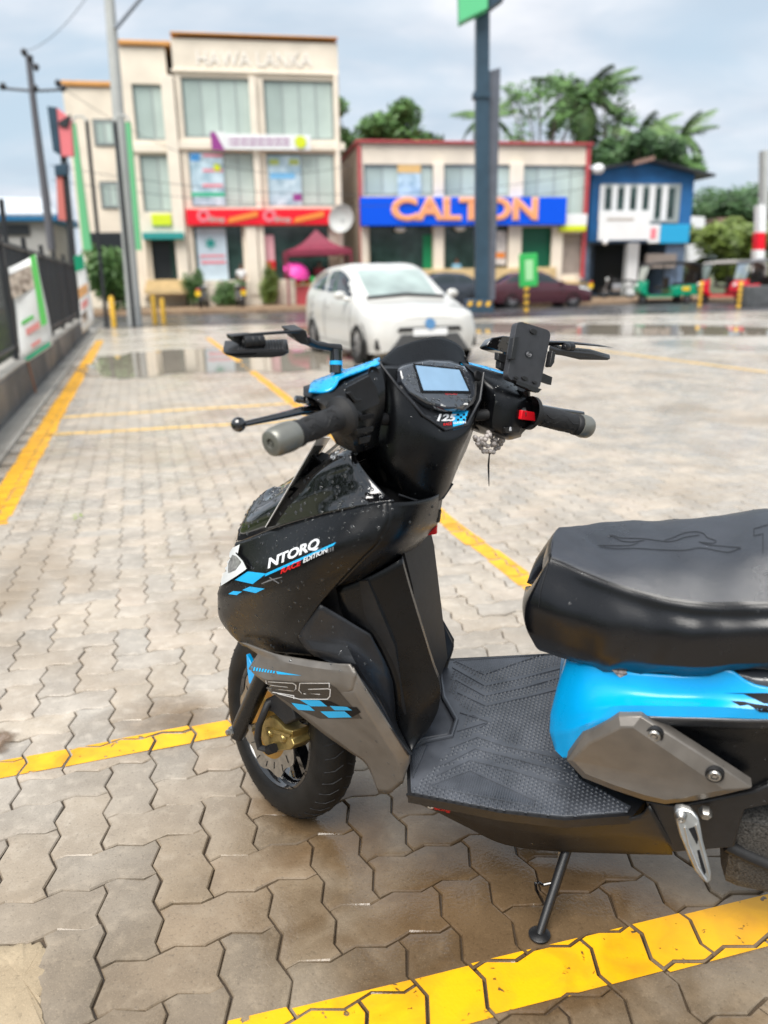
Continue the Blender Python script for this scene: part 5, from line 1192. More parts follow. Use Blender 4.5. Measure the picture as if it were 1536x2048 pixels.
M_WHITEP = mat('white_board', (.76, .77, .78), .5, noise=.03, nscale=2)
M_POST = mat('poster_blue', (.36, .58, .72), .5, noise=.35, nscale=2.2, tint=(.62, .76, .84))
M_YEL = mat('yellow_sign', (.62, .70, .02), .5)
M_TEAL = mat('teal_awning', (.02, .27, .26), .5)
M_GREEN = mat('green_sign', (.03, .42, .09), .4)
M_GREENP = mat('pale_green_paint', (.12, .42, .20), .5)
M_PURP = mat('purple_print', (.28, .04, .24), .5)
M_SHUT = mat('roller_shutter', (.42, .36, .32), .5, noise=.08, nscale=4)
M_STEP = mat('tan_step', (.56, .42, .22), .6, noise=.15, nscale=3)
M_BWALL = mat('blue_wall', (.015, .125, .34), .6, noise=.15, nscale=1.5)
M_BWALL2 = mat('blue_grey_wall', (.14, .20, .30), .6, noise=.2, nscale=2)
M_ROOFD = mat('dark_roof_sheet', (.045, .05, .06), .6, noise=.2, nscale=4)
M_ROOFT = mat('brown_ridge_tile', (.24, .15, .12), .7)
M_SLATE = mat('slate_blue_steel', (.025, .055, .085), .35, noise=.15, nscale=3)
M_SLATE2 = mat('grey_steel_panel', (.09, .10, .125), .4, noise=.15, nscale=3)
M_BLK = mat('black_iron', (.018, .02, .024), .45, noise=.2, nscale=6)
M_GALV = mat('concrete_lamp_post', (.42, .43, .42), .6, noise=.08, nscale=3)
M_BYEL = mat('yellow_bollard', (.72, .42, .04), .5, noise=.15, nscale=6)
M_MAROON = mat('maroon_canvas', (.19, .018, .045), .6, noise=.12, nscale=3)
M_PINK = mat('pink_cloth', (.80, .06, .38), .5)
M_WIRE = mat('black_cable', (.03, .03, .035), .5)
RED_L = mat('red_lens', (.6, .02, .02), .3)
YPLATE = mat('yellow_plate', (.75, .50, .02), .4)

def house(name, label, cat='building', group=None):
    o = bpy.data.objects.new(name, None); COL.objects.link(o); o.location = FO; o.rotation_euler = (0, 0, FA); return tag(o, label, cat, group)
def top_tag(o, label, cat, group=None): o.location = FO; o.rotation_euler = (0, 0, FA); return tag(o, label, cat, group)
def bxf(pa, pb_, d0, d1, at=None):
    """box whose front shows between two pixels; d0, d1 = metres in front of the facade plane (d1 the front)"""
    a, b = U(*pa, d1), U(*pb_, d1); return (min(a[0], b[0]), -d1, min(a[2], b[2])), (max(a[0], b[0]), -d0, max(a[2], b[2]))
def pbox(name, pa, pb_, d0, d1, m, parent=None, bev=0.02, z0=None, z1=None, label=None):
    a, b = bxf(pa, pb_, d0, d1); a, b = list(a), list(b)
    if z0 is not None: a[2] = z0
    if z1 is not None: b[2] = z1
    mb = MB(); mb.bx(a, b); return mb.build(name, m, parent, bevel=bev, label=label)
def window(parent, pa, pb_, nm=4, mat_=None, d=-.12, rows=1, fw=.07):
    """framed window set back in the wall: frame with panes and mullions as parts of their own"""
    a, b = bxf(pa, pb_, d - .05, d); x0, x1, z0, z1 = a[0], b[0], a[2], b[2]; y = -d
    mb = MB()
    for p in (((x0, y, z0), (x1, y + .06, z0 + fw)), ((x0, y, z1 - fw), (x1, y + .06, z1)), ((x0, y, z0 + fw), (x0 + fw, y + .06, z1 - fw)), ((x1 - fw, y, z0 + fw), (x1, y + .06, z1 - fw))): mb.bx(*p)
    f = mb.build('window', M_MULL, parent)
    for k in range(nm):
        for r_ in range(rows):
            xa, xb = x0 + fw + (x1 - x0 - 2 * fw) * k / nm, x0 + fw + (x1 - x0 - 2 * fw) * (k + 1) / nm; za, zb = z0 + fw + (z1 - z0 - 2 * fw) * r_ / rows, z0 + fw + (z1 - z0 - 2 * fw) * (r_ + 1) / rows
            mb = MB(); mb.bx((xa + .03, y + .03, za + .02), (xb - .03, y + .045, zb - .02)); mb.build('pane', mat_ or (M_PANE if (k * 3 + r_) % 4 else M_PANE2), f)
    mb = MB()
    for k in range(1, nm): xk = x0 + fw + (x1 - x0 - 2 * fw) * k / nm; mb.bx((xk - .03, y + .005, z0 + fw), (xk + .03, y + .055, z1 - fw))
    if nm > 1: tag(mb.build('mullions', M_MULL, f), kind='stuff')
    mb = MB(); mb.bx((x0 - .05, y + .06, z0 - .05), (x1 + .05, y + .10, z1 + .05)); mb.build('reveal', M_DOORDK, f)
    return f
def wall_with_holes(name, pa, pb_, holes, thick, m, parent, front=0., z0=None):
    """front wall as strips round its openings"""
    A, B_ = bxf(pa, pb_, front - thick, front); x0, x1, z0, z1 = A[0], B_[0], (A[2] if z0 is None else z0), B_[2]
    H_ = []
    for h in holes: a, b = bxf(h[0], h[1], front - thick, front); H_.append((max(x0, a[0]), min(x1, b[0]), max(z0, a[2]), min(z1, b[2])))
    xs = sorted({x0, x1, *[h[0] for h in H_], *[h[1] for h in H_]}); mb = MB()
    for xa, xb in zip(xs[:-1], xs[1:]):
        if xb - xa < 1e-4: continue
        xm = (xa + xb) / 2; cut = sorted([(h[2], h[3]) for h in H_ if h[0] < xm < h[1]]); z = z0
        for c0, c1 in cut + [(z1, z1)]:
            if c0 - z > 1e-3: mb.bx((xa, -front, z), (xb, -front + thick, c0))
            z = max(z, c1)
    return mb.build(name, m, parent, smooth=0)
def letters(body, pa, pb_, capz, off, m, parent, name, th=.06, bold=.03, serif=False, grow=0., shear=0.):
    cu = bpy.data.curves.new('lettering', 'FONT'); cu.body = body; cu.extrude = th / 2; cu.offset = bold + grow; cu.resolution_u = 4; cu.shear = shear
    ob = bpy.data.objects.new('lettering', cu); COL.objects.link(ob); dg = bpy.context.evaluated_depsgraph_get(); me = bpy.data.meshes.new_from_object(ob.evaluated_get(dg)); bpy.data.objects.remove(ob)
    xs = [v.co.x for v in me.vertices]; w0, w1 = min(xs), max(xs); a, b = U(*pa, off), U(*pb_, off)
    for v in me.vertices:
        t_ = (v.co.x - w0) / (w1 - w0); z_ = a[2] + (b[2] - a[2]) * t_
        v.co = (a[0] + (b[0] - a[0]) * t_, -off - v.co.z, z_ + v.co.y / .70 * capz)
    me.materials.clear(); me.materials.append(m); me.name = name
    bm = bmesh.new(); bm.from_mesh(me); bmesh.ops.recalc_face_normals(bm, faces=bm.faces); bm.to_mesh(me); bm.free()
    o = bpy.data.objects.new(name, me); COL.objects.link(o); o.parent = parent; return o

# ---- tall cream building -----------------------------------------------------------------
T = house('office_building', 'tall cream three storey building with orange coping and big pale green windows')
GZ = .14
holes_m = [((360,153),(514,277)), ((525,158),(670,281)), ((375,303),(515,414)), ((532,305),(672,412)), ((385,452),(490,562)), ((522,452),(660,562))]
wall_with_holes('front_wall', (341,76), (690,592), holes_m, .35, M_CREAM, T)
A, B_ = bxf((341,76), (690,592), -9, -.36); mb = MB(); mb.bx((A[0], .36, GZ), (B_[0], 9, B_[2])); mb.build('rear_wall', M_CREAM, T)
pbox('roof_coping', (339,62), (676,77), -9.1, .18, M_ORANGE, T, .03)
window(T, *holes_m[0], nm=4); window(T, *holes_m[1], nm=4); window(T, *holes_m[2], nm=4); window(T, *holes_m[3], nm=4)
for px in ((508,153,524,452),): pbox('pillar', (510,153), (523,590), -.02, .22, M_CREAM2, T)
pbox('pillar', (345,150), (359,590), -.02, .2, M_CREAM2, T); pbox('pillar', (668,150), (688,590), -.02, .2, M_CREAM2, T)
pbox('floor_band', (341,281), (690,301), -.02, .12, M_CREAM2, T); pbox('floor_band', (341,137), (676,151), -.02, .12, M_CREAM2, T)
letters('HAWA LANKA', (394,131), (624,134), .60, .03, mat('faded_white_letter', (.80, .76, .70), .6), T, 'wall_lettering', .03, .0)
# set-back bay to the left
holes_l = [((262,167),(338,281)), ((277,309),(338,424)), ((298,478),(345,560))]
wall_with_holes('front_wall', (236,92), (372,592), [((262,167),(349,281)), ((277,309),(360,424)), ((300,478),(368,560))], .35, M_CREAM, T, -.25)
A, B_ = bxf((236,92), (372,592), -9, -.62); mb = MB(); mb.bx((A[0], .62, GZ), (B_[0], 9, B_[2])); mb.build('rear_wall', M_CREAM, T)
pbox('roof_coping', (234,78), (341,91), -9.1, -.10, M_ORANGE, T, .03)
window(T, (262,167), (349,281), nm=2, d=-.37); window(T, (277,309), (360,424), nm=2, d=-.37)
pbox('floor_band', (236,285), (352,305), -.27, -.15, M_CREAM2, T)
# lower wing
a, b = bxf((124,174), (290,592), -9, -.8); mb = MB(); mb.bx((a[0], .8, GZ), (b[0], 9, b[2])); mb.build('side_wing', M_CREAM, T)
pbox('roof_coping', (121,160), (238,173), -9.1, -.68, M_ORANGE, T, .03)
window(T, (186,240), (232,290), nm=2, d=-.72); window(T, (200,365), (240,415), nm=2, d=-.72)
pbox('wing_opening', (180,465), (262,592), -.95, -.76, M_DOORDK, T)
# shopfront at street level
pbox('shop_interior', (300,476), (372,590), -.6, -.5, M_DOORDK, T); f = pbox('entrance_door', (338,480), (370,560), -.45, -.35, M_DARKGL, T)
pbox('entrance_surround', (290,478), (300,590), -.3, -.1, M_CREAM2, T)
pbox('awning', (284,465), (368,478), -.25, .55, M_TEAL, T)
for k in range(3): pbox('entrance_step', (292 - k * 2, 560 + k * 9), (374 + k * 2, 569 + k * 9), -.3, .3 + .3 * k, M_STEP, T)
pbox('shop_glass', (385,452), (490,565), -.3, -.2, M_DARKGL, T); pbox('shop_glass', (522,452), (660,565), -.3, -.2, M_DARKGL, T)
pbox('plinth', (375,562), (690,600), -.3, .25, M_CREAM2, T, z0=GZ - .1)
pbox('pillar', (490,452), (521,590), -.1, .3, M_CREAM2, T)
# signs and posters are things of their own
def sign(name, pa, pb_, d, th, m, label, cat='sign', group=None):
    a, b = bxf(pa, pb_, d - th, d); mb = MB(); mb.bx(a, b); o = mb.build('board', m, None, bevel=.02); r = bpy.data.objects.new(name, None); COL.objects.link(r); top_tag(r, label, cat, group); o.parent = r; return r
rs = sign('shop_sign', (371,418), (664,449), .42, .35, M_SIGNR, 'long red shop sign with two pale emblems above the ground floor shopfront')
M_PINKM = mat('pale_red_print', (.75, .22, .27), .5); M_GREYM = mat('grey_print', (.45, .40, .36), .5); M_ORM = mat('orange_print', (.80, .25, .04), .5)
for x in (0, 132):
    mb = MB()
    for k in range(20):
        a0, a1 = 2 * math.pi * k / 20, 2 * math.pi * (k + 1) / 20; mb.prism([U(407 + x + 13 * math.cos(q) * r_, 431 + 13 * math.sin(q) * r_, .425) for q, r_ in ((a0, .55), (a0, 1), (a1, 1), (a1, .55))], (0, -.02, 0))
    mb.build('emblem', M_PINKM, rs); letters('shop', (418 + x, 443), (450 + x, 443), .24, .425, M_GREYM, rs, 'lettering', .03)
    mb = MB(); mb.prism([U(456 + x, 446, .43), U(458 + x, 436, .43), U(515 + x, 422, .43), U(516 + x, 433, .43)], (0, -.03, 0)); mb.build('stripe', M_ORM, rs)
bn = sign('banner', (446,268), (622,301), .5, .04, M_WHITEP, 'white banner with purple corner and yellow dot hung across the cream building')
mb = MB(); mb.prism([U(420,264,.52), U(430,264,.52), U(450,301,.52), U(424,299,.52)], (0, -.03, 0)); mb.build('purple_corner', M_PURP, bn)
mb = MB(); mb.prism([U(430,264,.49), U(450,264,.49), U(450,301,.49)], (0, -.03, 0)); mb.build('banner_corner', M_WHITEP, bn)
mb = MB(); c = U(601,284,.53); mb.lathe((c[0], c[1], c[2]), (0, -1, 0), [(0, .02), (.26, .02), (.26, 0)], 24); mb.build('yellow_dot', M_YEL, bn)
letters('to let call for office space', (456,281), (578,284), .16, .515, M_PURP, bn, 'lettering', .01) if False else None
mb = MB()
for r_ in range(2):
    for k in range(22): mb.prism([U(458 + k * 5.6, 277 + r_ * 9, .505), U(461 + k * 5.6 + (k * 7 % 3), 277 + r_ * 9, .505), U(461 + k * 5.6 + (k * 7 % 3), 281 + r_ * 9, .505), U(458 + k * 5.6, 281 + r_ * 9, .505)], (0, -.01, 0))
tag(mb.build('print_lines', M_PURP, bn), kind='stuff')
p1 = sign('poster', (378,305), (452,411), -.03, .03, M_POST, 'light blue poster with a green bar in the left first floor window', 'poster')
pbox('poster_head', (380,307), (400,322), -.04, -.02, mat('print_blue', (.05, .28, .65), .5), p1); pbox('poster_bar', (382,385), (450,393), -.04, -.02, mat('print_green', (.02, .42, .22), .5), p1)
mb = MB(); c = U(434,335,-.02); mb.lathe(c, (0, -1, 0), [(0, .02), (.16, .02), (.16, 0)], 18); mb.build('poster_dot', M_YEL, p1)
for k in range(3): pbox('poster_line', (405, 308 + k * 30), (446, 314 + k * 30), -.04, -.025, M_PINKM, p1)
p2 = sign('poster', (534,311), (605,412), -.03, .03, M_POST, 'light blue poster with yellow squares in the right first floor window', 'poster')
for x in (538, 578): pbox('poster_square', (x, 318), (x + 20, 330), -.04, -.02, mat('print_olive', (.42, .50, .14), .5), p2)
pbox('poster_head', (540,345), (590,358), -.04, -.02, mat('print_sky', (.20, .50, .80), .5), p2); pbox('poster_patch', (586,388), (604,402), -.04, -.02, M_PURP, p2)
ys = sign('small_sign', (302,428), (344,451), -.15, .08, M_YEL, 'small yellow sign over the teal awning')
p3 = sign('poster', (391,456), (458,560), -.05, .05, mat('poster_pale', (.50, .60, .68), .5, noise=.1, nscale=2), 'tall pale poster with a green cross filling the shop window', 'poster')
mb = MB(); c = U(421,487,-.04)
for k in range(3): mb.box((c[0], c[1], c[2]), (.10, .03, .5), Matrix.Rotation(R(60 * k), 3, 'Y'))
mb.build('green_star', mat('print_teal', (.0, .30, .26), .5), p3); pbox('poster_line', (400,510), (450,514), -.05, -.03, M_PINKM, p3); pbox('poster_line', (402,522), (452,527), -.05, -.03, M_PINKM, p3)
p4 = sign('poster', (526,470), (551,540), -.05, .05, mat('poster_pink', (.72, .38, .42), .5), 'narrow pink and red poster beside the canopy stall', 'poster'); pbox('poster_foot', (526,522), (551,540), -.05, -.03, M_SIGNR, p4)
# satellite dish on the corner
ds = empty('satellite_dish', label='pale round satellite dish at the right end of the red sign', cat='dish'); top_tag(ds, None, None)
c = U(684,438,.8); mb = MB(); mb.lathe(c, (-.5, -.8, .15), [(0, -.14), (.25, -.10), (.48, .0), (.62, .12), (.635, .12), (.5, -.02), (.26, -.12), (0, -.16)], 28); mb.build('dish', M_GALV, ds); mb = MB(); mb.tube([c, (c[0] + .1, c[1] + .8, c[2] - .2)], .04, 8); mb.build('mount', M_MULL, ds)

# ---- two-storey building with the blue sign ------------------------------------------------
CB_ = house('shop_building', 'cream two storey shop building outlined in red behind the lettered blue sign')
hc = [((727,328),(868,392)), ((887,328),(1022,392)), ((1040,330),(1172,440)), ((738,452),(866,540)), ((889,452),(1020,548)), ((1040,454),(1106,548)), ((1121,468),(1166,548))]
wall_with_holes('front_wall', (717,290), (1182,292), hc, .35, M_CREAM, CB_, z0=GZ)
A, B_ = bxf((717,290), (1182,291), -9, -.36); mb = MB(); mb.bx((A[0], .36, GZ), (B_[0], 10, B_[2])); mb.build('rear_wall', M_CREAM, CB_)
pbox('red_coping', (712,279), (1187,290), -10.1, .2, M_REDT, CB_); pbox('red_edge', (715,290), (722,291), -.02, .1, M_REDT, CB_, z0=GZ); pbox('red_edge', (1175,290), (1183,291), -.02, .1, M_REDT, CB_, z0=GZ)
window(CB_, *hc[0], nm=4); window(CB_, *hc[1], nm=4); window(CB_, *hc[2], nm=4)
for x0, x1 in ((868,887), (1022,1040)): pbox('pillar', (x0,325), (x1,592), -.02, .18, M_CREAM2, CB_)
pbox('pillar', (722,452), (738,592), -.02, .18, M_CREAM2, CB_); pbox('pillar', (1106,452), (1121,592), -.02, .18, M_CREAM2, CB_)
for h in hc[3:6]:
    f = pbox('shop_glass', h[0], h[1], -.35, -.25, M_DARKGL, CB_)
pbox('green_display', (846,470), (866,538), -.24, -.2, mat('green_display', (.0, .22, .08), .5), CB_); pbox('green_display', (1042,456), (1104,546), -.24, -.2, mat('dark_green_display', (.0, .10, .05), .4), CB_)
pbox('roller_shutter', (1121,472), (1166,560), -.3, -.15, M_SHUT, CB_)
mb = MB()
for k in range(24): a, b = U(1121, 474 + k * 3.4, -.14), U(1166, 474 + k * 3.4, -.14); mb.tube([a, b], .03, 5)
tag(mb.build('shutter_slats', M_SHUT, CB_), kind='stuff')
pbox('plinth', (722,540), (1110,610), -.4, .5, M_STEP, CB_, z0=GZ - .1); pbox('plinth', (1110,562), (1180,610), -.4, .35, M_STEP, CB_, z0=GZ - .1)
for x, y in ((800,459), (920,457)):
    mb = MB(); c = U(x, y, .1); mb.sphere(c, .16, 12, 8, (1.8, 1, .8)); o = mb.build('shop_lamp', M_WHITEP, CB_)
cs = sign('shop_sign', (722,394), (1132,449), .7, .5, M_SIGNB, 'big blue sign with orange capital letters on the cream shop building')
letters('CALTON', (782,439), (1076,438), .95, .712, M_SIGNP, cs, 'letter_edge', .05, .03, grow=.022); letters('CALTON', (784,438), (1074,437), .90, .75, M_SIGNO, cs, 'lettering', .08, .022)
# slab serifs on the letters
p5 = sign('poster', (795,330), (842,392), -.03, .03, M_POST, 'blue and orange poster in an upper window over the blue sign', 'poster'); pbox('poster_head', (795,328), (842,346), -.04, -.02, mat('print_amber', (.70, .45, .18), .5), p5)
s5 = sign('small_sign', (1124,428), (1174,451), .5, .3, M_WHITEP, 'white sign with a yellow foot right of the big blue sign'); pbox('sign_foot', (1122,451), (1172,462), .2, .52, M_YEL, s5)
p6 = sign('poster', (992,462), (1012,530), -.05, .05, mat('poster_mixed', (.62, .58, .56), .5, noise=.3, nscale=4), 'pale poster by the shop door behind the sign pylon', 'poster'); pbox('poster_patch', (990,505), (1010,516), -.05, -.03, M_ORM, p6)

# ---- blue gabled house -----------------------------------------------------------------
HB = house('blue_house', 'bright blue two storey house with a low gable roof and a barred window strip')
D0 = -.8
a0, b0 = U(1184,350,D0), U(1378,480,D0); ap = U(1300,322,D0); zl = U(1190,345,D0)[2]; zr = U(1378,348,D0)[2]; zm = U(1300,482,D0)[2]
def gable(m, name, z0, x0, x1, y0, y1, ztop):
    mb = MB(); mb.prism([(x0, y0, z0), (x1, y0, z0), (x1, y0, ztop[1]), (ap[0], y0, ztop[2]), (x0, y0, ztop[0])], (0, y1 - y0, 0)); return mb.build(name, m, HB)
gable(M_BWALL, 'upper_wall', zm, a0[0], b0[0], -D0, 9, (zl, zr, ap[2]))
mb = MB(); mb.bx((a0[0], 3.2, GZ), (b0[0], 9, zm)); mb.build('lower_wall', M_BWALL2, HB); mb = MB(); mb.bx((b0[0] - 1.1, -D0 + .3, GZ), (b0[0], 3.2, zm)); mb.build('porch_wall', M_BWALL2, HB); mb = MB(); mb.bx((a0[0], -D0 + .3, GZ), (a0[0] + .25, 3.2, zm)); mb.build('porch_wall', M_BWALL2, HB)
mb = MB(); L_, R_, T_ = U(1186,336,D0 + .6), U(1432,348,D0 + .6), U(1303,316,D0 + .6)
for p, q in ((L_, T_), (T_, R_)): mb.prism([p, q, (q[0], q[1], q[2] - .12), (p[0], p[1], p[2] - .12)], (0, 10.5, 0))
rf = mb.build('roof', M_ROOFD, HB)
mb = MB(); p, q = U(1268,322,D0 + .62), U(1310,311,D0 + .62); mb.prism([p, q, (q[0], q[1], q[2] - .2), (p[0], p[1], p[2] - .2)], (0, 2.5, 0)); mb.build('ridge_tile', M_ROOFT, rf)
f = pbox('window', (1203,367), (1357,446), D0 - .02, D0 + .08, M_MULL, HB)
for k in range(6):
    x = 1209 + k * 25; y1 = 418 if k < 4 else 436; pbox('pane', (x, 376), (x + 12, y1), D0 + .06, D0 + .10, M_DARKGL, f, 0)
    pbox('frame', (x - 8, 370), (x - 2, 442), D0 + .07, D0 + .13, M_WHITEP, f, 0)
w1 = sign('board_sign', (1200,422), (1298,480), D0 + 1.0, .12, M_WHITEP, 'blank looking white board sign on the front of the blue house')
mb = MB(); c = U(1210,484,D0 + .9); mb.sphere(c, .16, 10, 8); mb.build('sign_lamp', M_WHITEP, w1); pbox('print_line', (1214,436), (1268,441), D0 + 1.0, D0 + 1.015, M_GREYM, w1)
w2 = sign('board_sign', (1320,449), (1377,486), D0 + 1.0, .12, mat('sky_blue_board', (.02, .34, .62), .4), 'sky blue board sign under the window strip of the blue house'); pbox('board_end', (1299,449), (1320,486), D0 + .9, D0 + 1.0, M_WHITEP, w2); pbox('board_mark', (1302,456), (1312,478), D0 + .99, D0 + 1.02, M_PINKM, w2)
pbox('shop_opening', (1190,486), (1290,585), -3.6, -3.15, M_DOORDK, HB); pbox('door_post', (1258,486), (1272,590), D0 - .4, D0 + .1, M_WHITEP, HB); pbox('counter', (1296,508), (1352,535), D0 - .2, D0 + .1, M_SHUT, HB)
mb = MB(); mb.bx((a0[0], .9, zm - .05), (b0[0], 3.2, zm)); mb.build('porch_ceiling', M_BWALL2, HB)
# spotlight on the corner
sp_ = empty('floodlight', label='white floodlight at the corner between red trim and blue house', cat='lamp'); top_tag(sp_, None, None); c = U(1197,338,.4); mb = MB(); mb.sphere(c, .3, 12, 8, (1, .8, .8)); mb.build('housing', M_WHITEP, sp_); mb = MB(); mb.tube([c, (c[0], c[1] + .7, c[2] - .1)], .05, 8); mb.build('arm', M_MULL, sp_)

# ---- low building on the far left --------------------------------------------------------
LB = house('low_shed', 'low grey shed with a blue roof edge beyond the fence')
pbox('wall', (-140,440), (112,600), -8, -3, mat('shed_wall', (.33, .33, .32), .7, noise=.15, nscale=.8), LB, z0=GZ); pbox('roof', (-150,428), (116,441), -8.3, -2.6, mat('blue_roof_edge', (.0, .13, .30), .5), LB)
mb = MB(); a, b = U(-150,428,-2.6), U(110,428,-2.6); c, d = U(-150,392,-7), U(96,396,-7); mb.prism([a, b, d, c], (0, 0, -.1)); mb.build('roof_sheet', mat('pale_roof_sheet', (.55, .60, .66), .4, noise=.1, nscale=2), LB)
pbox('shutter', (-20,450), (60,470), -3.0, -2.9, M_DOORDK, LB)

# ---- sign pylon in front of the fronts -------------------------------------------------------
def wp(px, py, d): return W(px, py, d)
DP = 25.5
py_ = empty('sign_pylon', label='tall slate blue twin post pylon rising in front of the shops', cat='sign pylon')
def pw(name, pts, d, th, m, par, bev=.01):
    P = [W(x, y, d) for x, y in pts]; mb = MB(); mb.prism(P, (0, th, 0)); return mb.build(name, m, par, bevel=bev)
pw('post', [(953,-60),(980,-60),(977,600),(951,600)], DP, .40, M_SLATE, py_); pw('post', [(978,142),(1001,135),(990,600),(976,600)], DP + .12, .35, M_SLATE2, py_)
pw('post_collar', [(947,183),(981,183),(981,194),(947,194)], DP - .06, .5, M_SLATE, py_)
pw('base', [(935,600),(984,600),(990,626),(930,626)], DP - .3, 1.0, M_SLATE, py_, .03)
for k in range(3): pw('hazard_stripe', [(938 + k * 18, 603), (946 + k * 18, 603), (943 + k * 18, 612), (935 + k * 18, 612)], DP - .32, .01, M_BYEL, py_, 0)
gs = pw('sign_box', [(917,-40),(975,-70),(976,16),(919,44)], DP - .4, .5, mat('mint_sign', (.10, .48, .22), .4), py_); pw('sign_side', [(976,-60),(1012,-60),(1010,-6),(978,18)], DP - .2, .5, M_SLATE, py_)
# small green sign on a striped post
gp = empty('post_sign', label='small bright green sign on a yellow striped post by the maroon car', cat='sign')
dgp = 27; pw('sign_board', [(1038,508),(1075,506),(1076,572),(1039,575)], dgp, .06, M_GREEN, gp, .02); pw('post', [(1049,574),(1058,574),(1057,624),(1049,624)], dgp + .02, .1, M_BYEL, gp)
for k in range(3): pw('stripe', [(1049, 582 + k * 14), (1058, 580 + k * 14), (1058, 586 + k * 14), (1049, 588 + k * 14)], dgp + .01, .01, M_BLK, gp, 0)
pw('lettering', [(1050,520),(1066,519),(1066,560),(1051,561)], dgp - .005, .005, mat('pale_green_print', (.35, .66, .35), .5), gp, 0)

# ---- canopy stall ---------------------------------------------------------------------
ct = house('market_canopy', 'maroon pop-up canopy over a stall left of the white car', 'canopy')
dC = 2.2; e = [U(573,501,dC), U(702,497,dC)]; tp = U(636,456,dC); w_ = (e[1][0] - e[0][0]); y0 = e[0][1]
cor = [(e[0][0], y0, e[0][2]), (e[1][0], y0, e[1][2]), (e[1][0], y0 + w_ * .7, e[1][2]), (e[0][0], y0 + w_ * .7, e[0][2])]; apx = ((e[0][0] + e[1][0]) / 2, y0 + w_ * .35, tp[2])
mb = MB(); n_ = 6; vs = []
for a_, b_ in ((0, 1), (1, 2), (2, 3), (3, 0)):
    for i in range(n_):
        P0_ = [np.array(cor[a_]) * (1 - i / n_) + np.array(cor[b_]) * i / n_, np.array(cor[a_]) * (1 - (i + 1) / n_) + np.array(cor[b_]) * (i + 1) / n_]
        st_ = [[tuple(np.array(p) * (1 - s) + np.array(apx) * s + np.array([0, 0, -.18 * math.sin(math.pi * s)])) for s in (0, .25, .5, .75, 1)] for p in P0_]
        mb.grid([st_[0], st_[1]])
    P0_ = [cor[a_], cor[b_]]; mb.add([P0_[0], P0_[1], (P0_[1][0], P0_[1][1], P0_[1][2] - .25), (P0_[0][0], P0_[0][1], P0_[0][2] - .25)], [(0, 1, 2, 3)])
mb.build('canopy_cloth', M_MAROON, ct)
for c in cor: mb = MB(); mb.tube([(c[0], c[1], GZ), c], .05, 8); mb.build('leg', M_MAROON, ct)
sb = house('stall_table', 'cluttered stall table with fruit and bright goods under the maroon canopy', 'stall')
for k in range(14):
    x = e[0][0] + .5 + .22 * k; mb = MB(); mb.sphere((x, y0 + .5 + (k % 3) * .15, 1.02 + (k % 2) * .1 + GZ), .14, 8, 6); mb.build('goods', [M_SIGNR, M_YEL, M_ORM, M_GREEN, M_PURP][k % 5], sb)
mb = MB(); mb.bx((e[0][0] + .3, y0 + .3, .85 + GZ), (e[1][0] - .3, y0 + 1.3, .92 + GZ)); mb.build('table_top', M_STEP, sb); mb = MB(); mb.bx((e[0][0] + .4, y0 + .35, GZ), (e[1][0] - .4, y0 + 1.2, .85 + GZ)); mb.build('table_skirt', M_REDT, sb)
um = house('umbrella', 'small pink umbrella open at the stall under the canopy', 'umbrella'); c = U(595,535,dC - .4); mb = MB()
mb.lathe((c[0], c[1], c[2] - .1), (.3, -.5, .8), [(.62, -.12), (.5, .08), (.28, .22), (0, .3)], 12); mb.build('umbrella_cover', M_PINK, um); mb = MB(); mb.tube([(c[0], c[1], c[2] + .1), (c[0] - .2, c[1] + .4, c[2] - .7)], .02, 6); mb.build('umbrella_shaft', M_MULL, um)
# ================================================================== VEHICLES AND PEOPLE
M_CARW = mat('white_car_paint', (.56, .555, .53), .25, coat=.5)
M_CARM = mat('maroon_car_paint', (.06, .012, .02), .2, coat=.6)
M_CARG = mat('dark_grey_car_paint', (.03, .036, .048), .2, coat=.6)
M_CGLASS = mat('car_glass', (.33, .40, .38), .04, coat=.6, noise=.35, nscale=1.6, detail=2)
M_CGLASSD = mat('dark_car_glass', (.02, .028, .032), .05, coat=.4)
M_HLAMP = mat('car_headlight', (.62, .64, .62), .12, coat=.5)
M_ALLOY = mat('alloy_rim', (.4, .4, .41), .35, metal=.9)
M_BPL = mat('car_black_trim', (.012, .012, .013), .5)
HATCH = [
 (2.00, [(.50,.26),(.56,.42),(.52,.58),(.44,.66),(.28,.69),(0,.70)]),
 (1.86, [(.74,.20),(.79,.42),(.75,.62),(.68,.74),(.42,.78),(0,.80)]),
 (1.50, [(.82,.19),(.85,.44),(.84,.68),(.76,.80),(.48,.85),(0,.87)]),
 (1.05, [(.83,.19),(.85,.45),(.845,.74),(.79,.90),(.62,.94),(0,.98)]),
 (.18, [(.83,.19),(.85,.45),(.845,.75),(.80,.95),(.61,1.37),(0,1.42)]),
 (-.50, [(.83,.19),(.85,.45),(.845,.76),(.80,.97),(.62,1.41),(0,1.46)]),
 (-1.20, [(.83,.20),(.85,.46),(.845,.78),(.79,1.01),(.61,1.38),(0,1.43)]),
 (-1.72, [(.80,.24),(.83,.48),(.82,.82),(.77,1.04),(.58,1.28),(0,1.32)]),
 (-1.93, [(.74,.30),(.78,.50),(.77,.82),(.72,.99),(.56,1.07),(0,1.09)]),
 (-1.99, [(.62,.36),(.68,.50),(.66,.78),(.62,.93),(.46,.99),(0,1.0)])]
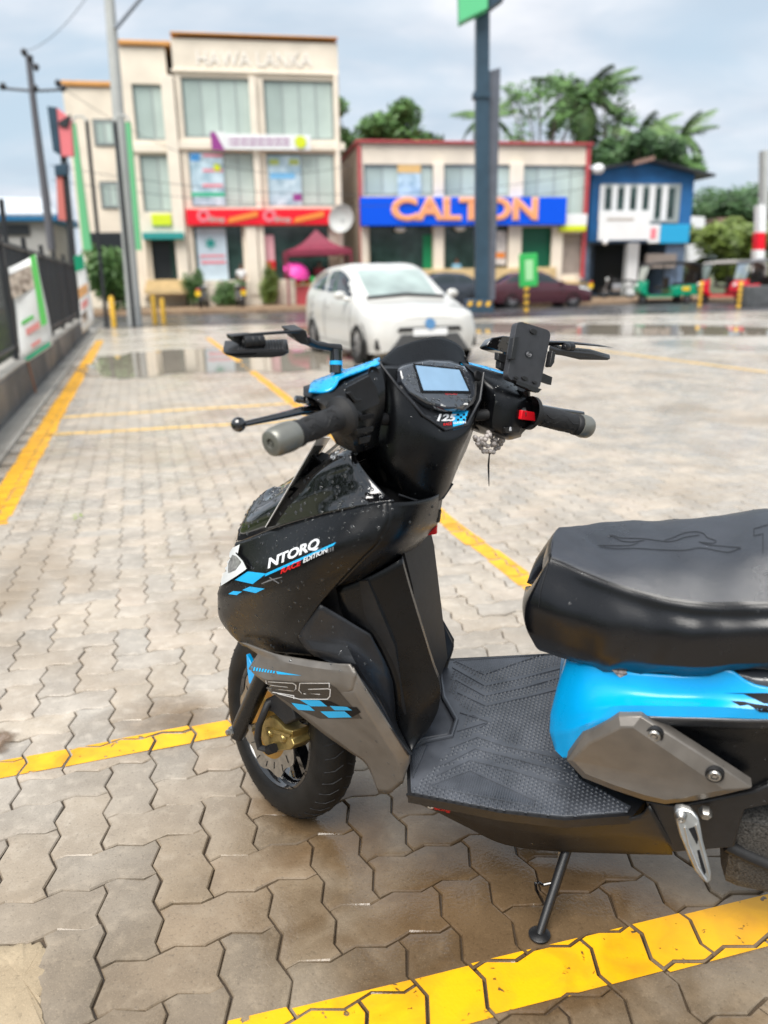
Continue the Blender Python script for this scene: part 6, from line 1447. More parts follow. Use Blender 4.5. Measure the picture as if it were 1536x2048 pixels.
SEDAN = [
 (2.20, [(.52,.26),(.58,.42),(.54,.56),(.46,.62),(.28,.65),(0,.66)]),
 (2.02, [(.76,.20),(.80,.42),(.76,.60),(.70,.70),(.42,.74),(0,.76)]),
 (1.55, [(.83,.19),(.86,.44),(.85,.68),(.78,.82),(.50,.88),(0,.90)]),
 (.95, [(.84,.19),(.87,.45),(.86,.72),(.80,.90),(.64,.95),(0,.98)]),
 (.10, [(.84,.19),(.87,.45),(.86,.74),(.81,.93),(.57,1.36),(0,1.40)]),
 (-.60, [(.84,.19),(.87,.45),(.86,.75),(.81,.94),(.57,1.38),(0,1.42)]),
 (-1.15, [(.84,.20),(.87,.46),(.86,.77),(.80,.96),(.56,1.31),(0,1.35)]),
 (-1.75, [(.82,.22),(.85,.48),(.84,.78),(.78,.96),(.60,1.02),(0,1.05)]),
 (-2.15, [(.78,.28),(.82,.50),(.80,.78),(.74,.92),(.52,.98),(0,1.00)]),
 (-2.25, [(.66,.34),(.72,.50),(.70,.74),(.64,.86),(.46,.92),(0,.93)])]
def car(name, label, st_, paint_, loc, rz, glass=None, K=6, wx=(1.28, -1.27), rear=False, group=None):
    root = empty(name, loc, rz, label, 'car', group); glass = glass or M_CGLASS
    rows = [[np.array([x, y, z]) for y, z in prof] for x, prof in st_]
    g = resample(rows, K); nr, nc = len(g), len(g[0])
    groups = {'body': [], 'windscreen': [], 'side_window': [[], []], 'rear_window': [], 'headlight': []}
    def kind(u, v):
        if 3.08 < u < 3.9 and v > 4.12: return 'windscreen'
        if 6.15 < u < 6.95 and v > 4.15: return 'rear_window'
        if 3.25 < u < 6.6 and 3.14 < v < 3.86 and not (4.95 < u < 5.1) and (v - 3.1) < 1.15 * (u - 3.12) and (v - 3.1) < 1.6 * (6.75 - u): return 'side_window'
        if .75 < u < 2.05 and 2.25 < v < 2.95 and v < 2.6 + .3 * u: return 'headlight'
        return 'body'
    for side in (1, -1):
        for i in range(nr - 1):
            for j in range(nc - 1):
                u, v = (i + .5) / K, (j + .5) / K; q = [g[i][j], g[i][j + 1], g[i + 1][j + 1], g[i + 1][j]]; q = [(p[0], p[1] * side, p[2]) for p in q]
                if side < 0: q = q[::-1]
                k = kind(u, v)
                if k == 'side_window': groups[k][0 if u < 5 else 1].append((side, q))
                elif k == 'headlight': groups[k].append((side, q))
                else: groups[k].append(q)
    def mk(nm, qs, m, par=root):
        mb = MB()
        for q in qs: mb.add(q, [(0, 1, 2, 3)])
        me = mb.mesh(nm, m, 40); o = bpy.data.objects.new(nm, me); COL.objects.link(o); o.parent = par; return o
    loopf = [tuple((p[0], p[1] * s_, p[2])) for s_, row in ((1, g[0]), (-1, g[0][::-1])) for p in row]; loopr = [tuple((p[0], p[1] * s_, p[2])) for s_, row in ((1, g[-1]), (-1, g[-1][::-1])) for p in row]
    mb = MB()
    for q in groups['body']: mb.add(q, [(0, 1, 2, 3)])
    for lp in (loopf, loopr): mb.add(lp, [tuple(t_) for t_ in tessellate_polygon([[Vector(p) for p in lp]])])
    bot = [(g[i][0][0], g[i][0][1], g[i][0][2]) for i in range(nr)]; 
    for i in range(nr - 1): mb.add([bot[i], bot[i + 1], (bot[i + 1][0], -bot[i + 1][1], bot[i + 1][2]), (bot[i][0], -bot[i][1], bot[i][2])], [(0, 1, 2, 3)])
    body = mb.build('body', paint_, root, smooth=35)
    mk('windscreen', groups['windscreen'], glass); mk('rear_window', groups['rear_window'], glass)
    for s_ in (1, -1):
        for k in (0, 1): mk('side_window', [q for sd_, q in groups['side_window'][k] if sd_ == s_], M_CGLASSD)
        mk('headlight', [q for sd_, q in groups['headlight'] if sd_ == s_], M_HLAMP)
        for x in wx:
            mb = MB(); c = (x, .765 * s_, .30); mb.lathe(c, (0, s_, 0), [(.19, -.08), (.27, -.09), (.298, -.05), (.298, .07), (.275, .105), (.20, .11)], 32); wh = mb.build('wheel', M_TYRE, root)
            mb = MB(); mb.lathe(c, (0, s_, 0), [(.20, .10), (.195, .085), (.05, .06), (.045, .09), (0, .09)], 28)
            mb.build('rim', M_BPL, wh); mb = MB()
            for k in range(7):
                a_ = 2 * math.pi * k / 7; d = Vector((math.cos(a_), 0, math.sin(a_))); tq = Vector((-d.z, 0, d.x)); o_ = Vector(c) + Vector((0, s_ * .092, 0)); mb.prism([o_ + d * .03 + tq * .02, o_ + d * .195 + tq * .035, o_ + d * .195 - tq * .02, o_ + d * .03 - tq * .02], (0, -.02 * s_, 0))
            mb.build('spokes', M_ALLOY, wh)
            mb = MB(); mb.lathe((x, .83 * s_, .32), (0, s_, 0), [(.30, .0), (.34, .022), (.365, .02), (.375, 0)], 32, R(190) if False else 0, 2 * math.pi); mb.build('wheel_arch', M_BPL, body)
        mb = MB(); mb.sphere((.72, .93 * s_, .99), .085, 12, 8, (.7, 1.15, .75)); mb.tube([(.80, .80 * s_, .93), (.72, .90 * s_, .96)], .03, 6); mb.build('wing_mirror', paint_, root)
    f = st_[0][0]
    mb = MB(); mb.prism([(f - .04, y, z) for y, z in ((-.50, .50), (-.46, .56), (.46, .56), (.50, .50))], (.06, 0, 0)); mb.build('grille', M_BPL, root, bevel=.01)
    mb = MB(); mb.prism([(f - .04, y, z) for y, z in ((-.62, .22), (-.44, .46), (.44, .46), (.62, .22))], (.055, 0, 0)); mb.build('lower_grille', mat('car_lower_grille', (.06, .062, .065), .5), root, bevel=.01)
    for s_ in (1, -1): mb = MB(); mb.prism([(f - .17, y * s_, z) for y, z in ((.58, .24), (.62, .44), (.78, .40), (.78, .26))], (.075, 0, 0)); mb.build('fog_lamp_recess', M_BPL, root, bevel=.01)
    for s_ in (1, -1):
        sm = MB()
        for u_ in (3.3, 5.02, 6.3): i_ = int(u_ * K); sm.tube([(g[i_][j_][0], g[i_][j_][1] * s_ * 1.001, g[i_][j_][2]) for j_ in range(int(.35 * K), int(3.05 * K))], .005, 4)
        sm.tube([(g[i_][int(.35 * K)][0], g[i_][int(.35 * K)][1] * s_ * 1.002, g[i_][int(.35 * K)][2]) for i_ in range(int(3.3 * K), int(6.3 * K))], .005, 4)
        sm.tube([(g[i_][int(3.25 * K)][0], g[i_][int(3.25 * K)][1] * s_, g[i_][int(3.25 * K)][2] + .002) for i_ in range(int(.9 * K), 3 * K)], .004, 4)
        tag(sm.build('panel_gaps', M_BPL, body), kind='stuff')
        for u_ in (4.7, 6.0): q_ = g[int(u_ * K)][int(2.4 * K)]; mb = MB(); mb.box((q_[0], q_[1] * s_ * 1.012, q_[2]), (.17, .03, .035), None, .012); mb.build('door_handle', paint_, root)
    mb = MB(); mb.tube([(p[0] + .03, p[1] * (1 if k_ < nc else -1), p[2] + .012) for k_, p in enumerate(list(g[3 * K][int(4.1 * K):]) + list(g[3 * K][int(4.1 * K):][::-1])) if True][:0] + [(st_[3][0] + .03, y_, float(np.interp(abs(y_), [0, .62, .79], [st_[3][1][5][1], st_[3][1][4][1], st_[3][1][3][1]])) + .012) for y_ in np.linspace(-.62, .62, 9)], .028, 6); mb.build('wiper_cowl', M_BPL, root)
    mb = MB(); mb.lathe((f + .02, 0, .60), (1, 0, .2), [(0, .012), (.075, .012), (.08, 0)], 20); mb.build('badge', mat('badge_blue', (.12, .28, .5), .3, metal=.5), root)
    mb = MB(); mb.bx((f + .015, -.26, .44), (f + .03, .26, .54)); mb.build('number_plate', M_WHITEP, root)
    if rear:
        r_ = st_[-1][0]
        for s_ in (1, -1): mb = MB(); mb.prism([(r_ + .03, y * s_, z) for y, z in ((.42, .72), (.42, .86), (.68, .84), (.72, .70))], (-.06, 0, 0)); mb.build('tail_light', RED_L, root)
        mb = MB(); mb.bx((r_ - .03, -.26, .60), (r_, .26, .72)); mb.build('number_plate', YPLATE, root)
    mb = MB(); mb.bx((st_[3][0] - .35, -.55, .62), (st_[6][0], .55, .9)); mb.build('cabin_seats', M_BPL, root)
    return root
hd = R(-90 + 19.5); p0 = np.array([-.30, 11.75]); dirn = np.array([math.cos(hd), math.sin(hd)]); lat_ = np.array([-dirn[1], dirn[0]])
cc = p0 - dirn * 1.28 + lat_ * .80
car('white_hatchback', 'white hatchback parked facing the scooter on the wet lot', HATCH, M_CARW, (cc[0], cc[1], 0), hd)
def at(px, py, d, z=0.): q = W(px, py, d); return (q[0], q[1], z)
car('grey_saloon', 'dark grey car partly hidden behind the white hatchback', SEDAN, M_CARG, at(872, 600, 33.5, .0), R(195), M_CGLASSD)
car('maroon_saloon', 'dark maroon saloon parked before the blue lettered shop sign', SEDAN, M_CARM, at(1072, 598, 33.6, .0), R(8), M_CGLASSD, rear=True)
# ---- three-wheelers ----------------------------------------------------------------------
def tuktuk(name, label, body_m, hood_m, loc, rz, plate=True):
    r = empty(name, loc, rz, label, 'three-wheeler', 'three-wheelers along the road')
    mb = MB()
    prof = [(1.18, .42), (1.30, .52), (1.26, .80), (1.05, 1.0), (.95, .98), (.98, .55), (.85, .34)]
    mb.prism([(x, -.42, z) for x, z in prof], (0, .84, 0)); mb.build('front_cowl', body_m, r, bevel=.04)
    mb = MB(); mb.prism([(x, -.62, z) for x, z in [(-.05, .32), (-.05, .72), (-1.15, .78), (-1.28, .60), (-1.22, .36)]], (0, 1.24, 0)); mb.build('rear_tub', body_m, r, bevel=.05)
    mb = MB(); mb.bx((-.1, -.58, .28), (1.0, .58, .36)); mb.build('floor_pan', body_m, r)
    mb = MB(); mb.bx((-1.0, -.52, .72), (-.45, .52, .86), .04); mb.bx((-1.12, -.52, .80), (-1.0, .52, 1.25), .03); mb.build('rear_seat', M_BPL, r); mb = MB(); mb.bx((.05, -.3, .62), (.4, .3, .74), .04); mb.bx((-.02, -.3, .7), (.06, .3, 1.1), .03); mb.build('driver_seat', M_BPL, r)
    mb = MB(); mb.prism([(x, -.64, z) for x, z in [(1.0, 1.56), (.95, 1.68), (.2, 1.74), (-.9, 1.72), (-1.25, 1.55), (-1.30, .80), (-1.24, .80), (-1.18, 1.5), (-.85, 1.62), (.9, 1.6)]], (0, 1.28, 0)); mb.build('canopy', hood_m, r, bevel=.02)
    mb = MB()
    for s_ in (1, -1): mb.tube([(1.12, .42 * s_, .95), (.98, .52 * s_, 1.58)], .025, 8); mb.tube([(-.1, .6 * s_, .72), (-.1, .6 * s_, 1.66)], .022, 8)
    mb.tube([(.98, -.52, 1.58), (.98, .52, 1.58)], .025, 8); tag(mb.build('frame_posts', M_BPL, r), kind='stuff')
    mb = MB(); mb.prism([(1.12, -.42, .98), (1.12, .42, .98), (.99, .50, 1.55), (.99, -.50, 1.55)], (-.015, 0, 0)); mb.build('windscreen', M_CGLASS, r)
    for c in ((1.0, 0, .20), (-.75, .52, .20), (-.75, -.52, .20)):
        mb = MB(); mb.lathe(c, (0, 1, 0), [(.10, -.05), (.18, -.055), (.2, 0), (.18, .055), (.10, .05)], 24); w_ = mb.build('wheel', M_TYRE, r); mb = MB(); mb.lathe(c, (0, 1, 0), [(0, -.045), (.10, -.045), (.10, .045), (0, .045)], 20); mb.build('rim', M_ALLOY, w_)
    mb = MB(); mb.lathe((1.30, 0, .78), (1, 0, .1), [(0, .06), (.07, .05), (.09, 0)], 18); mb.build('headlight', M_HLAMP, r)
    mb = MB(); mb.tube([(.98, -.3, 1.02), (1.0, 0, 1.05), (.98, .3, 1.02)], .02, 8); mb.build('handlebar', M_BPL, r)
    if plate:
        for s_ in (1, -1): mb = MB(); mb.box((-.62, .628 * s_, .62), (.34, .02, .16)); mb.build('door_plate', YPLATE, r)
    return r
tuktuk('three_wheeler', 'green three-wheeler with a black canopy in front of the blue house', mat('green_enamel', (.0, .26, .14), .3), M_BPL, at(1330, 600, 35.2), R(183))
tuktuk('three_wheeler', 'red three-wheeler with grey canopy nearest the right edge', mat('red_enamel', (.62, .01, .03), .3), mat('grey_canvas', (.16, .16, .17), .7), at(1528, 612, 31.5), R(186), False)
tuktuk('three_wheeler', 'red three-wheeler half hidden behind yellow bollards with a pale canopy', mat('red_enamel', (.58, .01, .03), .3), mat('pale_canvas', (.4, .38, .36), .7), at(1455, 606, 34.5), R(178), False)
# ---- motorbikes ----------------------------------------------------------------------------
def motorbike(label, loc, rz, tank, plate=None, leg_m=None):
    r = empty('motorbike', loc, rz, label, 'motorbike', 'motorbikes parked along the fronts')
    for x in (.62, -.62):
        mb = MB(); mb.lathe((x, 0, .3), (0, 1, 0), [(.22, -.04), (.28, -.05), (.30, 0), (.28, .05), (.22, .04)], 24); w_ = mb.build('wheel', M_TYRE, r); mb = MB()
        for k in range(6): mb.tube([(x, 0, .3), (x + .22 * math.cos(k * 1.047), 0, .3 + .22 * math.sin(k * 1.047))], .012, 5)
        mb.build('spokes', M_ALLOY, w_)
    mb = MB(); mb.prism([(x, -.11, z) for x, z in [(.32, .72), (.30, .90), (.05, .92), (-.05, .78)]], (0, .22, 0)); mb.build('fuel_tank', tank, r, bevel=.05)
    mb = MB(); mb.prism([(x, -.12, z) for x, z in [(0, .76), (-.05, .84), (-.6, .88), (-.66, .80), (-.3, .74)]], (0, .24, 0)); mb.build('seat', M_BPL, r, bevel=.03)
    mb = MB(); mb.bx((-.2, -.15, .3), (.25, .15, .68), .05); mb.build('engine', M_ALLOY, r)
    mb = MB(); mb.tube([(.64, .08, .3), (.42, .08, .95)], .025, 8); mb.tube([(.64, -.08, .3), (.42, -.08, .95)], .025, 8); mb.build('fork', M_ALLOY, r)
    mb = MB(); mb.tube([(.30, .36, 1.02), (.40, .15, 1.03), (.42, -.15, 1.03), (.30, -.36, 1.02)], .016, 8); mb.build('handlebar', M_BPL, r)
    mb = MB(); mb.lathe((.52, 0, .88), (1, 0, 0), [(0, .05), (.08, .04), (.1, 0), (.06, -.1), (0, -.12)], 16); mb.build('headlight', M_HLAMP, r)
    mb = MB(); mb.prism([(x, -.10, z) for x, z in [(-.6, .86), (-.95, .78), (-.97, .62), (-.62, .70)]], (0, .2, 0)); mb.build('tail', tank, r, bevel=.03)
    mb = MB(); mb.bx((-1.0, -.11, .52), (-.985, .11, .72)); mb.build('number_plate', YPLATE if plate else M_WHITEP, r); mb = MB(); mb.box((-.99, 0, .78), (.03, .16, .06)); mb.build('tail_light', RED_L, r)
    return r
def fpos(px, off, z=GZ): u = U(px, 560, off)[0]; return fworld((u, -off, z))
motorbike('dark motorbike with red tail light by the green bush', fpos(404, 3.0), FA + R(80), M_CARG, True)
motorbike('black motorbike with a yellow plate beside the cream pillar', fpos(477, 3.0), FA + R(100), M_BPL, True)
motorbike('dark motorbike with yellow plate between maroon car and blue house', fpos(1168, 2.2), FA + R(85), M_CARG, True)
motorbike('grey motorbike leaning beside the green three-wheeler', fpos(1236, 2.2), FA + R(150), M_BPL, False)
# ---- people ---------------------------------------------------------------------------------
def skinmesh(name, chains, m, parent):
    V, E_, Rr = [], [], []
    for ch in chains:
        prev = None
        for p, r_ in ch:
            idx = None
            for i, q in enumerate(V):
                if math.dist(q, p) < 1e-4: idx = i
            if idx is None: V.append(p); Rr.append(r_); idx = len(V) - 1
            if prev is not None: E_.append((prev, idx))
            prev = idx
    me = bpy.data.meshes.new(name); me.from_pydata(V, E_, []); o = bpy.data.objects.new(name, me); COL.objects.link(o); o.parent = parent
    s = o.modifiers.new('skin', 'SKIN'); 
    for i, r_ in enumerate(Rr): me.skin_vertices[0].data[i].radius = (r_, r_)
    me.skin_vertices[0].data[0].use_root = True
    sb_ = o.modifiers.new('smooth', 'SUBSURF'); sb_.levels = 2; sb_.render_levels = 2; s.use_smooth_shade = True; me.materials.append(m); return o
M_SKIN = mat('brown_skin', (.20, .10, .06), .5); M_HAIR = mat('black_hair', (.01, .009, .008), .5)
def person(label, loc, rz, shirt, trousers, scale=1., arms=0.):
    r = empty('person', loc, rz, label, 'person'); r.scale = (scale,) * 3
    pel = (0, 0, .92)
    skinmesh('body', [[(pel, .12), ((0, 0, 1.15), .115), ((0, 0, 1.38), .12), ((0, 0, 1.47), .055), ((.01, 0, 1.56), .075), ((.015, 0, 1.66), .085), ((.01, 0, 1.70), .06)],
      [(pel, .12), ((.0, .09, .86), .085), ((.02, .10, .48), .058), ((0, .10, .09), .04), ((.10, .11, .04), .035)], [(pel, .12), ((.0, -.09, .86), .085), ((.02, -.10, .48), .058), ((0, -.10, .09), .04), ((.10, -.11, .04), .035)],
      [((0, 0, 1.38), .12), ((0, .18, 1.38), .055), ((.02, .23, 1.10), .042), ((.12 + arms, .20, .90 + arms), .032), ((.18 + arms, .19, .84 + arms), .03)], [((0, 0, 1.38), .12), ((0, -.18, 1.38), .055), ((.02, -.23, 1.10), .042), ((.12 + arms, -.20, .90 + arms), .032), ((.18 + arms, -.19, .84 + arms), .03)]], M_SKIN, r)
    skinmesh('shirt', [[((0, 0, .96), .138), ((0, 0, 1.15), .13), ((0, 0, 1.38), .133), ((0, 0, 1.43), .075)], [((0, 0, 1.38), .133), ((0, .18, 1.38), .07), ((.02, .225, 1.17), .06)], [((0, 0, 1.38), .133), ((0, -.18, 1.38), .07), ((.02, -.225, 1.17), .06)]], shirt, r)
    skinmesh('trousers', [[((0, 0, .94), .13), ((.0, .09, .86), .10), ((.02, .10, .48), .075), ((0, .10, .10), .06)], [((0, 0, .94), .13), ((.0, -.09, .86), .10), ((.02, -.10, .48), .075), ((0, -.10, .10), .06)]], trousers, r)
    mb = MB(); mb.sphere((-.005, 0, 1.675), .098, 14, 10, (1, .92, 1.0)); mb.build('hair', M_HAIR, r)
    return r
def pl(px, off, z): u = U(px, 560, off)[0]; return fworld((u, -off, z))
person('person in a lavender shirt standing at the shop beside the pylon', pl(980, .35, U(980, 570, .35)[2] - .25), FA - R(70), mat('lavender_shirt', (.42, .33, .52), .7), mat('dark_trousers', (.03, .035, .05), .7), .98)
person('person in a light blue shirt inside the shop doorway', pl(913, -.1, U(913, 572, -.1)[2] - .3), FA - R(90), mat('light_blue_shirt', (.20, .42, .58), .7), mat('navy_trousers', (.02, .03, .06), .7), .95)
person('person in a dark red top serving at the canopy stall', pl(640, 1.0, GZ + .2), FA - R(80), mat('dark_red_top', (.40, .04, .07), .7), mat('brown_skirt', (.14, .06, .03), .7), 1., .1)
person('person with white shirt walking out by the cream pillar', pl(484, .8, GZ + .25), FA - R(100), mat('white_shirt', (.66, .66, .66), .7), mat('dark_trousers', (.03, .03, .035), .7), .95)
# ================================================================== FENCE, POSTS, POLES, TREES
# low wall and fence on the left
lw = empty('low_wall', label='low dark damp concrete wall under the iron fence', cat='wall')
kbox('wall_body', -6, 15.5, 0, .22, -.05, .38, M_DCONC, lw, .02)
mb = MB(); P = [kb(-6, -.005, .38), kb(15.5, -.005, .38), kb(15.5, .225, .38), kb(-6, .225, .38)]; mb.prism(P, (0, 0, .03)); mb.build('wall_coping', M_CONC, lw, bevel=.008)
fe = empty('iron_fence', label='black iron fence of tall upright bars along the left of the lot', cat='fence')
s = -2.; k = 0
while s < 15.4:
    mb = MB(); c = kb(s, .11, .41); mb.box((c[0], c[1], 1.12), (.06, .06, 1.42), Matrix.Rotation(math.atan2(kd[1], kd[0]), 3, 'Z')); mb.build('post', M_BLK, fe); s += 2.2
bar = None
mb = MB(); mb.bx((-.007, -.007, .46), (.007, .007, 1.70)); bar_me = mb.mesh('bar', M_BLK, 0); s = -1.9; nb = 0
while s < 15.3 and nb < 190:
    c = kb(s, .11); o = bpy.data.objects.new('bar', bar_me); COL.objects.link(o); o.parent = fe; o.location = (c[0], c[1], 0); s += .15; nb += 1
for z_ in (.55, 1.66): mb = MB(); mb.tube([kb(-2, .11, z_), kb(15.4, .11, z_)], .022, 6); mb.build('rail', M_BLK, fe)
mb = MB(); c0, c1 = W(2,398,10.6), W(44,742,10.6); mb.tube([(c1[0], c1[1], .3), c0], .035, 8); mb.build('tall_post', M_BLK, fe)
# feather banners tied to the fence
def banner(name, quad, d, label, m, extras, stick=None):
    r = empty(name, label=label, cat='banner', group='advertising banners tied to the fence')
    P = [np.array(W(x, y, dd)) for (x, y), dd in zip(quad, d)]; rows = []
    for i in range(9):
        t_ = i / 8; a, b = P[0] + (P[3] - P[0]) * t_, P[1] + (P[2] - P[1]) * t_; rows.append([tuple(a + (b - a) * s_ + np.array([0, .03 * math.sin(t_ * 5 + s_ * 4), 0])) for s_ in (0, .25, .5, .75, 1)])
    mb = MB(); mb.grid(rows); o = mb.build('cloth', m, r); so_ = o.modifiers.new('thickness', 'SOLIDIFY'); so_.thickness = .004
    def q(u, v): a, b = P[0] + (P[3] - P[0]) * v, P[1] + (P[2] - P[1]) * v; return a + (b - a) * u + np.array([0, -.035 - .0, 0])
    for nm, mm, u0, u1, v0, v1 in extras: mb = MB(); mb.prism([q(u0, v0), q(u1, v0), q(u1, v1), q(u0, v1)], (0, -.004, 0)); mb.build(nm, mm, r)
    if stick: mb = MB(); mb.tube([W(*stick[0]), W(*stick[1])], .012, 6); mb.build('stick', mat('rusty_stick', (.24, .11, .06), .7), r)
    return r
M_BAN = mat('white_banner_cloth', (.76, .77, .76), .6, noise=.04, nscale=4); M_LG = mat('leaf_green_print', (.12, .55, .12), .6); M_FOOD = mat('food_photo_print', (.38, .20, .13), .6, noise=.8, nscale=14, tint=(.75, .65, .55)); M_RP = mat('soft_red_print', (.70, .28, .26), .6); M_GP = mat('deep_green_print', (.0, .36, .18), .6)
banner('fence_banner', [(16,536),(74,508),(105,690),(46,730)], [9.0, 9.2, 9.2, 9.0], 'white banner with green edge and food picture nearest the lot on the fence', M_BAN,
       [('food_print', M_FOOD, .04, .78, .08, .32), ('green_edge', M_LG, .80, .99, .0, .75), ('green_line', M_LG, .2, .6, .58, .62), ('red_line', M_RP, .3, .75, .68, .75), ('foot_print', M_GP, .1, .98, .955, .995), ('red_line', M_RP, .4, .7, .86, .9)], ((56, 724, 8.98), (72, 786, 8.9)))
banner('fence_banner', [(148,512),(168,510),(188,640),(166,668)], [15.6, 15.8, 15.8, 15.6], 'narrow banner with teal top and orange picture farther along the fence', M_BAN,
       [('teal_top', M_GP, .05, .95, .0, .2), ('picture', mat('orange_food_print', (.70, .38, .16), .6, noise=.4, nscale=8), .1, .95, .42, .56), ('red_line', M_RP, .2, .8, .62, .72), ('picture', M_FOOD, .1, .6, .76, .9)])
# tall gate frames, one leg black and one green
def frame(label, xa, xb, top, foot_a, foot_b, d):
    r = empty('arched_frame', label=label, cat='frame', group='arched frames at the lot entrance')
    A0, A1, B0, B1 = W(xa[0], top, d), W(xa[1], foot_a, d), W(xb[0], top, d), W(xb[1], foot_b, d)
    return r, A0, A1, B0, B1
r, A0, A1, B0, B1 = frame('left arched frame with a green near leg beside the red sign pole', (143, 190), (173, 214), 240, 500, 655, 23.3)
mb = MB(); mb.tube([B0, (B1[0], B1[1], 0)], .055, 8); mb.build('leg', M_BLK, r); mb = MB(); mb.prism([W(140,246,23.2), W(150,246,23.2), W(183,500,23.2), W(166,500,23.2)], (0, .08, 0)); mb.build('leg', M_GREENP, r, label='green leg')
mb = MB(); mb.tube([W(144,246,23.2), W(150,233,23.2), W(165,233,23.2), W(174,243,23.2)], .03, 8); mb.build('arch', M_GALV, r)
r, A0, A1, B0, B1 = frame('right arched frame with a green far leg in front of the lamp post', (229, 262), (255, 277), 240, 655, 500, 23.3)
mb = MB(); mb.tube([W(230,243,23.3), (W(268,650,23.3)[0], 23.3, 0)], .06, 8); mb.build('leg', M_BLK, r); mb = MB(); mb.prism([W(250,244,23.2), W(260,244,23.2), W(282,500,23.2), W(272,500,23.2)], (0, .08, 0)); mb.build('leg', M_GREENP, r, label='green leg')
mb = MB(); mb.tube([W(230,243,23.2), W(237,231,23.2), W(252,231,23.2), W(258,243,23.2)], .035, 8); mb.build('arch', M_GALV, r)
# red shop sign on a black pole
r = empty('pole_sign', label='tall red and black box sign on a pole behind the fence', cat='sign')
pw('sign_box', [(94,212),(112,214),(122,312),(106,302)], 20, .25, M_SLATE, r); pw('sign_face', [(112,215),(140,236),(146,312),(122,313)], 20.02, .12, mat('faded_red_face', (.66, .16, .18), .5), r); pw('sign_bar', [(116,244),(142,228),(134,256),(118,252)], 19.98, .05, M_BLK, r)
pw('pole', [(120,312),(130,312),(163,660),(150,660)], 20.1, .14, M_BLK, r); pw('lower_panel', [(112,352),(124,352),(132,442),(116,440)], 20.05, .1, mat('faded_red_panel', (.50, .14, .12), .5), r); pw('bracket', [(108,330),(134,326),(134,350),(110,352)], 20., .15, M_SLATE, r)
# concrete lamp post with its arm, utility pole
r = empty('lamp_post', label='tall tapering grey concrete lamp post with a side arm', cat='lamp post')
b_ = W(270, 648, 24.0); t_ = W(214, -60, 24.0); mb = MB(); mb.tube([(b_[0], b_[1], 0), t_], [.21, .13], 14); mb.build('post', M_GALV, r); mb = MB(); mb.tube([W(232,56,23.9), W(255,28,23.9), W(290,-14,23.9)], .06, 8); mb.build('arm', mat('grey_lamp_arm', (.22, .25, .30), .5), r)
r = empty('utility_pole', label='dark leaning utility pole with a crossarm and insulators', cat='utility pole')
UD = 34; mb = MB(); mb.tube([W(104,500,UD), W(92,400,UD), W(70,230,UD), W(56,110,UD)], [.17, .16, .13, .11], 10); mb.build('pole', mat('weathered_pole', (.10, .10, .115), .7), r)
mb = MB(); mb.tube([W(0,176,UD), W(66,182,UD), W(128,179,UD)], .05, 8); mb.build('crossarm', M_WIRE, r)
for x, y in ((6,172),(70,176),(126,176),(48,104),(60,116),(72,134),(116,166)): mb = MB(); mb.sphere(W(x, y, UD - .05), .13, 8, 6); mb.tube([W(x, y, UD - .05), W(x, y + 8, UD)], .06, 6); mb.build('insulator', M_WIRE, r)
mb = MB(); mb.tube([W(44,100,UD), W(74,136,UD)], .04, 6); mb.build('top_bracket', M_WIRE, r)
for lab, a, b, sag in (('thin overhead cable sweeping from the utility pole to the left edge', (6,172,UD), (-90,150,30), .2), ('thin overhead cable from crossarm over to the cream building', (126,176,UD), (700,330,39), 1.4), ('overhead cable crossing the first floor windows low', (100,330,33), (1180,345,38), 1.0), ('overhead cable crossing the street fronts just above the shop signs', (104,360,33), (1200,372,38), .9), ('high thin cable from utility pole top to the upper edge', (48,104,UD), (190,-30,26), .3)):
    P, Q = np.array(W(*a)), np.array(W(*b)); mb = MB(); mb.tube([tuple(P + (Q - P) * t_ - np.array([0, 0, sag * 4 * t_ * (1 - t_)])) for t_ in np.linspace(0, 1, 15)], .011, 5); o = mb.build('overhead_cable', M_WIRE); tag(o, lab, 'cable')
# yellow bollards
def bollard(label, px, yb, yt, d=None, striped=False):
    g = G(px, yb); h = W(px, yt, g[1])[2]; r = empty('bollard', (g[0], g[1], 0), 0, label, 'bollard', 'yellow bollards round the lot'); mb = MB(); mb.lathe((0, 0, 0), (0, 0, 1), [(.075, 0), (.075, h - .05), (.05, h), (0, h)], 14); mb.build('post', M_BYEL, r)
    if striped:
        for k in range(4): mb = MB(); mb.lathe((0, 0, h * (.15 + .2 * k)), (0, 0, 1), [(.078, 0), (.078, h * .07)], 14); mb.build('band', M_BLK, r)
bollard('slim yellow bollard beside the fence end', 229, 655, 592); bollard('yellow bollard right of the lamp post foot', 311, 648, 590); bollard('shorter yellow bollard farthest right by the lamp post', 328, 645, 596)
bollard('black banded yellow bollard left of the red three-wheelers', 1399, 612, 563, striped=True); bollard('black banded yellow bollard in front of the red three-wheelers', 1477, 614, 563, striped=True)
mb = MB(); a, b = G(1490, 613), G(1580, 611); o = bpy.data.objects.new('concrete_block', None); COL.objects.link(o); tag(o, 'dark concrete block at the right edge under the red three-wheeler', 'block'); mb.bx((a[0], a[1], 0), (b[0], a[1] + .5, .75)); mb.build('block_body', M_DCONC, o, bevel=.03)
# red and white banded mast
r = empty('banded_mast', label='red and white banded mast at the right edge', cat='mast')
for k, (y0_, y1_, x0_, x1_) in enumerate(((300,410,1528,1538),(410,465,1519,1534),(465,500,1516,1531),(500,560,1513,1530))): pw('mast_section', [(x0_, y0_), (x1_, y0_), (x1_ - 1, y1_), (x0_ - 1, y1_)], 37, .5, (M_GALV, M_WHITEP, M_SIGNR, M_WHITEP)[k], r)
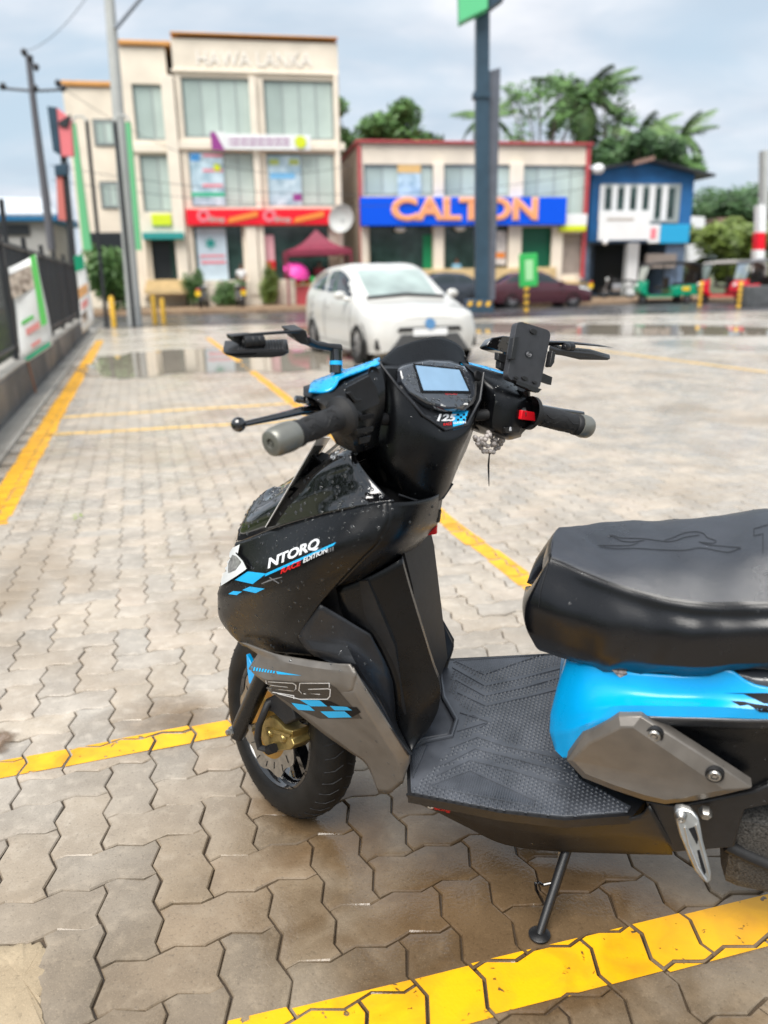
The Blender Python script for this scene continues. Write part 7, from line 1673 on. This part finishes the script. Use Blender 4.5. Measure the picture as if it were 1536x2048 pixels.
# ---- vegetation ----------------------------------------------------------------------------------
def leafmat(name, c, tint): 
    m = mat(name, c, .5, noise=.35, nscale=.9, tint=tint); m.node_tree.nodes['Principled BSDF'].inputs['Subsurface Weight'].default_value = 0; return m
M_LEAF = [leafmat('leaf_green', (.055, .14, .035), (.12, .24, .06)), leafmat('leaf_dark', (.035, .10, .035), (.08, .165, .05)), leafmat('leaf_yellow_green', (.11, .18, .03), (.20, .27, .05))]
M_BARK = mat('grey_bark', (.13, .11, .09), .8, noise=.3, nscale=8); M_FROND = leafmat('palm_frond', (.065, .15, .045), (.15, .25, .08))
def leaves(mb, c, r3, n, size, rq):
    for _ in range(n):
        d = Vector((rq.gauss(0, 1), rq.gauss(0, 1), rq.gauss(0, 1))).normalized() * (rq.random() ** .45); p = Vector((c[0] + d.x * r3[0], c[1] + d.y * r3[1], c[2] + d.z * r3[2]))
        u = Vector((rq.gauss(0, 1), rq.gauss(0, 1), rq.gauss(0, .6))).normalized(); v = u.orthogonal().normalized(); s_ = size * rq.uniform(.6, 1.3)
        mb.add([p - u * s_, p - v * s_ * .45, p + u * s_, p + v * s_ * .45], [(0, 1, 2, 3)])
def tree(name, label, base, top_z, rad, lumps, n, size, m, seed, cat='tree', group=None, trunk=True, zlo=.74):
    rq = random.Random(seed); r = empty(name, base, 0, label, cat, group); mb = MB(); tr = MB(); h = top_z - base[2]
    if trunk: tr.tube([(0, 0, 0), (.1, 0, h * .4), (-.05, .1, h * .6)], [.22, .16, .12], 8)
    for k in range(lumps):
        a_ = rq.random() * 6.28; q = rq.random() ** .6; z_ = h * rq.uniform(zlo, .95); rr_ = rad * q; c = (math.cos(a_) * rr_, math.sin(a_) * rr_, z_); s_ = rad * rq.uniform(.22, .42)
        leaves(mb, c, (s_, s_, s_ * .75), int(2.0 * n) // lumps, size, rq)
        if trunk: tr.tube([(0, 0, h * .38), (c[0] * .5, c[1] * .5, (h * .38 + c[2]) / 2 + .2), c], [.10, .06, .02], 6)
    if trunk: tr.build('trunk', M_BARK, r)
    o = mb.build('crown', m, r, smooth=0); o['kind'] = 'stuff'; return r
def frond_mesh(L, seed, droop):
    rq = random.Random(seed); mb = MB(); n = 24; pts = []
    for i in range(n + 1): t_ = i / n; pts.append(Vector((L * t_ * (1 - .25 * droop * t_), 0, L * (.35 * t_ - (.30 + .55 * droop) * t_ * t_))))
    mb.tube(pts, [.035 * (1 - .8 * i / n) for i in range(n + 1)], 5)
    for i in range(2, n + 1):
        for q in (0, .5):
            for s_ in (1, -1):
                p = pts[i - 1].lerp(pts[i], q); ll = L * .26 * math.sin(math.pi * min(.97, .12 + .8 * i / n)) * rq.uniform(.8, 1.1); d = (pts[i] - pts[i - 1]).normalized(); o_ = Vector((d.x * .45, s_ * .75, -.45 - .4 * rq.random())).normalized() * ll; w_ = d * .075
                mb.add([p - w_, p + w_, p + o_ + w_ * .3, p + o_ - w_ * .3], [(0, 1, 2, 3)])
    return mb.mesh('frond', M_FROND, 0)
FR = [frond_mesh(4.2, k, dr_) for k, dr_ in enumerate((.2, .7, 1.2))]
def palm(label, base, h, nf, sc, seed, trunk_lean=(.3, .2)):
    rq = random.Random(seed); r = empty('palm_tree', base, 0, label, 'palm tree', 'palm trees behind the street front'); tp = (trunk_lean[0], trunk_lean[1], h)
    mb = MB(); mb.tube([(0, 0, 0), (tp[0] * .3, tp[1] * .3, h * .5), tp], [.24, .17, .14], 9); mb.build('trunk', M_BARK, r)
    for k in range(nf):
        o = bpy.data.objects.new('frond', FR[min(2, int(3 * k / nf))] if True else None); COL.objects.link(o); o.parent = r; o.location = tp; el = 55 - 95 * (k / nf) + rq.uniform(-8, 8); o.rotation_euler = (rq.uniform(-.2, .2), R(-el + 20), k * 2.399 + rq.uniform(-.2, .2)); s_ = sc * rq.uniform(.85, 1.1); o.scale = (s_, s_, s_)
    mb = MB()
    for k in range(9): a_ = k * .7; mb.sphere((tp[0] + .28 * math.cos(a_), tp[1] + .28 * math.sin(a_), tp[2] - .25 - .12 * (k % 3)), .16 * sc, 8, 6)
    tag(mb.build('coconuts', mat('green_coconut', (.18, .20, .05), .5), r), kind='stuff'); return r
def tw(px, py, d): q = W(px, py, d); return q
q = tw(1160, 180, 58); palm('tallest coconut palm above the lettered shop building', (q[0], q[1], 0), q[2] - .4, 22, .95, 3)
q = tw(1352, 262, 58); palm('slim coconut palm rising over the blue house roof ridge', (q[0], q[1], 0), q[2] - .3, 18, .72, 5)
q = tw(1272, 258, 62); palm('coconut palm between the tallest palm and the blue house', (q[0], q[1], 0), q[2] - .5, 18, .8, 8)
q = tw(968, 236, 66); palm('distant palm showing small behind the sign pylon', (q[0], q[1], 0), q[2], 16, .7, 9)
q = tw(1085, 290, 56); tree('leafy_tree', 'thin leafy tree tangled left of the tallest palm', (q[0], q[1], 0), tw(1100, 150, 56)[2], 3.2, 14, 420, .24, M_LEAF[0], 11, zlo=.7)
q = tw(1215, 290, 57); tree('leafy_tree', 'thin leafy tree tangled right of the tallest palm', (q[0], q[1], 0), tw(1215, 130, 57)[2], 2.2, 9, 220, .24, M_LEAF[0], 12, zlo=.7)
q = tw(745, 290, 54); tree('leafy_tree', 'dark bushy tree peeping over the roof beside the tall cream building', (q[0], q[1], 0), tw(770, 203, 54)[2], 3.0, 16, 2600, .22, M_LEAF[0], 13)
q = tw(830, 300, 56); tree('leafy_tree', 'low bushy tree over the red coping left of the pylon', (q[0], q[1], 0), tw(830, 258, 56)[2], 2.6, 12, 1500, .22, M_LEAF[1], 14)
q = tw(1265, 310, 54); tree('leafy_tree', 'dense dark tree behind the blue house roof', (q[0], q[1], 0), tw(1265, 262, 54)[2], 2.6, 16, 2600, .22, M_LEAF[1], 15)
q = tw(1345, 310, 56); tree('leafy_tree', 'green tree right of the blue house ridge', (q[0], q[1], 0), tw(1345, 290, 56)[2], 2.0, 10, 1300, .22, M_LEAF[0], 16)
q = tw(1470, 560, 46); tree('leafy_shrub', 'yellow green bush mass right of the blue house', (q[0] - 1.2, q[1], -.5), tw(1430, 440, 46)[2], 2.9, 22, 5200, .17, M_LEAF[2], 17, 'shrub', trunk=False, zlo=.3)
q = tw(1500, 560, 47); tree('leafy_shrub', 'yellow green shrub at the right edge behind the red three-wheeler', (q[0] + 1.2, q[1], -.5), tw(1500, 450, 47)[2], 2.4, 20, 4000, .17, M_LEAF[2], 27, 'shrub', trunk=False, zlo=.3)
q = tw(1490, 500, 75); tree('leafy_tree', 'far dark green tree at the right edge of the view', (q[0], q[1], 0), tw(1490, 382, 75)[2], 5.0, 18, 3600, .28, M_LEAF[1], 18)
q = tw(1440, 480, 78); tree('leafy_tree', 'far light green tree beside the far dark one', (q[0], q[1], 0), tw(1440, 412, 78)[2], 4.0, 14, 2400, .28, M_LEAF[0], 19)
hs = empty('white_house', label='small white house half hidden by the yellow green bushes', cat='house'); pw('wall', [(1378,432),(1410,434),(1410,560),(1376,560)], 52, 4, M_WHITEP, hs); pw('wall', [(1440,440),(1478,442),(1476,500),(1440,500)], 53, 3, M_WHITEP, hs); pw('roof', [(1436,436),(1480,434),(1480,443),(1436,443)], 52.8, 3.5, M_ROOFT, hs)
def shrub(label, base, h, rx_, n, size, m, seed):
    rq = random.Random(seed); r = empty('leafy_shrub', base, 0, label, 'shrub'); mb = MB()
    for k in range(16): a_ = rq.random() * 6.28; q = rq.random() ** .5 * .6; leaves(mb, (math.cos(a_) * rx_ * q, math.sin(a_) * rx_ * q, h * rq.uniform(.25, .72)), (rx_ * .5, rx_ * .5, h * .3), n // 16, size, rq)
    st_ = MB()
    for k in range(5): st_.tube([(0, 0, 0), (rq.uniform(-.4, .4) * rx_, rq.uniform(-.4, .4) * rx_, h * .7)], [.03, .012], 5)
    tag(st_.build('stems', M_BARK, r), kind='stuff'); o = mb.build('foliage', m, r, smooth=0); o['kind'] = 'stuff'; return r
q = tw(222, 600, 34); shrub('dark green leafy bush growing between the arched frames', (q[0], q[1], 0), tw(222, 478, 34)[2], 1.1, 4200, .12, M_LEAF[0], 20)
b_ = fpos(538, .7, GZ); shrub('clipped bright green bush left of the canopy stall', b_, (U(538, 535, .7)[2] + .25) - GZ, .55, 2600, .07, M_LEAF[2], 21)
b_ = fpos(455, .9, GZ); shrub('low green planting under the pale shop poster', b_, (U(455, 560, .9)[2] + .3) - GZ - .2, .85, 2200, .08, M_LEAF[0], 22)
b_ = fpos(385, .8, GZ); shrub('small pale bush at the tan entrance steps', b_, (U(385, 545, .8)[2] + .3) - GZ - .1, .55, 1600, .08, M_LEAF[0], 23)
# grass beyond the fence, a few weeds and fallen leaves on the paving
rq = random.Random(31); mb = MB()
for _ in range(9000):
    s_, h_ = rq.uniform(-3, 15), rq.uniform(.3, 6) ** 1.0; c = kb(s_, h_, .25); hh = rq.uniform(.05, .16); a_ = rq.random() * 6.28; dx_, dy_ = math.cos(a_) * .02, math.sin(a_) * .02
    mb.add([(c[0] - dx_, c[1] - dy_, c[2]), (c[0] + dx_, c[1] + dy_, c[2]), (c[0] + rq.gauss(0, .04), c[1] + rq.gauss(0, .04), c[2] + hh)], [(0, 1, 2)])
o = mb.build('grass', M_LEAF[2], smooth=0); tag(o, kind='stuff')
for (px, py), lab in (((150, 1038), 'small yellow green fallen leaf on the pavers'), ((40, 702), 'weed sprouting at the foot of the white fence banner')):
    mb = MB(); rq = random.Random(px); g = G(px, py)
    n_ = 3 if py > 900 else 26
    for _ in range(n_):
        c = (g[0] + rq.gauss(0, .02 if n_ < 5 else .12), g[1] + rq.gauss(0, .02 if n_ < 5 else .12), .012 if n_ < 5 else rq.uniform(.05, .4)); a_ = rq.random() * 6.28; L_ = .022 if n_ < 5 else .08; u = (math.cos(a_) * L_, math.sin(a_) * L_)
        mb.add([(c[0] - u[0], c[1] - u[1], c[2]), (c[0] + u[1] * .4, c[1] - u[0] * .4, c[2] + .004), (c[0] + u[0], c[1] + u[1], c[2] + .01), (c[0] - u[1] * .4, c[1] + u[0] * .4, c[2] + .004)], [(0, 1, 2, 3)])
    o = mb.build('fallen_leaf' if n_ < 5 else 'weed', M_LEAF[2], smooth=0); tag(o, lab, 'leaf' if n_ < 5 else 'weed')

# trees all round the rest of the lot, one far mass
rq = random.Random(77); mb = MB()
for k in range(150):
    a_ = R(62 + 236 * k / 149 + rq.uniform(-2, 2)); d_ = rq.uniform(48, 75); h_ = rq.uniform(6, 11); x, y = math.sin(a_) * d_, math.cos(a_) * d_
    leaves(mb, (x, y, h_ * .5), (rq.uniform(3, 5), rq.uniform(3, 5), h_ * .55), 170, .55, rq)
o = mb.build('treeline', M_LEAF[1], smooth=0); tag(o, kind='stuff')
